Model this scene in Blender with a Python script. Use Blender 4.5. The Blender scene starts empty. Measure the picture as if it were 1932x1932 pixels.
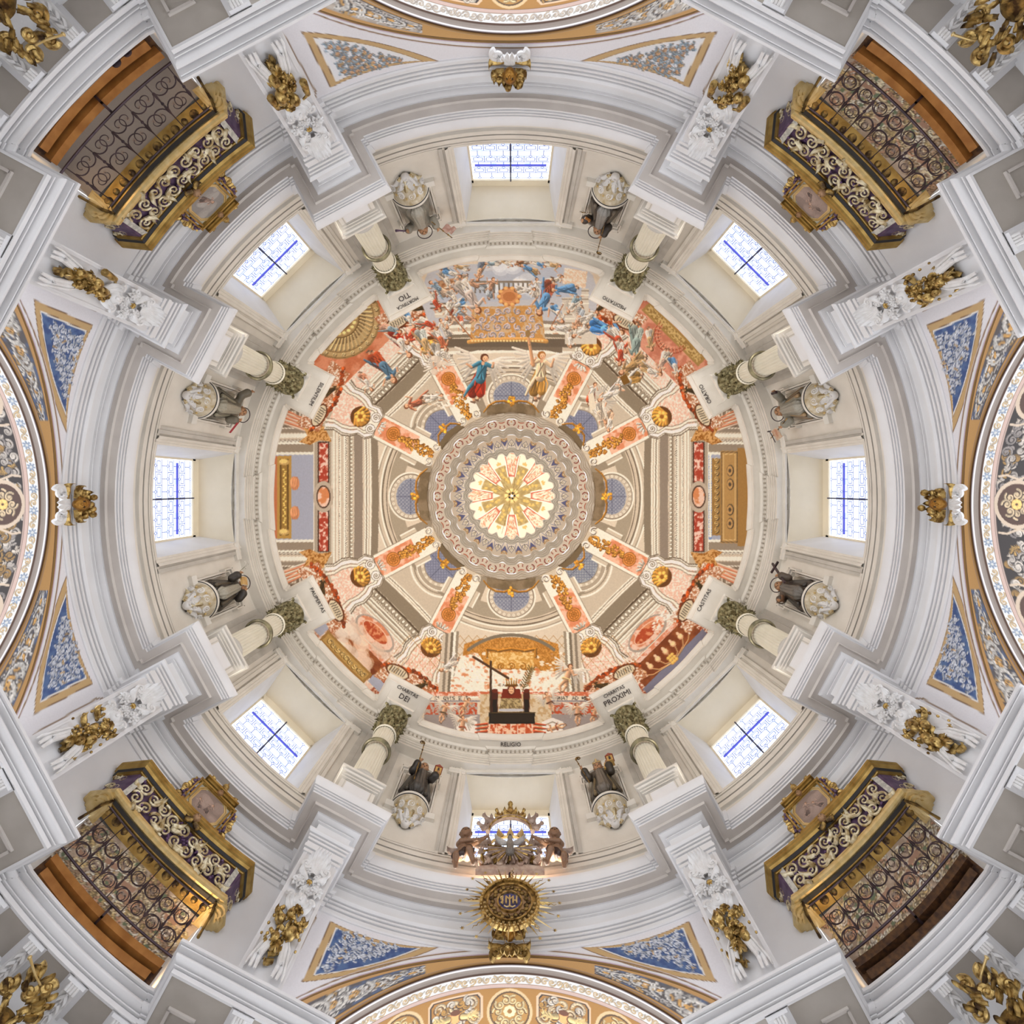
import bpy, bmesh, math, random
import numpy as np
from math import sin, cos, pi, radians, sqrt, atan2
from mathutils import Matrix, Vector

# ---------------------------------------------------------------- camera, world, light, exposure
SC = bpy.context.scene
COL = SC.collection
F = 966.0                       # focal length in px for the 1932 px frame (90 degree lens)
cam_d = bpy.data.cameras.new('camera')
cam_d.sensor_fit = 'HORIZONTAL'; cam_d.sensor_width = 36.0; cam_d.lens = 18.0
cam_d.shift_x = -1.0 / 1932; cam_d.shift_y = -47.0 / 1932
cam_d.clip_start = 0.05; cam_d.clip_end = 200
cam = bpy.data.objects.new('camera', cam_d); COL.objects.link(cam)
cam.location = (0.052, -0.31, 0.0); cam.rotation_euler = (pi, 0, 0)
SC.camera = cam

w = bpy.data.worlds.new('overcast_daylight'); SC.world = w; w.use_nodes = True
bg = w.node_tree.nodes['Background']
bg.inputs[0].default_value = (0.89, 0.925, 1.0, 1); bg.inputs[1].default_value = 3.1
SC.view_settings.view_transform = 'Standard'; SC.view_settings.look = 'None'
SC.view_settings.gamma = 1.0; SC.view_settings.use_curve_mapping = False
SC.view_settings.exposure = 0.0
SC.cycles.max_bounces = 5; SC.cycles.diffuse_bounces = 4; SC.cycles.glossy_bounces = 2
SC.cycles.use_denoising = True; SC.cycles.use_adaptive_sampling = True; SC.cycles.adaptive_threshold = 0.02
GLASS_E = 1.04                   # daylight behind the drum panes
LANT_E = 2.8

def area_light(name, loc, target, sx, sy, power, col):
    d = bpy.data.lights.new(name, 'AREA'); d.shape = 'RECTANGLE'; d.size = sx; d.size_y = sy
    d.energy = power; d.color = col; d.spread = radians(112)
    o = bpy.data.objects.new(name, d); COL.objects.link(o); o.location = loc
    v = Vector(target) - Vector(loc)
    o.rotation_euler = v.to_track_quat('-Z', 'Y').to_euler()
    return o
# added unseen lamps on the ledge of the main cornice, to brighten drum and dome
for k in range(8):
    a_ = radians(45 * k)
    area_light('cove_fill', (7.70 * sin(a_), -7.70 * cos(a_), 10.46), (-2.0 * sin(a_), 2.0 * cos(a_), 17.5), 2.6 if k % 2 == 0 else 1.5, 0.16, (112 if k % 2 == 0 else 74) if k != 4 else 34, (1.0, 0.90, 0.77))

# ---------------------------------------------------------------- helpers
def er(a): return np.array((sin(a), -cos(a), 0.0))
def et(a): return np.array((cos(a), sin(a), 0.0))
D2R = pi / 180.0
def pt(adeg, R, h):             # a clockwise from the top of the picture
    a = adeg * D2R
    return (R * sin(a), -R * cos(a), h)
def pl(adeg, out, tan, h):      # frame of a bay: out along the bay axis, tan clockwise
    a = adeg * D2R
    return (out * sin(a) + tan * cos(a), -out * cos(a) + tan * sin(a), h)

MATS = {}
def mat(name, c, rough=0.6, c2=None, scale=3.0, metal=0.0, bump=0.0, bscale=30.0, contrast=(0.35, 0.65), emit=None, spec=0.5, detail=5):
    if name in MATS: return MATS[name]
    m = bpy.data.materials.new(name); m.use_nodes = True; nt = m.node_tree
    b = nt.nodes['Principled BSDF']
    b.inputs['Roughness'].default_value = rough; b.inputs['Metallic'].default_value = metal
    b.inputs['Specular IOR Level'].default_value = spec
    b.inputs['Base Color'].default_value = (*c, 1)
    tc = nt.nodes.new('ShaderNodeTexCoord')
    if c2 is not None:
        n = nt.nodes.new('ShaderNodeTexNoise'); n.inputs['Scale'].default_value = scale; n.inputs['Detail'].default_value = detail
        nt.links.new(tc.outputs['Object'], n.inputs['Vector'])
        r = nt.nodes.new('ShaderNodeValToRGB')
        r.color_ramp.elements[0].position = contrast[0]; r.color_ramp.elements[1].position = contrast[1]
        r.color_ramp.elements[0].color = (*c, 1); r.color_ramp.elements[1].color = (*c2, 1)
        nt.links.new(n.outputs['Fac'], r.inputs['Fac']); nt.links.new(r.outputs['Color'], b.inputs['Base Color'])
    if bump:
        n2 = nt.nodes.new('ShaderNodeTexNoise'); n2.inputs['Scale'].default_value = bscale; n2.inputs['Detail'].default_value = 4
        nt.links.new(tc.outputs['Object'], n2.inputs['Vector'])
        bp = nt.nodes.new('ShaderNodeBump'); bp.inputs['Strength'].default_value = bump; bp.inputs['Distance'].default_value = 0.02
        nt.links.new(n2.outputs['Fac'], bp.inputs['Height']); nt.links.new(bp.outputs['Normal'], b.inputs['Normal'])
    if emit:
        b.inputs['Emission Color'].default_value = (*emit[0], 1); b.inputs['Emission Strength'].default_value = emit[1]
    MATS[name] = m
    return m
def mat_col(name, rough=0.6, metal=0.0, bump=0.0, bscale=40.0, emit=0.0, grain=0.12):
    """painted surface: the colours come from the mesh attribute 'Col'"""
    if name in MATS: return MATS[name]
    m = bpy.data.materials.new(name); m.use_nodes = True; nt = m.node_tree
    b = nt.nodes['Principled BSDF']; b.inputs['Roughness'].default_value = rough; b.inputs['Metallic'].default_value = metal
    at = nt.nodes.new('ShaderNodeAttribute'); at.attribute_name = 'Col'
    tc = nt.nodes.new('ShaderNodeTexCoord')
    n = nt.nodes.new('ShaderNodeTexNoise'); n.inputs['Scale'].default_value = bscale; n.inputs['Detail'].default_value = 6
    nt.links.new(tc.outputs['Object'], n.inputs['Vector'])
    mr = nt.nodes.new('ShaderNodeMapRange'); mr.inputs[1].default_value = 0.3; mr.inputs[2].default_value = 0.7
    mr.inputs[3].default_value = 1.0 - grain; mr.inputs[4].default_value = 1.0
    nt.links.new(n.outputs['Fac'], mr.inputs[0])
    mx = nt.nodes.new('ShaderNodeMixRGB'); mx.blend_type = 'MULTIPLY'; mx.inputs[0].default_value = 1.0
    nt.links.new(at.outputs['Color'], mx.inputs[1]); nt.links.new(mr.outputs[0], mx.inputs[2])
    nt.links.new(mx.outputs[0], b.inputs['Base Color'])
    if bump:
        bp = nt.nodes.new('ShaderNodeBump'); bp.inputs['Strength'].default_value = bump; bp.inputs['Distance'].default_value = 0.015
        nt.links.new(n.outputs['Fac'], bp.inputs['Height']); nt.links.new(bp.outputs['Normal'], b.inputs['Normal'])
    MATS[name] = m
    return m

M_WHITE = mat('white_limewash', (0.80, 0.795, 0.80), 0.55, (0.74, 0.73, 0.73), 1.2, bump=0.06)
M_CREAM = mat('cream_plaster', (0.79, 0.75, 0.68), 0.6, (0.70, 0.66, 0.59), 1.6, bump=0.08)
M_REVEAL = mat('window_reveal_plaster', (0.86, 0.77, 0.60), 0.6, (0.81, 0.72, 0.55), 1.5, bump=0.05)
M_GREY = mat('grey_stone_stucco', (0.60, 0.57, 0.52), 0.6, (0.50, 0.475, 0.43), 2.5, bump=0.08)
M_TAUPE = mat('taupe_soffit_shade', (0.64, 0.59, 0.54), 0.65, (0.58, 0.53, 0.485), 2.0)  # shade of the undersides put into the soffit colour
M_TAUPED = mat('dark_taupe_soffit_shade', (0.46, 0.42, 0.37), 0.65, (0.40, 0.36, 0.31), 2.0)  # deeper tone for the low cornice, underside shade as colour
M_SHAFT = mat('cream_column_stucco', (0.75, 0.71, 0.59), 0.5, (0.69, 0.65, 0.53), 2.5)
M_GOLD = mat('aged_gilding', (0.13, 0.065, 0.012), 0.34, (0.62, 0.43, 0.15), 12.0, metal=0.7, bump=0.2, bscale=40, contrast=(0.36, 0.62))
M_GOLDM = mat('worn_flat_gilding', (0.30, 0.175, 0.04), 0.36, (0.50, 0.335, 0.10), 5.0, metal=0.65, bump=0.1)
M_GOLDL = mat('bright_gilding', (0.62, 0.44, 0.17), 0.4, (0.72, 0.56, 0.28), 8.0, metal=0.6, bump=0.1)
M_GOLDD = mat('dark_gilding', (0.05, 0.025, 0.008), 0.4, (0.46, 0.29, 0.08), 8.0, metal=0.65, bump=0.2, contrast=(0.4, 0.7))
M_STUC = mat('white_stucco', (0.80, 0.79, 0.78), 0.5, (0.70, 0.68, 0.66), 9.0, bump=0.1)
M_IRON = mat('dark_wrought_iron', (0.045, 0.03, 0.035), 0.45, (0.09, 0.06, 0.07), 6.0, metal=0.6)
M_WOOD = mat('varnished_orange_wood', (0.30, 0.115, 0.025), 0.35, (0.42, 0.18, 0.045), 5.0)
M_WOODD = mat('dark_walnut_wood', (0.035, 0.015, 0.01), 0.4, (0.12, 0.055, 0.02), 14.0)
M_BLACK = mat('black_paint', (0.02, 0.017, 0.017), 0.5)
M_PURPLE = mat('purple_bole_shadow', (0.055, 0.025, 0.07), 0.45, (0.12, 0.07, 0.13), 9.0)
M_OLIVE = mat('olive_gilt_capital', (0.085, 0.07, 0.025), 0.45, (0.34, 0.31, 0.17), 9.0, metal=0.35, bump=0.2, contrast=(0.4, 0.62))
M_BROWNL = mat('brown_paint_line', (0.26, 0.17, 0.10), 0.6)
M_RED = mat('red_marble_paint', (0.50, 0.17, 0.09), 0.6, (0.72, 0.58, 0.50), 7.0)
M_SKIN = mat('polychrome_flesh', (0.36, 0.22, 0.14), 0.5, (0.46, 0.30, 0.19), 5.0)
M_BROWNW = mat('brown_carved_wood', (0.20, 0.13, 0.10), 0.45, (0.42, 0.32, 0.26), 7.0, bump=0.15)
M_PALEGOLD = mat('pale_gilded_carving', (0.36, 0.25, 0.10), 0.42, (0.74, 0.66, 0.46), 10.0, metal=0.35, contrast=(0.38, 0.6))
M_STONE = mat('floor_marble', (0.42, 0.40, 0.37), 0.35, (0.32, 0.29, 0.26), 1.2)

def props(o, label=None, cat=None, group=None, kind=None):
    if label: o['label'] = label
    if cat: o['category'] = cat
    if group: o['group'] = group
    if kind: o['kind'] = kind
    return o
def mesh_obj(name, V, Fc, m, parent=None, smooth=30, cols=None, mesh_only=False, loc=None):
    me = bpy.data.meshes.new(name)
    V = np.asarray(V, dtype=np.float32).reshape(-1, 3)
    if isinstance(Fc, np.ndarray) and Fc.ndim == 2:
        n = Fc.shape[0]; k = Fc.shape[1]
        me.vertices.add(len(V)); me.vertices.foreach_set('co', V.ravel())
        me.loops.add(n * k); me.loops.foreach_set('vertex_index', Fc.astype(np.int32).ravel())
        me.polygons.add(n); me.polygons.foreach_set('loop_start', np.arange(0, n * k, k, dtype=np.int32))
        me.update(calc_edges=True)
    else:
        me.from_pydata(V.tolist(), [], [tuple(int(i) for i in f) for f in Fc]); me.update()
    for mm in (m if isinstance(m, (list, tuple)) else [m]): me.materials.append(mm)
    if cols is not None:
        ca = me.color_attributes.new('Col', 'FLOAT_COLOR', 'POINT')
        cc = np.ones((len(V), 4), dtype=np.float32); cc[:, :3] = cols
        ca.data.foreach_set('color', cc.ravel())
    if smooth:
        me.shade_smooth()
        if smooth < 179: me.set_sharp_from_angle(angle=radians(smooth))
    if mesh_only: return me
    o = bpy.data.objects.new(name, me); COL.objects.link(o)
    if loc is not None: o.location = loc
    if parent is not None: o.parent = parent
    return o
def empty(name, loc=(0, 0, 0), rz=0.0, label=None, cat=None, group=None, kind=None):
    o = bpy.data.objects.new(name, None); COL.objects.link(o); o.empty_display_size = 0.2
    o.location = loc; o.rotation_euler = (0, 0, rz)
    return props(o, label, cat, group, kind)
def bay_empty(name, adeg, R, h, **k):
    """local axes: x outwards from the church axis, y clockwise in the picture, z up"""
    return empty(name, pt(adeg, R, h), (adeg - 90) * D2R, **k)
def copy_tree(o, parent=None):
    c = o.copy(); COL.objects.link(c)
    if parent is not None: c.parent = parent
    for ch in o.children: copy_tree(ch, c)
    return c

class MB:
    """collects geometry for one mesh"""
    def __init__(s): s.V = []; s.F = []; s.n = 0
    def add(s, V, Fc):
        V = np.asarray(V, dtype=float).reshape(-1, 3); b = s.n
        s.V.append(V); s.n += len(V)
        for f in Fc: s.F.append(tuple(int(i) + b for i in f))
        return s
    def box(s, c, size, M=None):
        x, y, z = [q / 2.0 for q in size]
        V = np.array([(-x,-y,-z),(x,-y,-z),(x,y,-z),(-x,y,-z),(-x,-y,z),(x,-y,z),(x,y,z),(-x,y,z)])
        if M is not None: V = V @ np.array(M).T
        return s.add(V + np.array(c), [(0,3,2,1),(4,5,6,7),(0,1,5,4),(1,2,6,5),(2,3,7,6),(3,0,4,7)])
    def prism(s, poly, z0, z1, axis='z', off=(0, 0, 0)):
        n = len(poly); P = []
        for z in (z0, z1):
            for (u, v) in poly:
                P.append((u, v, z) if axis == 'z' else ((z, u, v) if axis == 'x' else (u, z, v)))
        P = np.array(P, dtype=float) + np.array(off)
        Fc = [tuple(range(n))[::-1], tuple(range(n, 2 * n))] + [(i, (i + 1) % n, n + (i + 1) % n, n + i) for i in range(n)]
        return s.add(P, Fc)
    def lathe(s, prof, c=(0, 0, 0), n=24, a0=0.0, a1=2 * pi, sq=None):
        full = abs(a1 - a0 - 2 * pi) < 1e-6
        k = n if full else n + 1
        A = [a0 + (a1 - a0) * i / n for i in range(k)]
        V = [(c[0] + r * cos(t), c[1] + r * sin(t), c[2] + z) for (r, z) in prof for t in A]
        Fc = []
        for j in range(len(prof) - 1):
            for i in range(n):
                i2 = (i + 1) % k
                Fc.append((j * k + i, j * k + i2, (j + 1) * k + i2, (j + 1) * k + i))
        return s.add(V, Fc)
    def tube(s, P, r, n=8, caps=True, closed=False, flat=1.0, up=None):
        P = np.asarray(P, dtype=float); m = len(P)
        rr = np.full(m, r, dtype=float) if np.isscalar(r) else np.asarray(r, dtype=float)
        T = np.gradient(P, axis=0)
        if closed: T = np.roll(P, -1, 0) - np.roll(P, 1, 0)
        T /= (np.linalg.norm(T, axis=1, keepdims=True) + 1e-9)
        u = np.array(up, dtype=float) if up is not None else (np.array((0, 0, 1.0)) if abs(T[0][2]) < 0.9 else np.array((1.0, 0, 0)))
        V = []
        for i in range(m):
            b = np.cross(T[i], u)
            nb = np.linalg.norm(b)
            if nb < 1e-6: b = np.cross(T[i], np.array((0.3, 1, 0.2))); nb = np.linalg.norm(b)
            b /= nb
            nn = np.cross(b, T[i])
            if up is None: u = nn
            for k in range(n):
                t = 2 * pi * k / n
                V.append(P[i] + rr[i] * (cos(t) * b + sin(t) * nn * flat))
        Fc = []
        for i in range(m if closed else m - 1):
            i2 = (i + 1) % m
            for k in range(n):
                k2 = (k + 1) % n
                Fc.append((i * n + k, i * n + k2, i2 * n + k2, i2 * n + k))
        if caps and not closed:
            Fc.append(tuple(range(n))[::-1]); Fc.append(tuple(range((m - 1) * n, m * n)))
        return s.add(V, Fc)
    def ball(s, c, r, n=8, m=6, M=None):
        r = (r, r, r) if np.isscalar(r) else r
        V = [(0, 0, 1.0)]
        for j in range(1, m):
            ph = pi * j / m
            for i in range(n):
                t = 2 * pi * i / n
                V.append((sin(ph) * cos(t), sin(ph) * sin(t), cos(ph)))
        V.append((0, 0, -1.0))
        V = np.array(V) * np.array(r)
        if M is not None: V = V @ np.array(M).T
        Fc = [(0, 1 + i, 1 + (i + 1) % n) for i in range(n)]
        for j in range(m - 2):
            for i in range(n):
                Fc.append((1 + j * n + i, 1 + (j + 1) * n + i, 1 + (j + 1) * n + (i + 1) % n, 1 + j * n + (i + 1) % n))
        e = 1 + (m - 1) * n; b = 1 + (m - 2) * n
        Fc += [(e, b + (i + 1) % n, b + i) for i in range(n)]
        return s.add(V + np.array(c), Fc)
    def leaf(s, base, d, nrm, L, W, curl=0.5, lobes=3, th=0.012, lift=0.0):
        """acanthus leaf: grows along d, faces nrm, tip curls towards nrm"""
        d = np.array(d, float); d /= np.linalg.norm(d); nrm = np.array(nrm, float)
        nrm -= d * nrm.dot(d); nrm /= np.linalg.norm(nrm) + 1e-9; sd = np.cross(d, nrm)
        base = np.array(base, float); nu = 9; nv = 5; V = []
        for lay in (0, 1):
            for i in range(nu):
                t = i / (nu - 1.0)
                wd = W * (0.35 + 0.65 * sin(pi * min(1, t * 0.85 + 0.15))) * (1 - 0.25 * abs(sin(lobes * pi * t))) * (1.0 if t < 0.97 else 0.25)
                ang = curl * 2.6 * max(0, t - 0.55) * 2.2
                px = L * (t if t < 0.55 else 0.55 + 0.45 * sin(min(ang, 3)) / (curl * 2.6 * 0.99 + 1e-6) * 1.0)
                pz = L * lift * t + (0 if t < 0.55 else L * 0.45 * (1 - cos(min(ang, 3))) / (curl * 2.6 * 0.99 + 1e-6))
                for j in range(nv):
                    v = (j - 2) / 2.0
                    z = pz + W * 0.22 * (1 - v * v) - W * 0.12 * abs(sin(2.2 * v * pi)) + (th if lay == 0 else -th)
                    V.append(base + d * px + sd * (wd * v * 0.5) + nrm * z)
        Fc = []
        K = nu * nv
        for i in range(nu - 1):
            for j in range(nv - 1):
                q = (i * nv + j, (i + 1) * nv + j, (i + 1) * nv + j + 1, i * nv + j + 1)
                Fc.append(q); Fc.append(tuple(K + x for x in q[::-1]))
        for i in range(nu - 1):
            Fc.append((i * nv, K + i * nv, K + (i + 1) * nv, (i + 1) * nv))
            Fc.append((i * nv + nv - 1, (i + 1) * nv + nv - 1, K + (i + 1) * nv + nv - 1, K + i * nv + nv - 1))
        Fc.append(tuple((nu - 1) * nv + j for j in range(nv)) + tuple(K + (nu - 1) * nv + j for j in range(nv))[::-1])
        return s.add(V, Fc)
    def scroll(s, c, u, v, r0, turns=1.5, r1=0.15, w0=0.03, w1=0.015, start=0.0, hand=1, n=26, sides=6, rise=0.0):
        """spiral volute in the plane u,v"""
        u = np.array(u, float); v = np.array(v, float); nrm = np.cross(u, v); P = []; R = []
        for i in range(n):
            t = i / (n - 1.0); th = start + hand * 2 * pi * turns * t; rr = r0 * (1 - t) + r0 * r1 * t
            P.append(np.array(c) + u * rr * cos(th) + v * rr * sin(th) + nrm * rise * t); R.append(w0 * (1 - t) + w1 * t)
        s.tube(P, R, sides); s.ball(P[-1], w1 * 1.8, 6, 4)
        return s
    def rosette(s, c, u, v, r, n=6, h=0.02):
        u = np.array(u, float); v = np.array(v, float); nr = np.cross(u, v)
        for i in range(n):
            t = 2 * pi * i / n; d = u * cos(t) + v * sin(t)
            s.leaf(np.array(c), d, nr, r, r * 0.8, 0.35, 2, th=h * 0.25)
        s.ball(np.array(c) + nr * h, r * 0.28, 6, 5)
        return s
    def cyl(s, p0, p1, r0, r1=None, n=10):
        return s.tube([p0, p1], [r0, r0 if r1 is None else r1], n)
    def build(s, name, m, parent=None, smooth=35, **k):
        V = np.concatenate(s.V) if s.V else np.zeros((0, 3))
        return mesh_obj(name, V, s.F, m, parent, smooth, **k)

def sweep_plan(plan, prof, closed=True):
    """plan: Nx2, prof: list of (d, h); mitred offsets to the left (inwards)"""
    P = np.asarray(plan, float); n = len(P)
    if closed:
        d1 = P - np.roll(P, 1, 0); d2 = np.roll(P, -1, 0) - P
    else:
        d = np.diff(P, axis=0); d1 = np.vstack([d[:1], d]); d2 = np.vstack([d, d[-1:]])
    d1 /= np.linalg.norm(d1, axis=1, keepdims=True); d2 /= np.linalg.norm(d2, axis=1, keepdims=True)
    n1 = np.stack([-d1[:, 1], d1[:, 0]], 1); n2 = np.stack([-d2[:, 1], d2[:, 0]], 1)
    mt = (n1 + n2) / (1 + (n1 * n2).sum(1, keepdims=True))
    V = []
    for pr in prof:
        dd, h = pr[0], pr[1]; q = (P if len(pr) < 3 else pr[2]) + mt * dd
        V.append(np.column_stack([q, np.full(n, h)]))
    V = np.vstack(V); k = n if closed else n - 1; idx = np.arange(k); nx = (idx + 1) % n
    Fc = np.vstack([np.column_stack([j * n + idx, (j + 1) * n + idx, (j + 1) * n + nx, j * n + nx]) for j in range(len(prof) - 1)])
    return V, Fc, mt

BLK = [28, 62, 118, 152, 208, 242, 298, 332]
def ring_plan(Rb, front, hw, st=0.09, sd=0.09, mid=None, arc_step=2.0, Rdiag=None, clear=0.54):
    """ring plan with eight ressauts; mid=(half width, depth) adds a small projection in mid bay"""
    pts = []
    for i, A in enumerate(BLK):
        B = BLK[(i + 1) % 8] + (360 if i == 7 else 0)
        R1 = Rb
        diagbay = (i % 2 == 0)
        Rn = Rdiag if (Rdiag and diagbay) else Rb            # bay after this block
        Rp = Rdiag if (Rdiag and not diagbay) else Rb        # bay before this block
        def P(t, o, A=A):
            a = A * D2R; return (o * sin(a) + t * cos(a), -o * cos(a) + t * sin(a))
        c0 = sqrt(Rp * Rp - (hw + st) ** 2); c1 = sqrt(Rn * Rn - (hw + st) ** 2)
        pts += [P(-(hw + st), c0), P(-(hw + st), c0 - sd), P(-hw, c0 - sd), P(-hw, front), P(hw, front), P(hw, c1 - sd), P(hw + st, c1 - sd), P(hw + st, c1)]
        aoff = math.degrees(math.asin((hw + st) / Rn))
        gap = math.degrees(clear / Rn); aa = np.linspace(A + aoff + gap, B - aoff - gap, max(2, int((B - A - 2 * aoff - 2 * gap) / arc_step) + 1))
        c = (A + B) / 2.0
        if mid:
            m, dp = mid; al = math.degrees(m / Rn)
            aa = [x for x in aa if abs(x - c) > al + gap]
            L = [x for x in aa if x < c]; Rr = [x for x in aa if x > c]
            seq = [(x, Rn) for x in L] + [(c - al, Rn), (c - al, Rn - dp)] + [(c + x * al, Rn - dp) for x in (-0.5, 0, 0.5)] + [(c + al, Rn - dp), (c + al, Rn)] + [(x, Rn) for x in Rr]
        else: seq = [(x, Rn) for x in aa]
        pts += [(r * sin(x * D2R), -r * cos(x * D2R)) for (x, r) in seq]
    return np.array(pts)

def grid_faces(nu, nv, closed_v=False):
    i = np.arange(nu - 1)[:, None]; k = nv if closed_v else nv - 1; j = np.arange(k)[None, :]; j2 = (j + 1) % nv
    a = i * nv + j; b = (i + 1) * nv + j; c = (i + 1) * nv + j2; d = i * nv + j2
    return np.stack([a, b, c, d], -1).reshape(-1, 4)

def relief(a0, R, path, sect, closed=False):
    """moulding along a path of (s, h) laid on the cylinder of radius R about bay a0; sect = list of (across, proud)"""
    P = np.asarray(path, float); n = len(P)
    if closed: d1 = P - np.roll(P, 1, 0); d2 = np.roll(P, -1, 0) - P
    else:
        d = np.diff(P, axis=0); d1 = np.vstack([d[:1], d]); d2 = np.vstack([d, d[-1:]])
    d1 /= np.linalg.norm(d1, axis=1, keepdims=True) + 1e-9; d2 /= np.linalg.norm(d2, axis=1, keepdims=True) + 1e-9
    n1 = np.stack([-d1[:, 1], d1[:, 0]], 1); n2 = np.stack([-d2[:, 1], d2[:, 0]], 1)
    mt = (n1 + n2) / np.maximum(0.35, 1 + (n1 * n2).sum(1, keepdims=True))
    V = []
    for (ac, pr) in sect:
        q = P + mt * ac
        ang = a0 * D2R + q[:, 0] / R; r = R - pr
        V.append(np.column_stack([r * np.sin(ang), -r * np.cos(ang), q[:, 1]]))
    V = np.vstack(V); k = n if closed else n - 1; i = np.arange(k); nx = (i + 1) % n
    Fc = np.vstack([np.column_stack([j * n + i, j * n + nx, (j + 1) * n + nx, (j + 1) * n + i]) for j in range(len(sect) - 1)])
    return V, Fc
# ================================================================ THE SETTING
def disc(name, R, h, m, n=64, kind='structure'):
    V = [(R * cos(2 * pi * i / n), R * sin(2 * pi * i / n), h) for i in range(n)]
    o = mesh_obj(name, V, [tuple(range(n))], m, smooth=0); o['kind'] = kind; return o
# ---- floor
b = MB(); b.box((0, 0, -1.6), (26, 26, 0.2)); o = b.build('floor', M_STONE); o['kind'] = 'structure'

# ---- main cornice of the crossing piers (the low one)
LB = 8.67                     # baseline radius of the diagonal bays
low_prof = [(0, 5.2), (0, 5.86), (0.05, 5.88), (0.05, 6.0), (0.14, 6.10), (0.16, 6.14), (0.16, 6.22), (0.10, 6.24), (0.10, 6.50), (0.60, 6.50), (0.60, 6.49), (0.635, 6.49), (0.635, 6.545), (0.595, 6.55), (0.595, 6.56), (0.655, 6.563), (0.655, 6.577), (0.61, 6.582), (0.61, 6.594),
            (0.65, 6.60), (0.685, 6.615), (0.705, 6.635), (0.71, 6.655), (0.70, 6.675), (0.67, 6.69), (0.63, 6.70), (0.63, 6.712), (0.68, 6.722), (0.725, 6.735), (0.725, 6.75), (0.695, 6.752), (0.695, 6.76), (0.755, 6.763), (0.755, 6.80), (0.60, 6.83), (-0.3, 6.86)]
def pier_plan(c):
    """one corner pier: arm, block, concave bay, block, arm (c = diagonal angle)"""
    pts = []
    def P(A, t, o):
        a = A * D2R; return (o * sin(a) + t * cos(a), -o * cos(a) + t * sin(a))
    hw = 0.40; front = 7.80; A1 = c - 17; A2 = c + 17
    st = 0.09; sd = 0.09
    c1 = sqrt(LB * LB - (hw + st) ** 2)
    pts += [P(A1, -hw, 11.5), P(A1, -hw, front), P(A1, hw, front), P(A1, hw, c1 - sd), P(A1, hw + st, c1 - sd), P(A1, hw + st, c1)]
    aoff = math.degrees(math.asin((hw + st) / LB))
    for x in np.linspace(A1 + aoff + 5.2, A2 - aoff - 5.2, 14): pts.append((LB * sin(x * D2R), -LB * cos(x * D2R)))
    pts += [P(A2, -(hw + st), c1), P(A2, -(hw + st), c1 - sd), P(A2, -hw, c1 - sd), P(A2, -hw, front), P(A2, hw, front), P(A2, hw, 11.5)]
    return pts
def modillion_mesh():
    # local: x outwards (0 = wall, negative inwards), y tangential, z up; top at z=0
    b = MB()
    prof = []
    for (x, z) in [(0.06, 0), (-0.42, 0), (-0.43, -0.03), (-0.40, -0.07), (-0.32, -0.085), (-0.22, -0.10), (-0.10, -0.16), (-0.03, -0.21), (0.02, -0.205), (0.06, -0.17)]: prof.append((x, z))
    b.prism(prof, -0.085, 0.085, 'y')
    for y in (-0.06, -0.02, 0.02, 0.06): b.tube([(-0.44, y, -0.005), (-0.455, y, -0.05), (-0.41, y, -0.095)], 0.021, 6)
    for k in range(4):
        x = -0.36 + k * 0.1; z = -0.095 - 0.03 * k
        for sg in (-1, 1): b.leaf((x, 0, z), (0.8, sg * 0.6, -0.15), (0, 0, -1), 0.10, 0.055, 0.3, 1, th=0.008)
    b.tube([(-0.40, 0, -0.085), (-0.2, 0, -0.115), (0.0, 0, -0.22)], [0.02, 0.015, 0.02], 6)
    return b.build('modillion', M_STUC, mesh_only=True)
def cap_mesh():
    b = MB(); b.box((-0.20, 0, 0.02), (0.54, 0.26, 0.05)); b.box((-0.20, 0, 0.055), (0.60, 0.32, 0.03))
    return b.build('modillion_cap', M_WHITE, mesh_only=True)
MODM = modillion_mesh(); CAPM = cap_mesh()
def coffer_mesh():
    b = MB()
    for (w_, d_, z0, z1) in ((0.30, 0.44, 0.0, 0.028),):
        for sg in (-1, 1):
            b.box((-0.22, sg * (w_ / 2 + 0.02), -0.014), (0.44, 0.04, 0.028)); b.box((-0.22 + sg * 0.22, 0, -0.014), (0.04, w_ + 0.08, 0.028))
    return b.build('soffit_coffer', M_TAUPE, mesh_only=True)
COFM = coffer_mesh()
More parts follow.
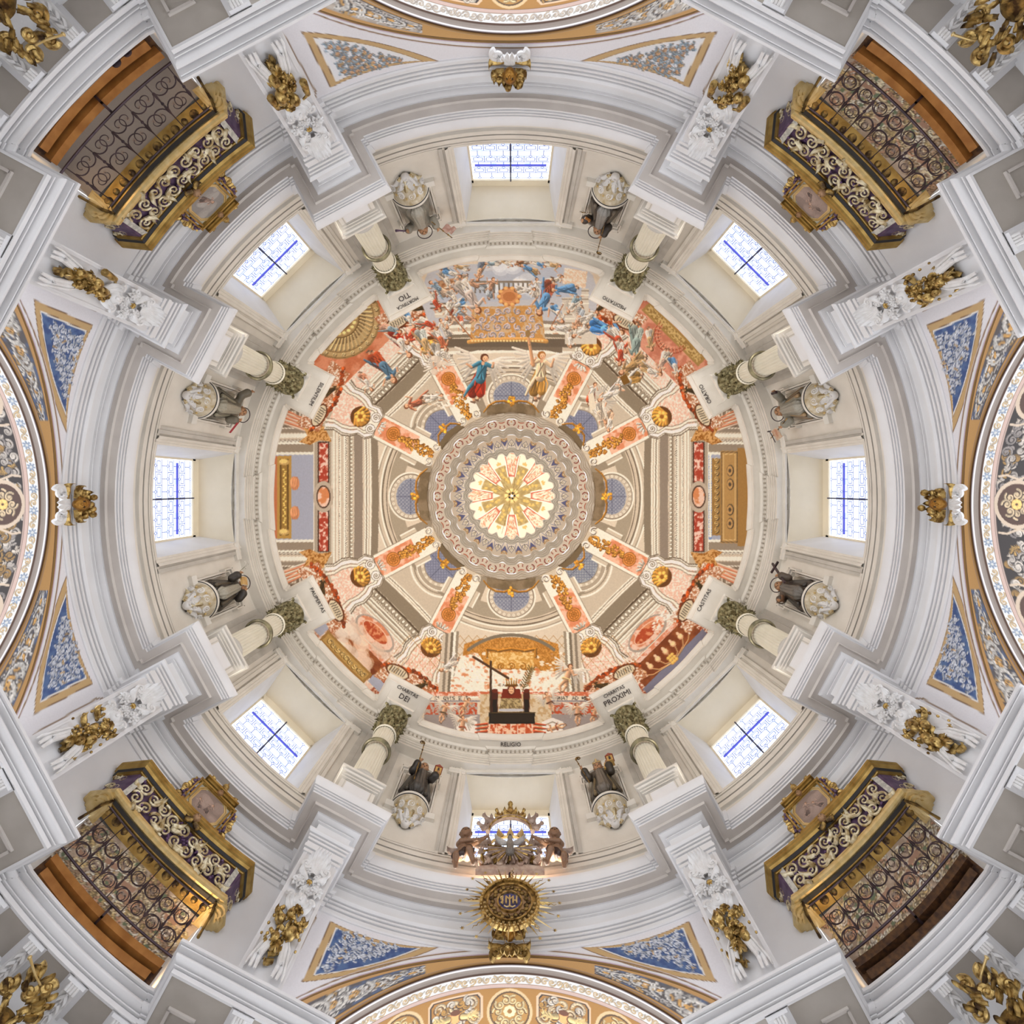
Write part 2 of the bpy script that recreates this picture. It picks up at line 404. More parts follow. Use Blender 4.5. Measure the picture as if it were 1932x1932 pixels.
for q, c in enumerate((45, 135, 225, 315)):
    plan = pier_plan(c)
    V, Fc, mt = sweep_plan(plan, low_prof, closed=False)
    o = mesh_obj('trim_%d' % (q + 1), V, Fc, M_WHITE, smooth=25)
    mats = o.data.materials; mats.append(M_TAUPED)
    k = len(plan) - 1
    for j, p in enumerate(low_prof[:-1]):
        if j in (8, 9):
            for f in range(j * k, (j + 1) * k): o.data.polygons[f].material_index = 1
    o['kind'] = 'structure'
    def put(me, name, A, t, o_, h, rz):
        ob = bpy.data.objects.new(name, me); COL.objects.link(ob); ob.parent = o
        ob.location = pl(A, o_, t, h); ob.rotation_euler = (0, 0, rz); return ob
    for dA in (-7.7, -2.57, 2.57, 7.7):
        put(MODM, 'modillion', c + dA, 0, LB - 0.12, 6.485, (c + dA - 90) * D2R); put(CAPM, 'modillion_cap', c + dA, 0, LB - 0.12, 6.45, (c + dA - 90) * D2R)
    for A, s in ((c - 17, -1), (c + 17, 1)):
        for t in (-0.02,):
            put(MODM, 'modillion', A, t, 7.80 - 0.12, 6.485, (A - 90) * D2R); put(CAPM, 'modillion_cap', A, t, 7.80 - 0.12, 6.45, (A - 90) * D2R)
        for sg in (-1, 1):
            put(COFM, 'soffit_coffer', A, sg * 0.66, 8.02, 6.50, (A - 90) * D2R)
            for oo in (8.5, 9.3, 10.1):
                if sg != -s and oo > 8.3: continue
                rz = (A - 90) * D2R + (-sg) * pi / 2 * -1
                put(MODM, 'modillion', A, sg * (0.40 + 0.12), oo, 6.485, (A - 90) * D2R + pi + sg * pi / 2)
                put(CAPM, 'modillion_cap', A, sg * (0.40 + 0.12), oo, 6.45, (A - 90) * D2R + pi + sg * pi / 2)
    # pier wall under the cornice
    wv, wf, _ = sweep_plan(plan, [(0, -1.5), (0.06, -1.5), (0.06, -1.1), (0, -1.05), (0, 5.2)], closed=False)
    o2 = mesh_obj('wall_%s_pier' % ('northeast', 'southeast', 'southwest', 'northwest')[q], wv, wf, M_WHITE, smooth=25); o2['kind'] = 'structure'

# ---- ring entablature under the drum
ring_prof = [(-0.12, 9.24), (0.02, 9.24), (0.035, 9.26), (0.035, 9.325), (-0.01, 9.33), (-0.01, 9.342), (0.055, 9.345), (0.055, 9.395), (0.01, 9.40), (0.01, 9.412), (0.075, 9.415), (0.075, 9.455), (0.03, 9.46), (0.03, 9.47), (0.095, 9.475), (0.13, 9.51), (0.13, 9.54), (0.01, 9.55), (0.01, 9.82), (0.055, 9.825), (0.055, 9.845), (0.03, 9.85), (0.03, 9.86), (0.10, 9.875), (0.14, 9.90), (0.14, 9.935),
             (0.25, 9.935), (0.25, 9.90), (0.265, 9.90), (0.275, 9.95), (0.415, 9.955), (0.415, 9.995), (0.385, 9.998), (0.385, 10.01), (0.435, 10.012), (0.435, 10.045), (0.40, 10.048), (0.40, 10.06), (0.452, 10.062), (0.452, 10.095), (0.42, 10.098), (0.42, 10.11), (0.466, 10.112), (0.466, 10.14), (0.485, 10.18), (0.505, 10.24), (0.51, 10.27), (0.51, 10.31), (0.40, 10.34), (-0.25, 10.36)]
rplan = ring_plan(8.10, 7.16, 0.335, 0.08, 0.08)
V, Fc, _ = sweep_plan(rplan, ring_prof)
o = mesh_obj('trim_5', V, Fc, M_WHITE, smooth=25); o['kind'] = 'structure'
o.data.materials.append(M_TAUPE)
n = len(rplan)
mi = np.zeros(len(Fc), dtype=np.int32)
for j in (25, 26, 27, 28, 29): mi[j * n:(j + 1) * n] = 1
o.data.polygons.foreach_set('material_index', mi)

# ---- drum plinth and wall with eight window openings
RW = 8.0
WIN = {}
for k in range(8): WIN[45 * k] = (1.27 if k % 2 == 0 else 1.19)
H_SILL, H_HEAD = 11.42, 14.64
plinth = [(0, 10.3), (0.16, 10.3), (0.16, 10.70), (0.11, 10.73), (0.11, 10.80), (0.16, 10.81), (0.16, 10.85), (0.06, 10.86), (0.06, 10.88), (0.10, 10.89), (0.10, 11.0), (0.03, 11.01), (0.03, 11.035), (0.10, 11.04), (0.10, 11.08), (0.03, 11.09), (0.03, 11.115), (0.07, 11.12), (0.07, 11.20), (0.0, 11.21), (0.0, 11.235), (0.07, 11.24), (0.07, 11.28), (0.0, 11.285), (0.0, 11.31), (0.055, 11.315), (0.055, 11.38), (0.02, 11.40), (0, 11.42)]
circ = [(RW * sin(i * 2 * D2R), -RW * cos(i * 2 * D2R)) for i in range(180)]
V, Fc, _ = sweep_plan(circ, plinth)
o = mesh_obj('baseboard_drum', V, Fc, M_CREAM, smooth=25); o['kind'] = 'structure'
o.data.materials.append(M_GREY)
mi = np.zeros(len(Fc), dtype=np.int32)
for j in (2, 3, 7, 11, 12, 15, 19, 23): mi[j * 180:(j + 1) * 180] = 1  # recessed faces in grey, groove shade put into the colour
o.data.polygons.foreach_set('material_index', mi)
DIRN = ['north', 'northeast', 'east', 'southeast', 'south', 'southwest', 'west', 'northwest']
for k in range(8):
    a0 = 45 * k; w0 = math.degrees(math.asin(WIN[a0] / RW))
    for (x0, x1, z0, nm) in ((a0 - 22.5, a0 - w0, H_SILL, DIRN[k] + '_by_' + DIRN[k - 1]), (a0 + w0, a0 + 22.5, H_SILL, DIRN[k] + '_by_' + DIRN[(k + 1) % 8]), (a0 - w0, a0 + w0, H_HEAD, DIRN[k] + '_head')):
        b = MB(); aa = np.linspace(x0, x1, 10); b.add([pt(x, RW, h) for h in (z0, 14.9) for x in aa], grid_faces(2, len(aa)))
        o = b.build('wall_drum_' + nm, M_CREAM); o['kind'] = 'structure'

# ---- windows
def glass_mat():
    m = bpy.data.materials.new('daylit_leaded_glass'); m.use_nodes = True; nt = m.node_tree
    b = nt.nodes['Principled BSDF']; b.inputs['Roughness'].default_value = 0.3
    b.inputs['Base Color'].default_value = (0.7, 0.8, 0.9, 1)
    oi = nt.nodes.new('ShaderNodeTexCoord'); n = nt.nodes.new('ShaderNodeTexNoise'); n.inputs['Scale'].default_value = 1.6; n.inputs['Detail'].default_value = 1
    nt.links.new(oi.outputs['Object'], n.inputs['Vector'])
    r = nt.nodes.new('ShaderNodeValToRGB'); r.color_ramp.elements[0].position = 0.38; r.color_ramp.elements[1].position = 0.6
    r.color_ramp.elements[0].color = (0.80, 0.89, 1.0, 1); r.color_ramp.elements[1].color = (1, 1, 1, 1)
    nt.links.new(n.outputs['Fac'], r.inputs['Fac']); nt.links.new(r.outputs['Color'], b.inputs['Emission Color'])
    b.inputs['Emission Strength'].default_value = GLASS_E
    return m
M_GLASS = glass_mat()
M_GLASSB = mat('pale_blue_daylit_glass', (0.4, 0.55, 0.7), 0.3, emit=((0.50, 0.68, 0.90), 1.35))
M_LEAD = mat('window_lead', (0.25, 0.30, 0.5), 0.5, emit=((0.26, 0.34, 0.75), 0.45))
M_BAR = mat('dark_window_bar', (0.05, 0.05, 0.09), 0.5)
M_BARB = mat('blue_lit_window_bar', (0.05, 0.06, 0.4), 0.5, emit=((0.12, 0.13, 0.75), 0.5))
G_R = 8.95
def make_window(k):
    a = 45 * k; hw = WIN[a]; gw = 1.035 if k % 2 == 0 else 0.93
    root = empty('window_%d' % (k + 1), (0, 0, 0), (a - 90) * D2R, kind='structure')
    # local axes x outwards, y tangential
    b = MB()                                            # reveal: cheeks and head
    n = 9
    fr = [(sqrt(RW * RW - (hw * (2 * i / (n - 1.0) - 1)) ** 2), hw * (2 * i / (n - 1.0) - 1)) for i in range(n)]
    bk = [(8.93 + 0.05 * (1 - (2 * i / (n - 1.0) - 1) ** 2), (gw + 0.06) * (2 * i / (n - 1.0) - 1)) for i in range(n)]
    V = [(x, y, H_HEAD) for x, y in fr] + [(x, y, H_HEAD) for x, y in bk]
    b.add(V, [(i, i + 1, n + i + 1, n + i) for i in range(n - 1)])
    V = [(x, y, H_SILL) for x, y in fr] + [(x, y, H_SILL) for x, y in bk]
    b.add(V, [(i, n + i, n + i + 1, i + 1) for i in range(n - 1)])
    b.build('window_head', M_REVEAL, root)
    b = MB()
    for e in (0, n - 1):
        V = [(*fr[e], H_SILL), (*bk[e], H_SILL), (*bk[e], H_HEAD), (*fr[e], H_HEAD)]
        b.add(V, [(0, 1, 2, 3)])
    b.build('window_cheek', M_WHITE, root)
    b = MB(); x = G_R
    b.box((x, 0, 14.53), (0.06, 2 * gw + 0.2, 0.30)); b.box((x, gw + 0.06, 12.9), (0.06, 0.09, 3.2)); b.box((x, -gw - 0.06, 12.9), (0.06, 0.09, 3.2)); b.box((x, 0, 11.40), (0.08, 2 * gw + 0.2, 0.1))
    b.build('window_frame', M_REVEAL, root)
    b = MB()
    b.box((x - 0.03, 0, 12.92), (0.05, 0.035, 2.95)); b.build('mullion', M_BAR, root)
    b = MB(); b.box((x - 0.03, 0, 13.7), (0.04, 2 * gw - 0.16, 0.035)); b.box((x - 0.03, 0, 12.7), (0.04, 2 * gw - 0.16, 0.035)); b.build('glazing_bar', M_BARB, root)
    # panes: two lights, each a mesh with its own edges
    h0, h1 = 11.45, 14.38
    for sg in (-1, 1):
        for (z0, z1) in ((h0, 12.7), (12.7, 13.7), (13.7, h1)):
            b = MB(); b.box((x + 0.02, sg * (gw + 0.02) / 2, (z0 + z1) / 2), (0.02, gw - 0.01, z1 - z0 - 0.01)); b.build('pane', M_GLASS, root)
    # lead pattern: rows of octagons and rectangles
    b = MB(); bb = MB(); t = 0.011; xx = x + 0.003
    def seg(y0, z0, y1, z1, t=t):
        dy, dz = y1 - y0, z1 - z0; L = sqrt(dy * dy + dz * dz); c_, s_ = dy / L, dz / L
        V = []
        for (u, v) in ((0, -t), (L, -t), (L, t), (0, t)): V.append((xx, y0 + u * c_ - v * s_, z0 + u * s_ + v * c_))
        b.add(V, [(0, 1, 2, 3)])
    rows = np.arange(14.30, 12.55, -0.23); cell = 0.26
    for sg in (-1, 1):
        nc = int(gw / cell)
        cw = (gw - 0.03) / nc
        for ri, z in enumerate(rows):
            for ci in range(nc):
                y0 = sg * (0.02 + ci * cw); y1 = sg * (0.02 + (ci + 1) * cw); zc = z - 0.115; yc = (y0 + y1) / 2
                q = 0.045
                if ri % 2 == 0:
                    seg(y0, z, yc - sg * q, z); seg(yc + sg * q, z, y1, z)
                    seg(yc - sg * q, z, yc, z - q); seg(yc, z - q, yc + sg * q, z); seg(yc - sg * q, z, yc, z + q); seg(yc, z + q, yc + sg * q, z)
                    seg(yc, z - q, yc, z - 0.23)
                    if (ci + ri) % 3 == 0: bb.add([(xx + 0.004, y0 + sg * 0.02, z - 0.02), (xx + 0.004, yc - sg * 0.02, z - 0.02), (xx + 0.004, yc - sg * 0.02, z - 0.2), (xx + 0.004, y0 + sg * 0.02, z - 0.2)], [(0, 1, 2, 3)])
                else:
                    seg(y0, z, y1, z); seg(y0, z, y0, z - 0.23); seg(y0 + sg * 0.05, z - 0.05, y1 - sg * 0.05, z - 0.05); seg(y0 + sg * 0.05, z - 0.17, y1 - sg * 0.05, z - 0.17)
                    seg(y0 + sg * 0.05, z - 0.05, y0 + sg * 0.05, z - 0.17); seg(y1 - sg * 0.05, z - 0.05, y1 - sg * 0.05, z - 0.17)
    b.build('window_lead', M_LEAD, root, smooth=0)
    bb.build('blue_glass', M_GLASSB, root, smooth=0)
    # moulded surround on the drum wall
    root2 = root
    sect = [(0, 0), (0, 0.05), (0.05, 0.05), (0.06, 0.07), (0.12, 0.07), (0.13, 0.10), (0.17, 0.12), (0.20, 0.12), (0.20, 0)]
    s = RW * math.asin(hw / RW)
    def place(V, Fc, name, m, smooth=25):
        Rm = Matrix.Rotation(-(a - 90) * D2R, 4, 'Z')
        R3 = np.array(Rm.to_3x3()); V2 = V @ R3.T
        return mesh_obj(name, V2, Fc, m, root, smooth)
    V, Fc = relief(a, RW, [(-s, 11.3), (-s, H_HEAD), (s, H_HEAD), (s, 11.3)], sect)
    place(V, Fc, 'surround', M_CREAM)
    # outer grey strips beside the frame, stepped
    b = MB()
    for sg in (-1, 1):
        Vp, Fp = relief(a, RW, [(sg * (s + 0.30), 11.3), (sg * (s + 0.30), 14.5)], [(-0.12, 0), (-0.12, 0.05), (-0.05, 0.05), (-0.04, 0.08), (0.05, 0.08), (0.05, 0)])
        b.add(Vp, Fp)
    V = np.concatenate(b.V); place(V, np.array(b.F), 'side_strip', M_GREY if k % 2 == 0 else M_CREAM)
    # curling relief above the head, and the two eared capitals
    sec = [(0, 0), (0.005, 0.08), (0.03, 0.085), (0.045, 0.02), (0.06, 0.085), (0.085, 0.08), (0.09, 0)]
    b = MB()
    z = H_HEAD + 0.24; w2 = s * 0.80
    for sg in (-1, 1):
        pth = [(sg * w2, z + 0.02), (sg * w2 * 0.72, z + 0.02), (sg * w2 * 0.72, z + 0.12), (sg * w2 * 0.55, z + 0.12), (sg * w2 * 0.50, z + 0.20), (sg * w2 * 0.34, z + 0.24), (sg * w2 * 0.26, z + 0.16), (sg * w2 * 0.22, z + 0.04), (sg * w2 * 0.10, z + 0.0)]
        if sg < 0: pth = pth[::-1]
        Vp, Fp = relief(a, RW, pth, sec); b.add(Vp, Fp)
    for r_ in (0.18, 0.11):
        pth = [(r_ * 1.15 * cos(t), z + 0.13 + r_ * 0.72 * sin(t)) for t in np.linspace(0, 2 * pi, 14)[:-1]]
        Vp, Fp = relief(a, RW, pth, [(0, 0), (0.005, 0.045), (0.025, 0.045), (0.03, 0)], closed=True); b.add(Vp, Fp)
    V = np.concatenate(b.V); place(V, np.array(b.F), 'cresting', M_CREAM)
    for sg in (-1, 1):
        b = MB(); c_ = sg * (s + 0.27)
        for r_ in (0.21, 0.155, 0.10, 0.05):
            pth = [(c_ + r_ * cos(t), 14.62 + r_ * 1.1 * sin(t)) for t in np.linspace(0, pi, 9)]
            Vp, Fp = relief(a, RW, pth, [(0, 0), (0, 0.09), (0.035, 0.09), (0.035, 0)]); b.add(Vp, Fp)
        Vp, Fp = relief(a, RW, [(c_ - 0.24, 14.60), (c_ + 0.24, 14.60)], [(0, 0), (0, 0.14), (-0.05, 0.14), (-0.08, 0.10), (-0.12, 0.08), (-0.12, 0)]); b.add(Vp, Fp)
        V = np.concatenate(b.V); place(V, np.array(b.F), 'scroll_capital', M_CREAM)
    return root
for k in range(8): make_window(k)

# ---- drum entablature
drum_prof = [(-0.28, 14.72), (0.0, 14.72), (0.0, 14.79), (-0.04, 14.80), (0.03, 14.81), (0.03, 14.865), (-0.02, 14.875), (0.05, 14.885), (0.05, 14.94), (0.0, 14.95), (0.08, 14.965), (0.08, 14.99), (0.0, 15.0), (0.0, 15.05), (0.014, 15.05), (0.014, 15.09), (0.0, 15.09), (0.0, 15.12), (0.03, 15.13), (0.05, 15.16), (0.05, 15.18), (0.075, 15.18), (0.075, 15.29), (0.13, 15.30), (0.16, 15.335), (0.18, 15.35),
             (0.36, 15.35), (0.36, 15.335), (0.38, 15.335), (0.38, 15.43), (0.395, 15.44), (0.405, 15.475), (0.43, 15.51), (0.445, 15.54), (0.445, 15.60), (0.3, 15.64), (-0.1, 15.66)]
dplan = ring_plan(7.72, 6.88, 0.30, 0.07, 0.07, mid=(0.60, 0.06))
dplan_in = ring_plan(7.72, 7.16, 0.30, 0.07, 0.07, mid=(0.60, 0.06))
dprof = [(p[0], p[1], dplan_in if i < 25 else dplan) for i, p in enumerate(drum_prof)]
V, Fc, _ = sweep_plan(dplan, dprof)
tr6 = mesh_obj('trim_6', V, Fc, M_CREAM, smooth=25); tr6['kind'] = 'structure'
tr6.data.materials.append(M_RED); n = len(dplan); mi = np.zeros(len(Fc), dtype=np.int32)
mi[13 * n:14 * n] = 1
tr6.data.polygons.foreach_set('material_index', mi)
# dentils: each its own piece
db = MB(); db.box((0, 0, 0), (0.05, 0.052, 0.09)); DENT = db.build('dentil', mat('dentil_stone', (0.40, 0.36, 0.30), 0.65), mesh_only=True)
M_DENTG = M_GREY
def walk(P, step, closed=True):
    P = np.asarray(P); Q = np.vstack([P, P[:1]]) if closed else P
    out = []
    for i in range(len(Q) - 1):
        yield Q[i], Q[i + 1]
_, _, mt6 = sweep_plan(dplan, [(0.075, 0), (0.075, 1)])
off = dplan_in + mt6 * 0.088
segs = []; cnt = 0
for p, q in walk(off, 0.1):
    L = np.linalg.norm(q - p)
    if L < 0.02: continue
    segs.append((p, q, L))
# straight pieces longer than a step are filled singly; arcs are walked continuously
pos = 0.0; carry = 0.05
rest = MB()
for (p, q, L) in segs:
    dvec = (q - p) / L; ang = atan2(dvec[1], dvec[0])
    t = carry
    while t < L - 0.01:
        c2 = p + dvec * t
        rr = np.linalg.norm(c2)
        if cnt < 300 and rr > 0:
            ob = bpy.data.objects.new('dentil', DENT); COL.objects.link(ob); ob.parent = tr6
            ob.location = (c2[0], c2[1], 15.235); ob.rotation_euler = (0, 0, ang + pi / 2); cnt += 1
        else:
            rest.box((c2[0], c2[1], 15.235), (0.05, 0.052, 0.09), Matrix.Rotation(ang + pi / 2, 3, 'Z'))
        t += 0.132
    carry = t - L
ro = rest.build('dentil_run', MATS['dentil_stone'], tr6, smooth=0); ro['kind'] = 'stuff'

# ---- lettering on the soffits
def text_obj(body, size, M4, m, parent, name='inscription', ext=0.004):
    cu = bpy.data.curves.new('t', 'FONT'); cu.body = body; cu.size = size; cu.align_x = 'CENTER'; cu.align_y = 'CENTER'; cu.extrude = ext; cu.resolution_u = 2
    ob = bpy.data.objects.new('t', cu); COL.objects.link(ob)
    dg = bpy.context.evaluated_depsgraph_get(); me = bpy.data.meshes.new_from_object(ob.evaluated_get(dg))
    bpy.data.objects.remove(ob); me.name = name; me.materials.clear(); me.materials.append(m)
    o = bpy.data.objects.new(name, me); COL.objects.link(o); o.matrix_world = M4
    if parent is not None: o.parent = parent
    return o
def text_soffit(body, A, rho, h, size, parent, upright_out=True, tan=0.0, m=None):
    """flat lettering read from below; top of the letters points to the dome centre if upright_out"""
    a = A * D2R; e_r = Vector(er(a)); e_t = Vector(et(a)); z = Vector((0, 0, -1))
    up = -e_r; right = up.cross(z)
    if not upright_out: up = e_r; right = up.cross(z)
    M4 = Matrix((( right[0], up[0], z[0], 0), (right[1], up[1], z[1], 0), (right[2], up[2], z[2], 0), (0, 0, 0, 1)))
    M4.translation = Vector(pl(A, rho, tan, h))
    return text_obj(body, size, M4, m or M_BLACK, parent)
ARCH = {0: 876.0, 90: 857.0, 180: 855.0, 270: 857.0}    # crown of each arch, px from the axis
RHO = 4.2
def arch_h(side, X):
    ha = 8.1 * 966 / ARCH[side]
    return ha - RHO + np.sqrt(np.maximum(RHO * RHO - X * X, 0.01))
# ================================================================ PAINTING: frescoes are rasterised to mesh colours
def s2l(c):
    c = np.asarray(c, dtype=np.float32)
    return np.where(c <= 0.04045, c / 12.92, ((c + 0.055) / 1.055) ** 2.4)
def hx(s): return np.array([int(s[i:i + 2], 16) for i in (0, 2, 4)], dtype=np.float32) / 255.0
def vnoise(H, W, cell, seed, octv=4):
    rs = np.random.RandomState(seed); out = np.zeros((H, W), np.float32); amp = 1.0; tot = 0
    for o in range(octv):
        c = max(2.0, cell / 2 ** o); gh = int(H / c) + 3; gw = int(W / c) + 3; g = rs.rand(gh, gw).astype(np.float32)
        y = np.arange(H) / c; x = np.arange(W) / c; yi = y.astype(int); xi = x.astype(int); fy = (y - yi)[:, None]; fx = (x - xi)[None, :]
        fy = fy * fy * (3 - 2 * fy); fx = fx * fx * (3 - 2 * fx)
        a = g[yi][:, xi]; b_ = g[yi][:, xi + 1]; c_ = g[yi + 1][:, xi]; d = g[yi + 1][:, xi + 1]
        out += amp * ((a * (1 - fx) + b_ * fx) * (1 - fy) + (c_ * (1 - fx) + d * fx) * fy); tot += amp; amp *= 0.55
    return out / tot
class Canvas:
    def __init__(s, x0, y0, x1, y1, sc, base):
        s.x0, s.y0, s.sc = x0, y0, sc; s.W = int((x1 - x0) * sc) + 1; s.H = int((y1 - y0) * sc) + 1
        s.A = np.zeros((s.H, s.W, 3), np.float32); s.A[:] = base
        s.T = None; s.L = np.array((-0.55, -0.8)); s.noise = {}; s.gam = 1.0; s.gain = 1.0
    def frame(s, adeg=None, mirror=1, off=(0, 0), k=1.0):
        """local (u tangential, v radial) at angle adeg; None = plain"""
        if adeg is None: s.T = None; return s
        a = adeg * D2R; s.T = (np.array([[cos(a) * mirror * k, sin(a) * k], [sin(a) * mirror * k, -cos(a) * k]]), np.array(off, float)); return s
    def tr(s, P):
        P = np.atleast_2d(np.asarray(P, float))
        if s.T is not None: P = P @ s.T[0].T + s.T[1]
        return (P - (s.x0, s.y0)) * s.sc
    def _blend(s, ya, yb, xa, xb, m, col, tex):
        reg = s.A[ya:yb, xa:xb]
        if tex is not None:
            n = s.tex(tex)[ya:yb, xa:xb, None]; c2 = tex[2]
            col = col * (1 - n) + c2 * n
        reg += (col - reg) * m[..., None]
    def tex(s, t):
        key = (t[0], t[1])
        if key not in s.noise:
            n = vnoise(s.H, s.W, t[0] * s.sc, t[1], 4); lo, hi = (t[3], t[4]) if len(t) > 3 else (0.42, 0.6)
            s.noise[key] = np.clip((n - lo) / (hi - lo), 0, 1)
        return s.noise[key]
    def poly(s, P, col, tex=None, alpha=1.0):
        Q = s.tr(P); xa = max(0, int(Q[:, 0].min())); xb = min(s.W, int(Q[:, 0].max()) + 2); ya = max(0, int(Q[:, 1].min())); yb = min(s.H, int(Q[:, 1].max()) + 2)
        if xa >= xb or ya >= yb: return s
        X = np.arange(xa, xb)[None, :] + 0.0; Y = np.arange(ya, yb)[:, None] + 0.0
        ins = np.zeros((yb - ya, xb - xa), bool); n = len(Q)
        for i in range(n):
            (x1, y1), (x2, y2) = Q[i], Q[(i + 1) % n]
            if y1 == y2: continue
            c = ((y1 > Y) != (y2 > Y)) & (X < (x2 - x1) * (Y - y1) / (y2 - y1) + x1)
            ins ^= c
        s._blend(ya, yb, xa, xb, ins * np.float32(alpha), col, tex); return s
    def line(s, P, w, col, w1=None, shade=0.0, tex=None, closed=False, alpha=1.0):
        Q = s.tr(P)
        if closed: Q = np.vstack([Q, Q[:1]])
        k = s.sc * (abs(np.linalg.det(s.T[0])) ** 0.5 if s.T is not None else 1.0)
        n = len(Q); ww = np.linspace(w, w if w1 is None else w1, n) * 0.5 * k
        for i in range(n - 1):
            p, q = Q[i], Q[i + 1]; r0, r1 = ww[i], ww[i + 1]; rm = max(r0, r1) + 1
            xa = max(0, int(min(p[0], q[0]) - rm)); xb = min(s.W, int(max(p[0], q[0]) + rm) + 2); ya = max(0, int(min(p[1], q[1]) - rm)); yb = min(s.H, int(max(p[1], q[1]) + rm) + 2)
            if xa >= xb or ya >= yb: continue
            dx = np.arange(xa, xb)[None, :] - p[0]; dy = np.arange(ya, yb)[:, None] - p[1]; d = q - p; L2 = d.dot(d) + 1e-6
            t = np.clip((dx * d[0] + dy * d[1]) / L2, 0, 1); ex = dx - t * d[0]; ey = dy - t * d[1]; dist = np.sqrt(ex * ex + ey * ey); rr = r0 + (r1 - r0) * t
            m = np.clip(rr - dist + 0.5, 0, 1) * alpha
            if shade:
                sh = (ex * s.L[0] + ey * s.L[1]) / np.maximum(rr, 0.5)
                c = np.clip(col * (1 + shade * sh[..., None] - 0.15 * shade), 0, 1.1)
                reg = s.A[ya:yb, xa:xb]; reg += (c - reg) * m[..., None]
            else: s._blend(ya, yb, xa, xb, m.astype(np.float32), col, tex)
        return s
    def ell(s, u, v, ru, rv, col, rot=0.0, shade=0.0, tex=None, alpha=1.0):
        t = np.linspace(0, 2 * pi, 28)[:-1]; c, q = cos(rot), sin(rot)
        P = np.column_stack([u + ru * np.cos(t) * c - rv * np.sin(t) * q, v + ru * np.cos(t) * q + rv * np.sin(t) * c])
        s.poly(P, col, tex, alpha)
        if shade:
            C0 = s.tr([(u, v)])[0]; Q = s.tr(P); xa = max(0, int(Q[:, 0].min())); xb = min(s.W, int(Q[:, 0].max()) + 2); ya = max(0, int(Q[:, 1].min())); yb = min(s.H, int(Q[:, 1].max()) + 2)
            dl = s.L * max(ru, rv) * s.sc * 0.22
            P2 = np.column_stack([u + (ru * 0.75) * np.cos(t) * c - (rv * 0.75) * np.sin(t) * q, v + (ru * 0.75) * np.cos(t) * q + (rv * 0.75) * np.sin(t) * c])
            old = s.T; Q2 = s.tr(P2) + dl
            s.T = None; s.poly(Q2 / s.sc + (s.x0, s.y0), np.clip(col * (1 + shade), 0, 1.05), None, alpha); s.T = old
        return s
    def ring(s, u, v, r, w, col, a0=0, a1=360, n=60, k=1.0, **kw):
        t = np.linspace(a0 * D2R, a1 * D2R, n); return s.line(np.column_stack([u + r * np.sin(t), v - r * k * np.cos(t)]), w, col, **kw)
    def rect(s, u0, u1, v0, v1, col, tex=None, alpha=1.0): return s.poly([(u0, v0), (u1, v0), (u1, v1), (u0, v1)], col, tex, alpha)
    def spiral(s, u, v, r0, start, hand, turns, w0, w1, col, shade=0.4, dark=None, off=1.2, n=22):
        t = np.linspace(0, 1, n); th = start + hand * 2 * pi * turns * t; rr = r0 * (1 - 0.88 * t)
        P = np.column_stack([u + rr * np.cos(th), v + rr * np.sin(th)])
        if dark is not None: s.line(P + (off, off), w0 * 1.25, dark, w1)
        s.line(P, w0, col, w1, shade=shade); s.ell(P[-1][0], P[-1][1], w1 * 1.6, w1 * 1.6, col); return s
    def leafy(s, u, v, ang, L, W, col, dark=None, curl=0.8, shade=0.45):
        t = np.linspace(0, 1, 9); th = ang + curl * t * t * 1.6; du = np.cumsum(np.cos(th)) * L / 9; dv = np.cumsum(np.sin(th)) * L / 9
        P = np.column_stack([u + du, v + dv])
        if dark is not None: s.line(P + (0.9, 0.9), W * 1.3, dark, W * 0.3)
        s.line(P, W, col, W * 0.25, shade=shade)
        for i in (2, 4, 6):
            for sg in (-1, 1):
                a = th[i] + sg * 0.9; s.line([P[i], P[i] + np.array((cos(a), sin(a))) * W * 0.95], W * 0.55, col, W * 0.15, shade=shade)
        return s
    def sample(s, X, Y):
        x = np.clip((X - s.x0) * s.sc, 0, s.W - 1.001); y = np.clip((Y - s.y0) * s.sc, 0, s.H - 1.001)
        xi = x.astype(int); yi = y.astype(int); xi1 = np.minimum(xi + 1, s.W - 1); yi1 = np.minimum(yi + 1, s.H - 1); fx = (x - xi)[:, None]; fy = (y - yi)[:, None]; A = s.A
        c = (A[yi, xi] * (1 - fx) + A[yi, xi1] * fx) * (1 - fy) + (A[yi1, xi] * (1 - fx) + A[yi1, xi1] * fx) * fy
        return s2l(np.clip(s.gain * np.clip(c, 0, 1) ** s.gam, 0, 1))

WHT = hx('f1ebe0'); STN = hx('d3c9b9'); CRM = hx('ddd3c3'); GRY = hx('a89d8c'); DGR = hx('8b7f6e'); BRN = hx('6e5f4c'); GLD = hx('cf9b4f'); GLD2 = hx('a8742c'); DGL = hx('7c5220')
ORG = hx('df9c78'); PNK = hx('ecd0c0'); RST = hx('b5562f'); MRED = hx('b8543c'); SKY = hx('b4b9c8'); BLU = hx('6ba0cc'); DBL = hx('4a6ea8'); TAN = hx('c0a06c'); SKN = hx('dcb698'); PWH = hx('f4efe6')
MARB = (9, 3, PNK, 0.45, 0.56); MARR = (5, 7, hx('ecd2c6'), 0.47, 0.64); SPK = (2.4, 11, hx('f3e8de'), 0.40, 0.66); FLK = (7, 19, PWH, 0.44, 0.50)

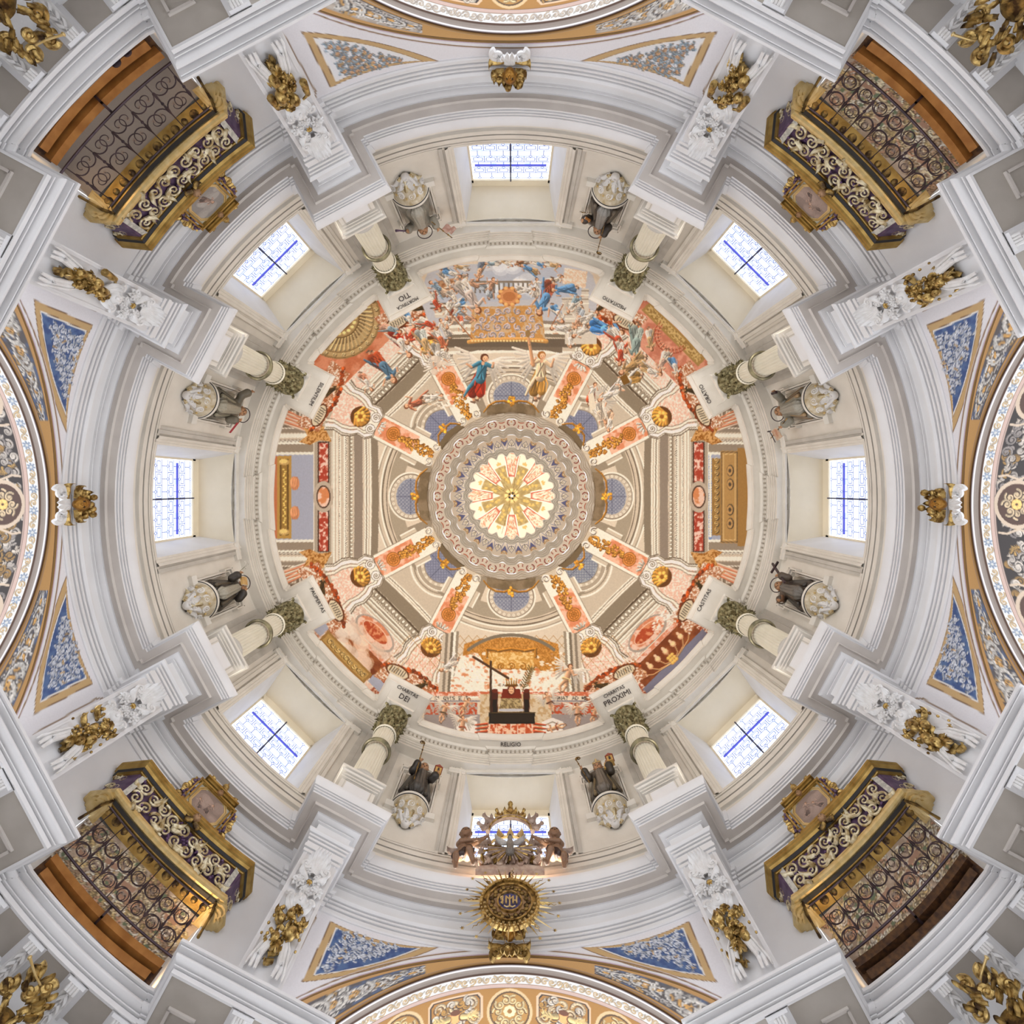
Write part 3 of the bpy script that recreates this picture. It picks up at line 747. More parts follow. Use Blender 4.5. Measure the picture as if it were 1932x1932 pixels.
DC = Canvas(-462, -462, 462, 462, 1.6, STN); DC.gam = 1.32; DC.gain = 1.12
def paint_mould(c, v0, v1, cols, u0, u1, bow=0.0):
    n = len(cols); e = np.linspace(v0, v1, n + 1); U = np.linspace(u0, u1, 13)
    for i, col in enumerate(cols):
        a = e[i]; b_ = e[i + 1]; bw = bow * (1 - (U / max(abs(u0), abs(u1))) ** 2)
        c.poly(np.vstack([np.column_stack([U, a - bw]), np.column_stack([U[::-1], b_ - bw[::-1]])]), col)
def eggdart(c, v, u0, u1, step, r, a=WHT, b_=BRN):
    for u in np.arange(u0, u1, step):
        c.ell(u, v, step * 0.36, r, b_); c.ell(u, v - r * 0.15, step * 0.26, r * 0.7, a)
def lattice(c, u0, v0, ru, rv, col=hx('a9adb9'), st=7.0):
    c.ell(u0, v0, ru, rv, col)
    for i in range(-8, 9):
        for j in range(-8, 9):
            uu = i * st; vv = j * st
            if (abs(uu) + 2) ** 2 / ru ** 2 + (abs(vv) + 2) ** 2 / rv ** 2 < 1:
                c.ring(u0 + uu, v0 + vv, st * 0.42, 0.9, hx('7d8297'), n=9)
    c.line([(u0 - ru, v0), (u0 + ru, v0)], 1.0, hx('666a80')); c.line([(u0, v0 - rv), (u0, v0 + rv)], 1.0, hx('666a80'))
RS = random.Random(5)
def figure(c, x, y, ang, s, robe, robe2=None, skin=SKN, wings=False, hair=hx('8a5a34'), seed=0, putto=False):
    """painted figure; ang = direction from hips to head in picture degrees (0 = right, 90 = down)"""
    r = random.Random(seed * 7 + int(x) * 3 + int(y)); a = ang * D2R; d = np.array((cos(a), sin(a))); q = np.array((-d[1], d[0])); o = np.array((x, y), float)
    dk = np.clip(skin * 0.62, 0, 1); R2 = robe if robe2 is None else robe2; hd = 1 if r.random() < 0.5 else -1
    if wings:
        for sg in (-1, 1):
            for k in range(7):
                b = o + d * s * 0.75 + q * sg * s * 0.2; tip = b + q * sg * s * (1.25 - 0.11 * k) + d * s * (0.55 - 0.26 * k)
                c.line([b, (b + tip) / 2 + d * s * 0.12, tip], s * 0.24, hx('e9e2d7') * (1 - 0.025 * k), s * 0.10, shade=0.14)
    kn = o - d * s * 0.62 + q * hd * s * 0.30; ft = kn - d * s * 0.55 - q * hd * s * 0.22
    kn2 = o - d * s * 0.55 - q * hd * s * 0.15; ft2 = kn2 - d * s * 0.50 + q * hd * s * 0.10
    for (k_, f_) in ((kn2, ft2), (kn, ft)):
        c.line([o, k_], s * 0.34, skin, s * 0.24, shade=0.4); c.line([k_, f_], s * 0.23, skin, s * 0.12, shade=0.4); c.line([f_, f_ + q * hd * s * 0.17], s * 0.12, dk, s * 0.07)
    if not putto:
        m1 = (kn * 0.75 + ft * 0.25); m2 = kn2 * 0.7 + ft2 * 0.3
        c.line([o + d * s * 0.2, (o + m1) / 2 + q * hd * s * 0.1, m1], s * 0.56, np.clip(robe * 0.86, 0, 1), s * 0.46, shade=0.3)
        c.line([o + d * s * 0.2, m2], s * 0.48, robe, s * 0.40, shade=0.3)
        c.line([o + q * hd * s * 0.15, o - d * s * 0.5 + q * hd * s * 0.45, o - d * s * 0.95 + q * hd * s * 0.62], s * 0.26, R2, s * 0.10, shade=0.45)
        for k in range(7):
            off_ = (k - 3) / 3.0; st = o + q * off_ * s * 0.20 + d * s * 0.1; e = (m1 if k % 2 else m2) + q * off_ * s * 0.22
            md = (st + e) / 2 + q * r.uniform(-0.14, 0.14) * s; c.line([st, md, e], s * 0.075, np.clip(robe * (0.62 if k % 2 else 1.16), 0, 1), s * 0.035)
    c.line([o, o + d * s * 0.72], s * 0.50, skin if putto else np.clip(R2 * 1.0, 0, 1), s * 0.44, shade=0.35)
    if not putto:
        for k in range(4): c.line([o + d * s * 0.78 + q * (k - 1.5) * s * 0.12, o + d * s * 0.4, o + d * s * 0.02 + q * (1.5 - k) * s * 0.10], s * 0.06, np.clip(R2 * (0.66 if k % 2 else 1.15), 0, 1))
    else: c.line([o - q * s * 0.3, o + q * s * 0.25 + d * s * 0.08], s * 0.2, robe, s * 0.1, shade=0.4); c.line([o + q * s * 0.28, o + q * s * 0.5 - d * s * 0.3], s * 0.16, robe, s * 0.05, shade=0.4)
    for sg in (-1, 1):                                   # arms
        sh = o + d * s * 0.74 + q * sg * s * 0.20; el = sh + (q * sg * r.uniform(0.22, 0.34) - d * r.uniform(0.05, 0.3)) * s; hn = el + (d * r.uniform(0.1, 0.45) - q * sg * r.uniform(-0.3, 0.25)) * s
        c.line([sh, el], s * 0.21, R2 if not putto else skin, s * 0.17, shade=0.35); c.line([el, hn], s * 0.14, skin, s * 0.09, shade=0.35); c.ell(hn[0], hn[1], s * 0.06, s * 0.06, skin)
    hc = o + d * s * 1.05 + q * s * r.uniform(-0.08, 0.08)
    c.line([o + d * s * 0.75, hc], s * 0.15, skin); c.ell(hc[0], hc[1], s * 0.20, s * 0.20, hair); f = hc - d * s * 0.04 + q * s * 0.05
    c.ell(f[0], f[1], s * 0.14, s * 0.155, skin, shade=0.12)
    for e in (-1, 1): c.ell(f[0] + q[0] * e * s * 0.05, f[1] + q[1] * e * s * 0.05, s * 0.022, s * 0.022, dk)
    c.line([f - d * s * 0.07 - q * s * 0.03, f - d * s * 0.07 + q * s * 0.03], s * 0.02, hx('a85a44'))
def cloud(c, x, y, r, col, n=6, seed=1):
    q = random.Random(seed)
    for i in range(n): c.ell(x + q.uniform(-r, r), y + q.uniform(-r, r) * 0.6, r * q.uniform(0.25, 0.5), r * q.uniform(0.2, 0.35), np.clip(col * q.uniform(0.92, 1.04), 0, 1), shade=0.06, alpha=0.55)
def flakes(c, x0, y0, x1, y1, n, seed, cols=(PWH, hx('d98e62'), hx('c9a37c'))):
    q = random.Random(seed)
    for i in range(n):
        x = q.uniform(x0, x1); y = q.uniform(y0, y1); r = q.uniform(1.2, 4.5); t = np.linspace(0, 2 * pi, 8)[:-1]
        P = [(x + r * q.uniform(0.5, 1.6) * cos(z), y + r * q.uniform(0.3, 0.9) * sin(z)) for z in t]; c.poly(P, cols[q.randrange(len(cols)) if q.random() < 0.45 else 0], alpha=0.8)

def paint_dome(c):
    # ground of every sector
    c.frame(None)
    for k in range(4):                                   # wide bays
        c.frame(90 * k)
        n = 25; 
        c.poly([(u, v) for (u, v) in [(-95, 165), (95, 165), (235, 450), (-235, 450)]], CRM)
        c.poly([(-40, 150), (40, 150), (62, 205), (118, 228), (118, 150), (-118, 150), (-118, 228), (-62, 205)], GRY)
        for (r, w, col) in ((228, 3, WHT), (225, 2.5, GRY), (222, 5, STN), (217.5, 3, WHT), (214, 3, DGR), (209, 4, STN), (206, 1.5, BRN)):
            c.ring(0, 29, -r, w, col, -31, 31)
        c.ring(0, 29, -190, 26, hx('b3a998'), -30, 30)
        c.ell(0, 190, 47, 43, STN); c.ring(0, 190, 45, 3, WHT, k=0.9); c.ring(0, 190, 42, 2, DGR, k=0.9); c.ring(0, 190, 38, 7, hx('c9bfb0'), k=0.9)
        for i in range(26):
            t = 2 * pi * i / 26; c.ring(38 * cos(t), 190 + 34 * sin(t), 2.0, 1.2, WHT, n=7)
        lattice(c, 0, 190, 34, 27)
        c.poly([(-46, 152), (46, 152), (46, 171), (20, 176), (0, 177), (-20, 176), (-46, 171)], hx('86765c'), (20, 5, hx('9c8c74'), 0.4, 0.6))
        bow = 3
        if k != 0 and k != 2:
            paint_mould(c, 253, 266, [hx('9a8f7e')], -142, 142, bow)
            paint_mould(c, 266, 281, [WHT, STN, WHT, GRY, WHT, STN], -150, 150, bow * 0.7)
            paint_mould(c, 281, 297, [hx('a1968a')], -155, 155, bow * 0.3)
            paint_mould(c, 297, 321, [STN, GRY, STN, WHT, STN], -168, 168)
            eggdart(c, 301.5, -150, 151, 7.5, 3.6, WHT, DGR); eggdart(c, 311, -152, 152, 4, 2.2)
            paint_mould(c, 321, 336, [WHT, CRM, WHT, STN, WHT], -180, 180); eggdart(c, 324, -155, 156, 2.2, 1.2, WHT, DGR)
            c.rect(-245, 245, 336, 452, hx('c9bfae'))
            c.rect(-112, 112, 337, 373, hx('b9afa0')); c.line([(-112, 338), (-112, 372), (112, 372), (112, 338)], 1.4, WHT, closed=True)
            for sg in (-1, 1):
                c.rect(sg * 26, sg * 104, 343, 365, hx('5d4438')); c.rect(sg * 28, sg * 102, 345.5, 362.5, MRED, MARR)
            c.ell(0, 354, 30, 19, hx('c7bcad')); c.ell(0, 354, 22, 13.5, hx('6a5040')); c.ell(0, 354, 19, 11, hx('d99b6e'), tex=MARB)
            c.rect(-80, 80, 373, 452, SKY)
            for sg in (-1, 1):                           # receding mouldings and pink columns beside the opening
                for i, (ua, ub, col) in enumerate([(80, 85, WHT), (85, 88, GRY), (88, 100, hx('a79c8d')), (100, 104, WHT), (104, 108, DGR), (108, 112, STN), (112, 120, WHT)]): c.rect(sg * ua, sg * ub, 373, 452, col)
                for v in np.arange(375, 450, 3.0): c.ell(sg * 106, v, 1.6, 1.1, WHT)
                c.poly([(sg * 122, 380), (sg * 172, 392), (sg * 176, 452), (sg * 122, 452)], hx('a59a8c'))
                for ins in (0, 4, 9): c.line([(sg * (130 + ins), 398 + ins), (sg * (170 - ins), 398 + ins), (sg * (170 - ins), 440 - ins), (sg * (130 + ins), 440 - ins)], 1.5, WHT if ins != 4 else BRN, closed=True)
                for i in range(8):
                    f = i / 7.0; c.line([(sg * (122 + f * 24), 381 + f * 6), (sg * (140 + f * 26), 430)], 3.4, ORG if i % 2 else hx('f0d9c8'), shade=0.3)
                c.poly([(sg * 104, 338), (sg * 132, 352), (sg * 152, 385), (sg * 142, 404), (sg * 132, 392), (sg * 116, 384), (sg * 104, 400), (sg * 98, 380), (sg * 107, 362)], hx('d9b27c'), (2.6, 23, GLD2, 0.5, 0.6))
            if k == 1:
                c.rect(-80, 80, 373, 379, hx('8fa5cc')); c.rect(-73, 73, 379, 396, hx('ad8e58')); c.rect(-87, 87, 395, 430, TAN); c.rect(-93, 93, 428, 452, hx('b08e55'))
                for ins in (1, 5): c.line([(-86 + ins, 396 + ins), (86 - ins, 396 + ins), (86 - ins, 428 - ins), (-86 + ins, 428 - ins)], 1.3, BRN if ins == 1 else hx('e0cb9c'), closed=True)
                for u in (-50, -24, 24, 50):
                    c.ell(u, 414, 11, 7, BRN); c.ell(u, 413, 9, 5.5, hx('caa874')); c.ell(u, 413, 4, 2.8, BRN)
                for u in range(-70, 71, 12): c.spiral(u, 387, 5, 0, 1, 1.2, 2, 1, hx('d8bc85'), dark=BRN)
                for v in np.arange(-78, 78, 4.6): c.ell(v, 376, 2.6, 2.6, WHT)
            else:
                c.rect(-78, 78, 414, 441, hx('c3a35f')); c.rect(-72, 72, 419, 436, hx('7d6230')); c.rect(-68, 68, 422, 433, hx('a98b4c'))
                for u in (-66, 66): c.ell(u, 428, 6, 10, hx('cdb27a'), shade=0.2)
                for u in np.arange(-52, 53, 4): c.ell(u, 427 + 2 * sin(u), 2.0, 2.6, hx('c3a76a'), shade=0.3)
                for u in (-30, 26):
                    c.ell(u, 408, 13, 9, hx('d9a37e'), shade=0.15)
                    for i in range(4): c.line([(u - 12, 403 + 3 * i), (u + 12, 403 + 3 * i)], 0.9, hx('b37a58'))
                c.rect(-78, 78, 441, 452, hx('c98862'))
        for v in (152,): pass
    for k in range(4):                                   # narrow diagonal bays
        c.frame(45 + 90 * k)
        c.poly([(-38, 155), (38, 155), (128, 450), (-128, 450)], hx('cfc5b5'))
        c.poly([(-38, 160), (38, 160), (60, 225), (-60, 225)], GRY)
        for (r, w, col) in ((0, 6, WHT), (6, 4, GRY), (11, 3, WHT), (15, 8, hx('b9ae9e')), (22, 2, BRN)):
            c.ring(0, 178, -(64 - r), w * 0.6, col, -78, 78)
        c.ring(0, 182, 39, 6, hx('cfc6b6')); 
        for i in range(22): c.ring(39 * cos(2 * pi * i / 22), 182 + 39 * sin(2 * pi * i / 22), 1.8, 1.1, WHT, n=7)
        lattice(c, 0, 184, 34, 32, hx('9ca0b4') if k != 1 else hx('aab0b8'))
        c.poly([(-30, 150), (30, 150), (30, 166), (0, 172), (-30, 166)], hx('86765c'))
        W_ = 95
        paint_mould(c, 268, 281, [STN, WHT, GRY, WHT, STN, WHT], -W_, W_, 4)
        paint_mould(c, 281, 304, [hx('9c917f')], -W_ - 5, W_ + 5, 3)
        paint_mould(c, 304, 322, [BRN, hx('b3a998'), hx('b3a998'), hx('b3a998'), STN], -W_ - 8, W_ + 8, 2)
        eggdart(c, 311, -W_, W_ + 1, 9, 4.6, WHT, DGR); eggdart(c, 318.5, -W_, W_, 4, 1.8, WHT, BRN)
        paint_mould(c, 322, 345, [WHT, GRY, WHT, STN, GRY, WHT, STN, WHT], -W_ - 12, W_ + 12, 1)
        c.rect(-125, 125, 345, 460, PNK, SPK)
        if k in (1, 2):
            c.rect(-70, 70, 346, 384, hx('d8c2b2'), SPK)
            c.ell(0, 364, 46, 23, hx('b7ada3')); c.ell(0, 363, 42, 19.5, hx('d99a78'), tex=MARB); c.ell(0, 362, 30, 11, hx('bd6038'), tex=(6, 31, hx('dca07a'), 0.5, 0.6)); c.ring(0, 362, 30, 1.6, hx('eccdb8'), k=0.4)
            c.rect(-110, 110, 384, 393, hx('dd9c7c'), MARR); c.line([(-110, 384), (110, 384)], 1.2, WHT); c.line([(-110, 394), (110, 394)], 1.2, hx('8a4a2c'))
            c.rect(-70, 70, 394, 430, hx('8a4c1e'), (16, 37, hx('a5683a'), 0.4, 0.62)); c.rect(-110, -70, 394, 460, hx('a9572c'), SPK); c.rect(70, 110, 394, 460, hx('a9572c'), SPK)
            if k == 1:
                c.rect(-80, 80, 432, 460, hx('8e8fa2')); c.rect(-74, 74, 394, 432, hx('8d4f22'), (18, 41, hx('a5683a'), 0.4, 0.62))
                for u in (-58, -40, -20, 0, 20, 40, 58):
                    c.line([(u * 0.15, 436), (u * 0.8, 430 - abs(u) * 0.05), (u, 418)], 2.2, hx('d9b489'), shade=0.4); c.ell(u, 412, 5.5, 6, hx('dcb592'), shade=0.2); c.ell(u, 405, 3, 4, hx('e8cdb0'))
                for i in range(9): c.ell((i % 3 - 1) * 5, 425 + (i // 3) * 6, 4, 3.5, hx('c9a063'), shade=0.3)
                flakes(c, -115, 380, -50, 412, 60, 5); flakes(c, -70, 355, -10, 372, 60, 6)
            else:
                cloud(c, 10, 408, 45, hx('e3cdbb'), 16, 3); cloud(c, 40, 415, 40, hx('eaddd0'), 10, 4)
                c.rect(-52, 66, 422, 446, hx('ab8a50')); c.rect(-47, 61, 426, 442, hx('c3a56a'))
                for u in range(-40, 58, 11): c.spiral(u, 434, 5, u, 1, 1.3, 2.2, 1, hx('ddc590'), dark=hx('7d6230'))
                c.rect(-84, -54, 418, 436, SKY); c.rect(68, 90, 416, 440, SKY)
        if k == 3:                                       # big carved shell disc
            c.poly([(-130, 372), (130, 372), (120, 460), (-120, 460)], hx('cc8560'), (14, 43, hx('dda283'), 0.4, 0.6))
            c.frame(None); cx, cy = 655.0 - 963.5, 618.0 - 938
            for (r, col) in ((78, hx('a98f63')), (74, hx('c9b287')), (66, hx('9c8257')), (64, hx('c5ae82')), (50, hx('8a7148')), (36, hx('b39a6d')), (24, hx('8f7348')), (21, hx('c0704c'))): c.ell(cx - 15, cy - 18, r, r, col)
            for i in range(44):
                t = 2 * pi * i / 44; c.line([(cx - 15 + 40 * cos(t), cy - 18 + 40 * sin(t)), (cx - 15 + 61 * cos(t + 0.12), cy - 18 + 61 * sin(t + 0.12))], 3.4, hx('d8c499'), 5, shade=0.5)
            for i in range(26):
                t = 2 * pi * i / 26; c.spiral(cx - 15 + 70 * cos(t), cy - 18 + 70 * sin(t), 4, t, 1, 1.2, 1.8, 0.9, hx('dccba2'), dark=hx('8a7148'))
            for i in range(20):
                t = 2 * pi * i / 20; c.ell(cx - 15 + 30 * cos(t), cy - 18 + 30 * sin(t), 4.5, 4, hx('c7b083'), shade=0.3)
        if k == 0:
            c.rect(-120, 120, 372, 460, hx('cf9078'), (10, 47, hx('dfac96'), 0.42, 0.6)); c.rect(-75, 75, 424, 446, hx('b79b62')); c.rect(-70, 70, 428, 442, hx('d6c08c'), (3, 53, hx('a98b52'), 0.5, 0.6))
            for r in (34, 28): c.ring(0, 432, r, 2, hx('b45e3a'), -90, 90)
            for i in range(13): t = (-80 + 13.3 * i) * D2R; c.line([(24 * sin(t), 432 - 24 * cos(t)), (33 * sin(t), 432 - 33 * cos(t))], 2.6, hx('dba388'), shade=0.4)
    # ribs with festoons and cartouches
    for A in BLK:
        c.frame(A)
        c.rect(-33, 33, 188, 222, STN); c.line([(-33, 222), (-33, 190)], 3, WHT); c.line([(33, 222), (33, 190)], 3, WHT); c.line([(-34, 222), (-21, 222)], 3, GRY); c.line([(34, 222), (21, 222)], 3, GRY)
        c.rect(-24, 24, 172, 300, WHT); c.rect(-19, 19, 205, 298, hx('dd9c78'), (8, 59, hx('ecc6b0'), 0.42, 0.62)); c.line([(-25, 172), (-25, 300)], 1.2, GRY); c.line([(25, 172), (25, 300)], 1.2, GRY)
        c.ell(0, 252, 14, 13, GLD2); c.ell(0, 252, 12.5, 11.5, hx('dfa05e'))
        c.ring(0, 252, 9, 1.4, GLD2, n=20); c.ring(0, 252, 5, 1.4, GLD2, n=14)
        for i in range(8): t = pi * i / 4; c.line([(0, 252), (9 * cos(t), 252 + 9 * sin(t))], 1.1, GLD2)
        q = random.Random(A)
        for i in range(64):
            v = 168 + 72 * (i / 64.0); wd = 4 + 6.5 * sin(pi * min(1, (v - 163) / 80.0)); u = q.uniform(-wd, wd)
            c.ell(u, v, 3.4, 3.0, np.clip(hx('b37d2c') * q.uniform(0.7, 1.0), 0, 1)); c.ell(u - 0.7, v - 0.7, 2.2, 1.9, np.clip(hx('e3b25e') * q.uniform(0.85, 1.1), 0, 1))
        for sg in (-1, 1):
            c.ell(sg * 15, 168, 8.5, 8.5, hx('ece4d6'), shade=0.05); c.spiral(sg * 15, 168, 7.5, 0 if sg > 0 else pi, -sg, 1.5, 2.6, 1.2, WHT, dark=DGR, off=1.0)
        # cartouche
        P = [(-9, 286), (-22, 284), (-33, 296), (-31, 312), (-40, 322), (-46, 338), (-44, 356), (-52, 372), (52, 372), (44, 356), (46, 338), (40, 322), (31, 312), (33, 296), (22, 284), (9, 286)]
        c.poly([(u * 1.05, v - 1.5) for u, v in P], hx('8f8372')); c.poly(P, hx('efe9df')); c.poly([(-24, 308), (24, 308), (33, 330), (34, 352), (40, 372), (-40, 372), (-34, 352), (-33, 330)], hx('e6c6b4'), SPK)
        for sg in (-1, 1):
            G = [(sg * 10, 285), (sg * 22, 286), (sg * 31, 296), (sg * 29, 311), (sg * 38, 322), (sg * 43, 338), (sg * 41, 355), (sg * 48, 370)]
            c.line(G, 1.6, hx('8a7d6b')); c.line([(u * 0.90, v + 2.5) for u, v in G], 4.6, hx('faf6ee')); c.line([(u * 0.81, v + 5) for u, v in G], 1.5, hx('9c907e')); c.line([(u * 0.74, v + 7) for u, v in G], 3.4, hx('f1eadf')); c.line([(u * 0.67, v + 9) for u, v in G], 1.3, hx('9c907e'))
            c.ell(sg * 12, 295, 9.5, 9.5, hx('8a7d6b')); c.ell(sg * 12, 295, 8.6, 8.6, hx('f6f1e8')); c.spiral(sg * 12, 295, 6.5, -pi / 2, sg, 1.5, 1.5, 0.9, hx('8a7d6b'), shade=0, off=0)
        c.ell(0, 322, 20, 19, DGL)
        for i in range(9): t = -pi / 2 + (i - 4) * 0.42; c.line([(0, 332), (17 * cos(t), 322 + 15 * sin(t))], 5.0, hx('d6a657'), 7.5, shade=0.5)
        for i in range(6): t = 2 * pi * i / 6; c.ell(8 * cos(t), 322 + 7 * sin(t), 4, 3.6, hx('e0b46a'), shade=0.2)
        c.ell(0, 322, 4, 4, GLD2)
        for i in range(4): c.leafy(-6 + 4 * i, 280, -pi / 2 + (i - 1.5) * 0.5, 9, 3.5, WHT, GRY, 0.2)
        # rusty frame with tablet and reclining figure behind the ressaut
        c.poly([(-62, 378), (62, 378), (70, 420), (-70, 420)], hx('b98058'), SPK)
        for i in range(46):
            u = -66 + 132 * (i / 45.0); c.ell(u + q.uniform(-2, 2), 394 - 22 * cos(u / 66 * 1.3) + q.uniform(-3, 3) + 6, 4.2, 3.2, np.clip(hx('a85a28') * q.uniform(0.6, 1.15), 0, 1), shade=0.25)
        side = {28: 1, 332: -1, 62: 1, 298: -1, 118: 1, 242: -1, 152: -1, 208: 1}[A]
        c.ell(side * 34, 392, 24, 13, hx('7a4a22')); c.ell(side * 34, 392, 21, 10, hx('ddd3bd'))
        for i in range(7): c.line([(side * 34 - 14 + i * 4.6, 386), (side * 34 - 12.5 + i * 4.6, 396)], 1.4, hx('3c3328'))
        figure(c.frame(A), -side * 18, 395, -80 - side * 40, 15, hx('7d6330'), hx('5d4a24'), hx('c99f78'), seed=A)
    # golden swags hanging around the lantern ring
    for A in range(0, 360, 45):
        c.frame(A); w_ = 52 if A % 90 == 0 else 28
        for sg in (-1, 1):
            c.line([(sg * w_, 168 - (4 if w_ < 40 else 9)), (sg * w_ * 0.8, 172), (sg * w_ * 0.55, 179), (sg * w_ * 0.25, 180), (0, 176)], 2.6, hx('b98a36'), 5.0, shade=0.4)
        for i in range(12): c.ell(RS.uniform(-5, 5), 180 + RS.uniform(-8, 8), 3, 3, np.clip(hx('d2a047') * RS.uniform(0.7, 1.1), 0, 1), shade=0.3)
    c.frame(None)
def absf(c): c.frame(0, off=(0, 0)); c.T = (np.eye(2), np.array((-963.5, -938.0))); return c
def paint_north(c):
    absf(c)
    # architecture of the north bay
    c.poly([(812, 498), (1112, 498), (1130, 560), (1110, 640), (820, 640), (790, 560)], hx('c9cbd0'))
    c.poly([(835, 488), (1090, 488), (1118, 520), (1118, 500)], hx('d9d4cc'))
    paint_mould(c.frame(0), 268, 330, [WHT, STN, GRY, WHT, STN, hx('958a79'), WHT, STN, WHT, hx('a0958a')], -120, 120, -3); absf(c)
    c.poly([(868, 655), (1060, 655), (1060, 668), (1030, 662), (900, 662), (868, 668)], hx('8c8070'))
    c.poly([(830, 640), (1100, 640), (1095, 656), (835, 656)], hx('7f7364'))
    for (x0, x1, y0, y1) in ((820, 880, 565, 600), (1060, 1110, 545, 600), (1065, 1125, 590, 650)):
        c.poly([(x0, y0), (x1, y0), (x1, y1), (x0, y1)], hx('d9d3c8'))
        for i in range(4): c.line([(x0, y0 + 4 + 8 * i), (x1, y0 + 4 + 8 * i)], 2.2, WHT if i % 2 else GRY)
    c.poly([(820, 520), (1060, 500), (1100, 520), (1095, 560), (830, 575)], hx('c2c8d2')); cloud(c, 960, 525, 45, hx('dfe3e8'), 10, 2)
    c.poly([(1065, 505), (1108, 512), (1104, 545), (1060, 535)], hx('e3cdb4'), SPK); c.ell(972, 530, 5, 4, hx('ffffff'))
    for x in range(860, 1000, 9): c.line([(x, 535), (x, 552)], 3, hx('8d8375'), shade=0.3)
    c.line([(825, 532), (1000, 532)], 4, hx('9d9284')); c.poly([(826, 530), (856, 525), (858, 552), (826, 556)], hx('c7a482'), (3, 61, hx('a97a52'), 0.5, 0.6))
    for y in (574, 582): c.line([(812, y), (872, y - 2)], 3, hx('857a6c'))
    # brocade hanging
    c.poly([(890, 580), (1020, 576), (1028, 642), (886, 646)], hx('d3bc9c'), (5, 91, hx('cfa468'), 0.42, 0.52))
    for i in range(7):
        for j in range(4):
            x = 900 + i * 19 + (j % 2) * 9; y = 588 + j * 15
            if x < 1020: c.spiral(x, y, 7, i, 1 if (i + j) % 2 else -1, 1.2, 3.2, 1.4, hx('c3bcc4')); c.leafy(x - 4, y + 4, i + j, 10, 3, hx('c9c3c8'))
    c.line([(884, 646), (920, 642), (990, 641), (1030, 645)], 8, hx('dcb071'), shade=0.2)
    for x in range(890, 1028, 6): c.ell(x, 644, 2, 2, hx('f2d9a6'))
    c.ell(960, 560, 21, 18, hx('b07a4c')); c.ell(960, 560, 18, 15, hx('dba678')); c.ell(960, 560, 12, 9, hx('c68d5e'))
    for i in range(10): c.ell(960 + 19 * cos(i * pi / 5), 560 + 16 * sin(i * pi / 5), 4.5, 4, hx('d9a574'), shade=0.2)
    for (i, (x, y)) in enumerate([(835, 552), (842, 528), (868, 535), (900, 540), (1012, 545), (1045, 530), (1085, 560), (1092, 600), (1060, 620), (838, 622), (862, 595), (880, 600), (1075, 640), (1100, 625), (828, 500 + 45), (925, 545), (990, 548), (855, 560)]):
        figure(c, x, y, (i * 67) % 360, 15 + (i * 5) % 6, hx(('ded6cb', 'c9c3bb', 'd9c4b0', 'b9c0c6')[i % 4]), hx(('efe8dd', 'c7a58c', '9fb4c4', 'e3d9cc')[(i * 3) % 4]), seed=i)
    B1 = hx('7aa6cc'); W1 = hx('e3dbd0'); R1 = hx('c4674a'); G1 = hx('c9b08a'); BR = hx('a07a5c'); GB = hx('9fb3bc')
    for (x, y, an, s, r1, r2, wg) in [(885, 555, 60, 34, W1, hx('cfc4bd'), 0), (1030, 560, 115, 32, hx('b06f58'), B1, 0), (1065, 545, 170, 22, B1, B1, 0), (1000, 508, 200, 17, G1, B1, 0), (850, 515, 20, 18, B1, W1, 0), (870, 505, -160, 14, W1, G1, 0),
                                      (905, 510, 100, 18, hx('8f99a6'), SKN, 0), (1040, 500, 10, 15, W1, G1, 0), (930, 498, 180, 13, W1, GB, 0), (955, 496, 30, 12, G1, W1, 0), (985, 494, 160, 13, W1, BR, 0), (1015, 498, 20, 13, W1, B1, 0), (820, 570, 60, 18, W1, R1, 0), (1052, 590, 60, 18, B1, W1, 0),
                                      (845, 600, 100, 18, R1, W1, 0), (865, 575, 150, 15, B1, W1, 0), (1080, 575, 120, 16, GB, W1, 1), (870, 610, 80, 15, hx('d98a6c'), W1, 0)]:
        figure(c, x, y, an, s, r1, r2, wings=bool(wg), seed=3)
    # two flying angels
    figure(c, 905, 716, -80, 39, hx('b8492c'), hx('5c93a8'), wings=True, seed=9, hair=hx('7a4a28'))
    figure(c, 1018, 712, -85, 39, hx('c9a05a'), hx('e5d0b4'), wings=True, seed=12, hair=hx('b5813f'))
    c.line([(1005, 690), (998, 650), (995, 632)], 7, hx('d9b08c'), 4, shade=0.3); c.ell(995, 630, 5, 7, hx('a88c60'))
    # group on the left (north-west) and right (north-east)
    for (x, y, an, s, r1, r2, wg) in [(755, 645, 60, 24, hx('bf4a2e'), W1, 0), (722, 690, 50, 27, hx('c06842'), hx('6f8fa5'), 0), (780, 625, 120, 20, W1, R1, 0), (800, 645, 70, 22, hx('c7ccc8'), G1, 0), (830, 640, 60, 18, W1, hx('c98463'), 0), (825, 668, 80, 18, hx('b9b4ac'), W1, 1), (690, 720, 60, 15, hx('d9a68b'), W1, 0),
                                      (770, 600, 60, 15, B1, W1, 0), (805, 610, 30, 16, W1, R1, 0), (735, 620, 20, 16, hx('dfb9a4'), GB, 0), (845, 585, 100, 14, W1, W1, 0), (790, 760, 160, 20, hx('bda893'), hx('b77a60'), 0), (815, 752, -20, 14, W1, W1, 0)]:
        figure(c, x, y, an, s * 1.22, r1, r2, wings=bool(wg), seed=4)
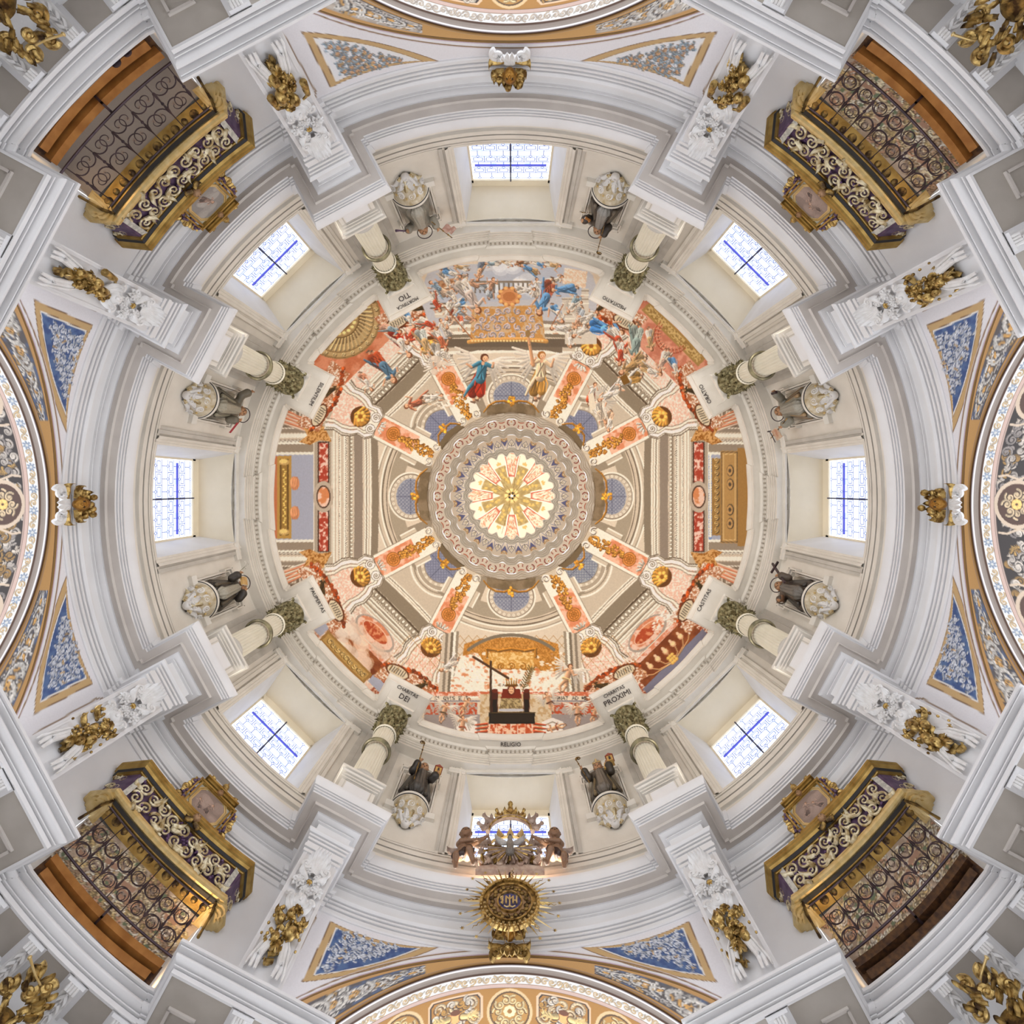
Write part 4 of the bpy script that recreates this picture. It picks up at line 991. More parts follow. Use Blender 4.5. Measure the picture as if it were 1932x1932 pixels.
    for (x, y, an, s, r1, r2, wg) in [(1140, 622, 10, 26, hx('5d97cf'), hx('7fb2de'), 0), (1165, 640, 60, 22, W1, R1, 0), (1200, 645, 100, 26, hx('b5c0ba'), hx('9fb0ac'), 0), (1195, 690, 150, 22, G1, hx('b59a72'), 0), (1170, 665, 90, 18, W1, R1, 0), (1225, 640, 80, 16, W1, G1, 0), (1250, 680, 110, 17, W1, hx('d9c0b0'), 0), (1272, 690, 70, 15, B1, W1, 0),
                                      (1185, 720, 160, 22, hx('bb9a60'), W1, 0), (1150, 745, 150, 18, W1, W1, 1), (1225, 700, 20, 17, G1, W1, 0), (1115, 745, -70, 16, hx('c4633f'), W1, 0), (1130, 780, 60, 17, W1, hx('cbbfb0'), 0), (1150, 795, 100, 15, hx('d8bfa8'), W1, 0), (1110, 600, -40, 15, W1, W1, 0)]:
        figure(c, x, y, an, s * 1.2, r1, r2, wings=bool(wg), seed=6)
    c.poly([(1168, 712), (1180, 706), (1188, 722), (1176, 728)], hx('8c6a28')); c.poly([(1108, 745), (1118, 742), (1124, 770), (1112, 778)], hx('e4dccc')); 
    c.line([(837, 578), (890, 640)], 1.8, hx('b07a50')); c.line([(1062, 575), (1040, 615)], 1.8, hx('b07a50'))
    cloud(c, 830, 690, 22, hx('ded3c6'), 6, 8); flakes(c, 800, 745, 870, 770, 40, 9, (PWH, CRM, hx('d3bfa6')))
    c.frame(None)
GLY = {'S': [[(1, .1), (.5, 0), (0, .2), (.2, .45), (.8, .6), (1, .85), (.5, 1), (0, .9)]], 'I': [[(.5, 0), (.5, 1)]], 'Q': [[(.5, 0), (0, .3), (0, .7), (.5, 1), (1, .7), (1, .3), (.5, 0)], [(.6, .75), (1, 1.1)]], 'V': [[(0, 0), (.5, 1), (1, 0)]], 'E': [[(1, 0), (0, 0), (0, 1), (1, 1)], [(0, .5), (.8, .5)]], 'T': [[(0, 0), (1, 0)], [(.5, 0), (.5, 1)]],
       'N': [[(0, 1), (0, 0), (1, 1), (1, 0)]], 'A': [[(0, 1), (.5, 0), (1, 1)], [(.2, .65), (.8, .65)]], 'D': [[(0, 0), (0, 1), (.6, 1), (1, .6), (1, .4), (.6, 0), (0, 0)]], 'M': [[(0, 1), (0, 0), (.5, .7), (1, 0), (1, 1)]], 'G': [[(1, .15), (.5, 0), (0, .4), (.2, .9), (.8, 1), (1, .6), (.6, .6)]], 'B': [[(0, 0), (0, 1), (.8, .9), (.8, .55), (0, .5), (.7, .4), (.7, .05), (0, 0)]], 'O': [[(.5, 0), (0, .5), (.5, 1), (1, .5), (.5, 0)]], 'C': [[(1, .1), (.4, 0), (0, .5), (.4, 1), (1, .9)]], 'R': [[(0, 1), (0, 0), (.8, .1), (.8, .4), (0, .5), (1, 1)]]}
def write(c, txt, x, y, h, w_, gap, col=None, lw=1.0):
    for ch in txt:
        if ch != ' ':
            for st in GLY[ch]: c.line([(x + u * w_ * (0.2 if ch == 'I' else 1), y + v * h) for u, v in st], lw, col if col is not None else hx('3a332c'))
        x += gap * (0.6 if ch == 'I' else 1)
def paint_south(c):
    absf(c)
    c.poly([(875, 1216), (905, 1206), (963, 1203), (1020, 1206), (1052, 1216), (1062, 1290), (1062, 1310), (865, 1310), (865, 1290)], hx('d4a45c'), (2.4, 67, hx('bb8a40'), 0.48, 0.56))
    for i in range(-12, 13):
        c.line([(963 + i * 16, 1200), (963 + i * 16 + 60, 1270)], 0.9, hx('ad7b34'), alpha=0.6); c.line([(963 + i * 16, 1200), (963 + i * 16 - 60, 1270)], 0.9, hx('ad7b34'), alpha=0.6)
    c.ring(963.5, 1330, 131, 6, hx('8f8676'), -38, 38)
    for (xx, sg) in ((853, -1), (1074, 1)):
        for i in range(6): c.poly([(xx + sg * (i * 5 - 12), 1192 + i), (xx + sg * (i * 5 - 7), 1192 + i), (xx + sg * (i * 5 + 2), 1310), (xx + sg * (i * 5 - 5), 1310)], [GRY, WHT, hx('8c8272'), STN, hx('9c9182'), STN][i])
    c.poly([(865, 1240), (900, 1232), (920, 1262), (1062, 1268), (1070, 1318), (845, 1318)], hx('f3ebdf'), (7, 71, hx('dba27a'), 0.56, 0.72))
    flakes(c, 850, 1232, 1065, 1315, 260, 15)
    c.line([(918, 1240), (918, 1225), (940, 1229), (963, 1225), (990, 1229), (1010, 1225), (1010, 1240)], 5, hx('b98a3e'), shade=0.5)
    c.rect(920, 1006, 1232, 1262, hx('d6ab62'), (3, 73, hx('e9cf9a'), 0.48, 0.56))
    for x in (945, 965, 985): c.spiral(x, 1258, 7, x, 1, 1.3, 2.6, 1.2, hx('b5853a'))
    c.rect(800, 1140, 1306, 1314, hx('cf7f5c'), MARR); c.rect(812, 882, 1313, 1322, hx('e3dacb')); c.rect(1045, 1105, 1313, 1322, hx('e3dacb')); c.line([(800, 1323), (1130, 1323)], 2.2, hx('8d8a94'))
    write(c, 'SI QVIS E T', 820, 1314.5, 6, 4.6, 6.3); write(c, 'GNAT AD ME', 1048, 1314.5, 6, 4.6, 6.2); write(c, 'CARITAS', 940, 1297 - 6, 4, 4.5, 7, hx('7d7266'), 0.8)
    c.rect(800, 900, 1326, 1348, hx('bfb4ac'), (4, 79, hx('c4613a'), 0.5, 0.56)); c.rect(1040, 1125, 1326, 1348, hx('bfb4ac'), (4, 83, hx('c4613a'), 0.5, 0.56))
    c.rect(800, 1130, 1348, 1400, hx('a9a2a0')); c.rect(905, 1040, 1310, 1400, hx('d9ccb4'), (5, 89, hx('c9b08a'), 0.5, 0.6))
    for (x, y) in ((880, 1372), (1042, 1372)):
        c.poly([(x - 18, y + 20), (x - 20, y - 10), (x, y - 18), (x + 20, y - 10), (x + 18, y + 20)], hx('e9e5df')); c.line([(x - 14, y - 4), (x, y - 10), (x + 14, y - 4)], 2, GRY)
    # throne, black plinth, martyr with crown
    c.poly([(921, 1362), (1008, 1362), (1018, 1394), (912, 1394)], hx('c96a3e'), (5, 97, hx('f1cdb6'), 0.47, 0.53))
    for sg in (-1, 1):
        for i in range(4): c.line([(963 + sg * 45, 1366 + 7 * i), (963 + sg * 66, 1368 + 7 * i)], 5, hx('c1643c'), 3, shade=0.5)
    for i in range(7): c.line([(925 + i * 13, 1362), (920 + i * 14, 1392)], 1.6, hx('f5dccb'))
    c.rect(922, 1009, 1344, 1366, hx('1f1a12')); c.rect(926, 1005, 1348, 1362, hx('34291a')); c.line([(922, 1345), (1009, 1345)], 2, hx('6d5a35'))
    for sg in (-1, 1):
        c.rect(963 + sg * 24, 963 + sg * 36, 1305, 1344, hx('5d2c18')); c.ell(963 + sg * 30, 1304, 6, 4, hx('7c3a1e')); c.rect(963 + sg * 26, 963 + sg * 34, 1320, 1344, hx('231a10'))
    c.poly([(946, 1316), (980, 1316), (988, 1343), (940, 1343)], hx('8f7e5c'), (3, 101, hx('c4b48c'), 0.46, 0.56)); c.line([(943, 1340), (985, 1340)], 5, hx('c8c9cf'))
    c.poly([(948, 1300), (980, 1300), (984, 1318), (944, 1318)], hx('8c3b1c')); c.ell(964, 1303, 8, 10, hx('7a3418')); c.ell(964, 1303, 5.2, 7, hx('e3bf9b')); c.ell(962, 1301, 0.9, 0.8, BRN); c.ell(966, 1301, 0.9, 0.8, BRN); c.line([(962, 1306), (966, 1306)], 0.9, hx('9c5038'))
    for i in range(-2, 3): c.line([(964 + i * 4, 1294), (964 + i * 5, 1284 - (3 if i % 2 == 0 else 0))], 3.4, hx('b58b3a'), 1.6, shade=0.5)
    c.line([(954, 1294), (974, 1294)], 4, hx('7d5a20')); c.ell(964, 1282, 2.4, 2.4, hx('cfa75a'))
    c.line([(925, 1249), (925, 1343)], 4.2, hx('5a4028'), shade=0.5); c.line([(892, 1240), (958, 1280)], 4.4, hx('6b4c30'), shade=0.5)
    c.line([(985, 1305), (992, 1285), (1003, 1258)], 1.6, hx('6c5a34'))
    for i in range(9): c.line([(987 + i * 1.7, 1298 - i * 4.2), (981 + i * 1.9, 1291 - i * 4.4)], 1.8, hx('7d6c3e')); c.line([(987 + i * 1.7, 1298 - i * 4.2), (996 + i * 1.5, 1293 - i * 4.2)], 1.8, hx('7d6c3e'))
    PK = hx('d9b394')
    for (x, y, an, s, rb, wg) in [(836, 1345, -70, 17, hx('6f5f48'), 1), (875, 1335, -60, 17, hx('c9a27e'), 0), (872, 1372, -85, 18, hx('b06a4e'), 1), (1036, 1326, -110, 17, hx('6f4a38'), 1), (1050, 1372, 160, 16, hx('a0522e'), 0), (1090, 1348, -95, 18, hx('7c5a3c'), 1), (1068, 1282, -70, 24, hx('e0c79c'), 1), (1120, 1350, -80, 14, hx('b5683c'), 0)]:
        figure(c, x, y, an, s, rb, None, PK, wings=bool(wg), putto=True, seed=8)
    figure(c, 848, 1255, 150, 18, hx('d9cfc4'), hx('e9e0d4'), seed=2)
    c.frame(None)
paint_dome(DC); paint_north(DC)
# north paint must not cover the ribs: they are repainted where the photo shows them whole
paint_south(DC)

# ---- dome mesh
M_FRESCO = mat_col('fresco', 0.7, bump=0.12, bscale=14, grain=0.10)
def yo(h): return max(0.0, h - 15.6) * 0.0145
def ring_mesh(name, Rs, Hs, na, canvas=None, m=None, parent=None, wave=None, smooth=40, colfn=None):
    a = np.arange(na) / na * 2 * pi; V = []; C = []
    for i, (R, h) in enumerate(zip(Rs, Hs)):
        r = np.full(na, R) if wave is None else R + 1.9 * wave[i] * (np.abs(np.cos(a * 12)) * 1.0 - 0.5 if False else 0.5 * np.cos(a * 24) - 0.12 * np.cos(a * 48))
        V.append(np.column_stack([r * np.sin(a), -r * np.cos(a) + yo(h), np.full(na, h)]))
        if canvas is not None:
            rp = 966.0 * R / h; C.append(canvas.sample(rp * np.sin(a), -rp * np.cos(a)))
    V = np.vstack(V); Fc = grid_faces(len(Rs), na, True)
    return mesh_obj(name, V, Fc, m, parent, smooth, cols=(np.vstack(C) if C else None))
nr = 250; th = np.linspace(0, math.acos(3.55 / 7.38), nr)
ceil = ring_mesh('ceiling', 7.38 * np.cos(th), 15.62 + 7.13 * np.sin(th), 1500, DC, M_FRESCO, smooth=179)
ceil['kind'] = 'structure'
# ---- lantern: waved ring mouldings, ornament bands, cupola
def lantern():
    root = empty('ceiling_lantern', (0, 0, 0)); props(root, kind='structure')
    def wavy(name, prof, m, na=720, amp=None, canvas=None):
        Rs = [p[0] for p in prof]; Hs = [p[1] for p in prof]; w_ = [p[2] for p in prof]
        return ring_mesh(name, Rs, Hs, na, canvas, m, root, wave=w_, smooth=40)
    W2 = mat('lantern_moulding', (0.60, 0.56, 0.49), 0.6, (0.53, 0.49, 0.42), 3.0)
    W3 = mat('lantern_rim_shade_paint', (0.56, 0.50, 0.42), 0.65, (0.49, 0.43, 0.35), 3.0)
    wavy('outer_moulding', [(3.56, 21.80, 0.0), (3.58, 21.86, 0.03), (3.52, 21.90, 0.05), (3.50, 21.98, 0.05), (3.45, 22.00, 0.06), (3.43, 22.08, 0.07), (3.37, 22.10, 0.07), (3.36, 22.16, 0.07), (3.31, 22.19, 0.07)], W3)
    # red scroll band
    LC = Canvas(-165, -165, 165, 165, 5.0, hx('eee7dc'))
    for k in range(24):
        LC.frame(15 * k)
        for sg in (-1, 1):
            LC.ring(0, 138, 7.2, 2.0, hx('a2492a'), 35 if sg > 0 else -165, 165 if sg > 0 else -35, n=16, k=0.9)
        for j in range(6): t = j * pi / 3; LC.ell(3.0 * cos(t), 139 + 3.0 * sin(t), 2.2, 2.0, hx('fbf6ee')); LC.ring(3.0 * cos(t), 139 + 3.0 * sin(t), 2.2, 0.4, hx('b8a894'), n=9)
        LC.ell(0, 139, 1.4, 1.4, hx('d8a85c'))
    for k in range(24):
        LC.frame(15 * k + 7.5); LC.poly([(-4.5, 137), (0, 134), (4.5, 137), (5.5, 131), (-5.5, 131)], hx('b25c3a')); LC.ell(0, 133, 3.6, 2.6, hx('f4ece0')); LC.line([(-5, 142), (5, 142)], 2.0, hx('c77a55')); LC.line([(-4, 145), (4, 145)], 1.0, hx('b25c3a'))
    # blue petal band
    for k in range(24):
        LC.frame(15 * k)
        LC.poly([(-13, 92), (13, 92), (15, 111), (-15, 111)], hx('e7e0d4'))
    for k in range(24):
        LC.frame(15 * k + 7.5)
        LC.poly([(-6.5, 105.5), (0, 97), (6.5, 105.5), (0, 107.5)], hx('2f4fa0')); LC.ell(0, 109, 6.2, 3.2, hx('cfa762')); LC.ell(0, 109.4, 4.2, 1.8, hx('efe2c4')); LC.line([(-6, 106), (0, 111.5), (6, 106)], 0.7, hx('8a7140'))
    for k in range(24):
        LC.frame(15 * k)
        P = [(0, 92), (-4.6, 94), (-6.2, 98), (-4.0, 101.5), (-1.4, 103.5), (0, 106.5), (1.4, 103.5), (4.0, 101.5), (6.2, 98), (4.6, 94)]
        LC.poly(P, hx('4a4d78')); LC.poly([(u * 0.82, 98.6 + (v - 98.6) * 0.84) for u, v in P], hx('f0ebe0'))
        for sg in (-1, 0, 1): LC.line([(0, 93), (sg * 2.6, 100)], 0.8, hx('8d8268'))
        LC.line([(-9, 91), (-7, 97), (-7.4, 103)], 1.0, hx('5566a4')); LC.line([(9, 91), (7, 97), (7.4, 103)], 1.0, hx('5566a4'))
    LC.frame(None); LC.gam = 1.3; LC.gain = 1.06
    MP = mat_col('lantern_paint', 0.6, grain=0.06)
    n1 = 26
    def band(name, R0, h0, R1, h1, w0, w1):
        t = np.linspace(0, 1, n1); Rs = R0 + (R1 - R0) * t; Hs = h0 + (h1 - h0) * t
        return ring_mesh(name, Rs, Hs, 960, LC, MP, root, wave=list(w0 + (w1 - w0) * t), smooth=60)
    band('red_ornament_band', 3.31, 22.19, 3.12, 23.42, 0.05, 0.06)
    wavy('middle_moulding', [(3.12, 23.42, 0.07), (3.08, 23.44, 0.08), (3.06, 23.52, 0.08), (3.0, 23.55, 0.09), (2.98, 23.66, 0.09), (2.92, 23.70, 0.09), (2.90, 23.84, 0.09), (2.86, 23.86, 0.09), (2.84, 23.98, 0.09), (2.83, 24.0, 0.08)], W2)
    band('blue_petal_band', 2.83, 24.0, 2.62, 27.9, 0.07, 0.06)
    wavy('inner_moulding', [(2.62, 27.9, 0.06), (2.56, 27.95, 0.09), (2.55, 28.2, 0.10), (2.48, 28.25, 0.11), (2.47, 28.6, 0.11), (2.38, 28.65, 0.12), (2.34, 28.95, 0.12), (2.60, 29.0, 0.12), (2.95, 29.05, 0.0)], W2)
    # daylit chamber with eight windows
    b = MB(); g = MB()
    for k in range(16):
        a = k * 22.5
        V = [pt(a - 11.25, 3.0, 29.05), pt(a + 11.25, 3.0, 29.05), pt(a + 11.25, 3.0, 32.2), pt(a - 11.25, 3.0, 32.2)]
        V = [(x, y + yo(z), z) for x, y, z in V]
        (g if k % 2 == 0 else b).add(V, [(0, 1, 2, 3)])
    b.build('chamber_pier', M_WHITE, root, smooth=0)
    gm = bpy.data.materials.new('lantern_daylight'); gm.use_nodes = True; bb = gm.node_tree.nodes['Principled BSDF']
    bb.inputs['Emission Color'].default_value = (1.0, 0.98, 0.94, 1); bb.inputs['Emission Strength'].default_value = LANT_E
    g.build('chamber_window', gm, root, smooth=0)
    CC = Canvas(-90, -90, 90, 90, 5.0, hx('f3e4cf'))
    for k in range(8):
        CC.frame(45 * k + 22.5)                          # golden arms
        CC.poly([(-7, 20), (-11, 44), (-13, 58), (13, 58), (11, 44), (7, 20)], hx('a08a55'), (3, 5, hx('b7a26a'), 0.45, 0.6))
        CC.rect(-8, 8, 0, 40, hx('a08a55'), (3, 5, hx('b7a26a'), 0.45, 0.6))
        for j in range(5): CC.ell(RS.uniform(-6, 6), 26 + j * 6, 3.2, 2.6, hx('c9a95c'), shade=0.12)
        CC.ell(0, 64, 4.5, 3.5, hx('d9b36a'))
    for k in range(8):
        CC.frame(45 * k)
        P = [(-5, 37), (5, 37), (15, 88), (-15, 88)]
        CC.poly([(-7.5, 35), (7.5, 35), (19, 90), (-19, 90)], hx('f6ecdc')); CC.poly(P, hx('f0dcc6'), (2.2, 9, hx('dd9a7a'), 0.52, 0.6)); CC.line(P, 1.6, hx('b94a2c'), closed=True)
        for j in range(3): CC.spiral(-2.5 + j * 2, 46 + 7 * j, 3.4, j, 1, 1.1, 1.1, 0.6, hx('c98662')); CC.spiral(2.5 + j, 50 + 8 * j, 3.4, j + 1, -1, 1.1, 1.1, 0.6, hx('c9a072'))
    CC.frame(0)
    CC.ell(0, 0, 17, 17, hx('b09860'))
    for k in range(8): t = k * pi / 4; CC.ell(9.5 * cos(t), 9.5 * sin(t), 5.0, 4.2, hx('e6d08c'), shade=0.1); CC.ring(9.5 * cos(t), 9.5 * sin(t), 4.6, 0.8, hx('9a7a34'), n=12)
    CC.ell(0, 0, 4, 4, hx('f0e4ae')); CC.frame(None)
    t = np.linspace(0, 1, 40); Rs = 3.0 * np.cos(t * pi / 2 * 0.985); Hs = 32.2 + 2.3 * np.sin(t * pi / 2)
    a = np.arange(360) / 360 * 2 * pi; V = []; C = []
    for R, h in zip(Rs, Hs):
        V.append(np.column_stack([R * np.sin(a), -R * np.cos(a) + yo(h), np.full(360, h)])); rp = 966 * R / h; C.append(CC.sample(rp * np.sin(a), -rp * np.cos(a)))
    mesh_obj('cupola', np.vstack(V), grid_faces(40, 360, True), MP, root, 179, cols=np.vstack(C))
    b = MB(); y0 = yo(34.4)
    for k in range(5):
        t = 2 * pi * k / 5; b.ball((0.19 * cos(t), y0 + 0.19 * sin(t), 34.3), 0.07, 8, 6)
    b.build('hook', M_BLACK, root)
    b = MB()
    for (ang, L) in ((195, 2.45), (12, 2.6), (-58, 2.75), (40, 2.4)):
        b.tube([(0, y0, 34.25), (L * sin(ang * D2R), y0 - L * cos(ang * D2R), 32.4)], 0.012, 5)
    b.build('chain', M_GOLDD, root)
lantern()

# ---- arch walls below the ring, painted
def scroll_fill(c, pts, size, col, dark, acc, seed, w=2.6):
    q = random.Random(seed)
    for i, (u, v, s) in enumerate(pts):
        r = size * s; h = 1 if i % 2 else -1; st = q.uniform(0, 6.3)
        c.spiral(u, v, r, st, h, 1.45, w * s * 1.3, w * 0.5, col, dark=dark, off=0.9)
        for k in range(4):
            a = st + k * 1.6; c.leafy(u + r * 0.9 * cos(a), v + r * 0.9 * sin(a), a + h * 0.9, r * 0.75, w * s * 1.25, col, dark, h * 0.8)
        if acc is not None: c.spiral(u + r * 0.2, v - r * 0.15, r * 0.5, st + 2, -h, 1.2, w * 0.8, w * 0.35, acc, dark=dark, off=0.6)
def pend_canvas(side):
    c = Canvas(-460, 780, 460, 1040, 2.0, hx('e9e7ea')); c.L = np.array((0.5, 0.8))
    edge = ARCH[side]; gold = hx('c9a877'); brown = hx('7d5f44')
    def arch_line(dv, w, col):
        P = []
        for X in np.linspace(-3.75, 3.75, 41):
            h = arch_h(side, X); ph = math.asin(X / 8.1); r = 8.1 * 966 / h - dv; P.append((r * sin(ph), r * cos(ph)))
        c.line(P, w, col)
    for sg in (-1, 1):
        tri = [(sg * 392, 897), (sg * 338, 786), (sg * 133, 836)]; 
        # sides bow like the arch and the ring
        def edge_pts(p, q, bow):
            p = np.array(p, float); q = np.array(q, float); d = q - p; nn = np.array((-d[1], d[0])) / np.linalg.norm(d); t = np.linspace(0, 1, 12)[:, None]
            return p + d * t + nn * bow * 4 * t * (1 - t)
        b1 = edge_pts(tri[1], tri[2], -13 * sg); b2 = edge_pts(tri[2], tri[0], 10 * sg)
        full = np.vstack([[tri[0]], b1, b2[:-1]])
        cen = full.mean(0); cen = np.array(((tri[0][0] + tri[1][0] + tri[2][0]) / 3.0, (tri[0][1] + tri[1][1] + tri[2][1]) / 3.0))
        def shrink(k): return cen + (full - cen) * k
        white = side == 0
        c.poly(full, brown); c.poly(shrink(0.975), gold); c.poly(shrink(0.80), brown); c.poly(shrink(0.785), hx('ebe8e2')); c.poly(shrink(0.74), hx('e8e8ea') if white else hx('55709c'), None if white else (10, 13, hx('40578a'), 0.4, 0.6))
        inner = shrink(0.72)
        L0 = np.array((sg * 362, 855.0)); L1 = np.array((sg * 352, 818.0)); tip = np.array((sg * 185, 836.0))
        base = hx('c4c6cf') if not white else hx('9fb0ba'); 
        if white: base = hx('90a3b0')
        qq = random.Random(side * 3 + sg); pts = []; T3 = shrink(0.66); 
        tries = 0
        while len(pts) < 40 and tries < 3000:
            tries += 1; w3 = np.array([qq.random() for _ in range(3)]); w3 /= w3.sum(); p3_ = cen + (np.array(tri) - cen).T @ w3 * 0.55; wd = np.linalg.norm(p3_ - np.array(tri[2])) / 230.0; r3 = 0.26 + 0.62 * wd * qq.uniform(0.6, 1.1)
            if all(np.hypot(p3_[0] - u, p3_[1] - v) > (r3 + s_) * 9.5 for u, v, s_ in pts): pts.append((p3_[0], p3_[1], r3))
        scroll_fill(c, pts, 12, hx('ccd0d8') if not white else base, hx('2f4570') if not white else hx('8f7a68'), None if not white else hx('c99f78'), 5 + side + sg, 3.8)
        for (u_, v_, r_) in pts[::5]: c.leafy(u_, v_, u_, 9, 3, hx('c9a878'), hx('2f4570') if not white else None, 0.6)
        # brown line framing the field
        c.line([(sg * 362, 772), (sg * 430, 900)], 2.6, hx('8f7355')); 
        c.ring(0, 0, -845 if False else 845, 0.1, hx('8f7355'), 0, 1)
    arch_line(2.0, 7, hx('8a6a3a')); arch_line(-0.5, 2.5, hx('4a3128')); arch_line(6.5, 2.0, hx('c7b2c0')); arch_line(14.5, 2.2, hx('8f7355')); arch_line(16.8, 1.0, hx('d8cdd4'))
    for sg in (-1, 1):
        t = np.linspace(sg * 25.2, sg * 2.0, 30) * D2R; c.line(np.column_stack([843 * np.sin(t), 843 * np.cos(t)]), 2.2, hx('9a7c5a') if side != 0 else hx('a5a0ac'))
        # little bracket ends beside the keystone
        c.line([(sg * 34, edge - 34), (sg * 28, edge - 34), (sg * 28, edge - 16), (sg * 34, edge - 16)], 2.2, hx('8f7355'))
    return c
M_PEND = mat_col('painted_limewash', 0.6, bump=0.05, grain=0.05)
def intrados_canvas(side):
    # x = metres along the arch from the crown, y = metres inwards from the crossing; drawn in centimetres
    c = Canvas(-440, 0, 440, 130, 1.6, hx('cfc3bb')); c.L = np.array((0.4, 0.8))
    c.rect(-440, 440, 0, 4, hx('8a6226')); c.rect(-440, 440, 4, 6, hx('3c2620')); c.rect(-440, 440, 6, 9, hx('e9e4e4'))
    c.rect(-440, 440, 9, 22, hx('b8ada4')); c.rect(-440, 440, 9, 12, hx('d9d2cc')); c.rect(-440, 440, 20.5, 22, hx('5c4234'))
    c.rect(-440, 440, 22, 40, hx('e6e3de'))
    q = random.Random(side)
    for i, x in enumerate(range(-440, 441, 13)):
        if side in (90, 270) and i % 3 == 0:
            for j in range(7): t = j * 0.9; c.leafy(x, 31, t, 8, 2.6, hx('8391a5'), None, 0.2)
            c.ell(x, 31, 2.6, 2.6, hx('c9c8c2'))
        else:
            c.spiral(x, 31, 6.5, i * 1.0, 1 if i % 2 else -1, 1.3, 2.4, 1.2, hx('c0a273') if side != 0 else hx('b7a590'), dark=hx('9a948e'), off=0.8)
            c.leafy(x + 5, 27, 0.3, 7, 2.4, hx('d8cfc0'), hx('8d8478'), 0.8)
    c.rect(-440, 440, 39, 40.5, hx('7d5a3a')); c.rect(-440, 440, 40.5, 48, hx('c7aa9c'))
    gr = hx('5a3c14') if side in (0, 180) else hx('24170f')
    c.rect(-440, 440, 48, 130, hx('a9762c') if side in (0, 180) else hx('b39a8c'))
    c.line([(-440, 48.5), (440, 48.5)], 1.6, hx('1e120a'))
    if side in (90, 270):
        c.rect(-440, 440, 53, 130, gr); q3 = random.Random(side)
        for j in range(420):
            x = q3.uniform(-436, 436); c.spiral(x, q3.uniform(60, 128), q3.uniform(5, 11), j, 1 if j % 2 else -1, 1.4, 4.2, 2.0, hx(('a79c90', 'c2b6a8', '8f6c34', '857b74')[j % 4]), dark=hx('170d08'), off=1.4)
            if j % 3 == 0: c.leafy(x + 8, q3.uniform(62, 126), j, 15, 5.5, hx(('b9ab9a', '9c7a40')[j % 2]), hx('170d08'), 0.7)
        for x in range(-384, 400, 192):
            for r_ in (44, 37): c.ell(x, 90, r_, r_ * 0.92, hx('c9b39a') if r_ == 44 else hx('4a2c1a'))
            for j in range(8): t = j * pi / 4; c.spiral(x + 18 * cos(t), 90 + 18 * sin(t), 9, t, 1 if j % 2 else -1, 1.3, 4, 2, hx('c7ae88'), dark=hx('24140c')); c.ell(x + 6 * cos(t), 90 + 6 * sin(t), 4, 4, hx('cfa860'), shade=0.2)
            for sg in (-1, 1): c.line([(x + sg * 50, 56), (x + sg * 52, 70), (x + sg * 44, 92), (x + sg * 52, 112), (x + sg * 50, 128)], 4, hx('c9b39a'))
        return c
    for k in range(-4, 5):
        x = k * 96.0; q2 = random.Random(k + side)
        if k % 2 == 0:
            c.ell(x, 92, 41, 41, hx('d9b987') if side in (0, 180) else hx('c9aa80')); c.ell(x, 92, 36, 36, gr); c.ell(x, 92, 33, 33, hx('b48238') if side != 90 else hx('6e4426'))
            for j in range(10): t = j * pi / 5; c.spiral(x + 21 * cos(t), 92 + 21 * sin(t), 9, t, 1 if j % 2 else -1, 1.3, 3.4, 1.6, hx('dcc28a'), dark=hx('4a2c12'))
            for j in range(8): t = j * pi / 4; c.ell(x + 7 * cos(t), 92 + 7 * sin(t), 4.5, 4, hx('e3cd9c'), shade=0.1)
            c.ell(x, 92, 4, 4, hx('9c6a26'))
        else:
            P = [(x - 42, 55), (x + 42, 55), (x + 48, 62), (x + 48, 100), (x + 38, 112), (x + 38, 128), (x - 38, 128), (x - 38, 112), (x - 48, 100), (x - 48, 62)]
            c.poly(P, hx('ddb993')); c.poly([(x + (u - x) * 0.93, 58 + (v - 55) * 0.95) for u, v in P], hx('24150c')); c.poly([(x + (u - x) * 0.89, 60 + (v - 55) * 0.92) for u, v in P], hx('a8732a') if side in (0, 180) else hx('32211c'))
            for j, (du, dv, s) in enumerate([(-28, 12, 1), (28, 12, 1), (-14, 26, 1.1), (14, 26, 1.1), (-32, 38, 1), (32, 38, 1), (0, 12, 0.8), (0, 45, 1)]):
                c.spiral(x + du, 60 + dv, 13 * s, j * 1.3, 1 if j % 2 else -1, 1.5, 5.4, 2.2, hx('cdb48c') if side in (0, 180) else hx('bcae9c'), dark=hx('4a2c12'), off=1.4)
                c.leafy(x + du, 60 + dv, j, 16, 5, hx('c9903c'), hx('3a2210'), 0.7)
            for j in range(16): c.spiral(x + q2.uniform(-40, 40), q2.uniform(62, 124), 7, j, 1 if j % 2 else -1, 1.3, 3.6, 1.6, hx(('cbbda8', 'b5853a', 'd8cbb8')[j % 3]), dark=hx('2a180c'), off=1.2)
            if side == 180: 
                c.ell(x, 92, 10, 11, hx('d99a5c'), shade=0.15); c.ell(x, 84, 9, 5, hx('6b3a18')); 
                for sg in (-1, 1): c.leafy(x + sg * 10, 92, 0.2 if sg > 0 else pi - 0.2, 30, 11, hx('e0c07c'), hx('5a3614'), -0.5 * sg)
    return c
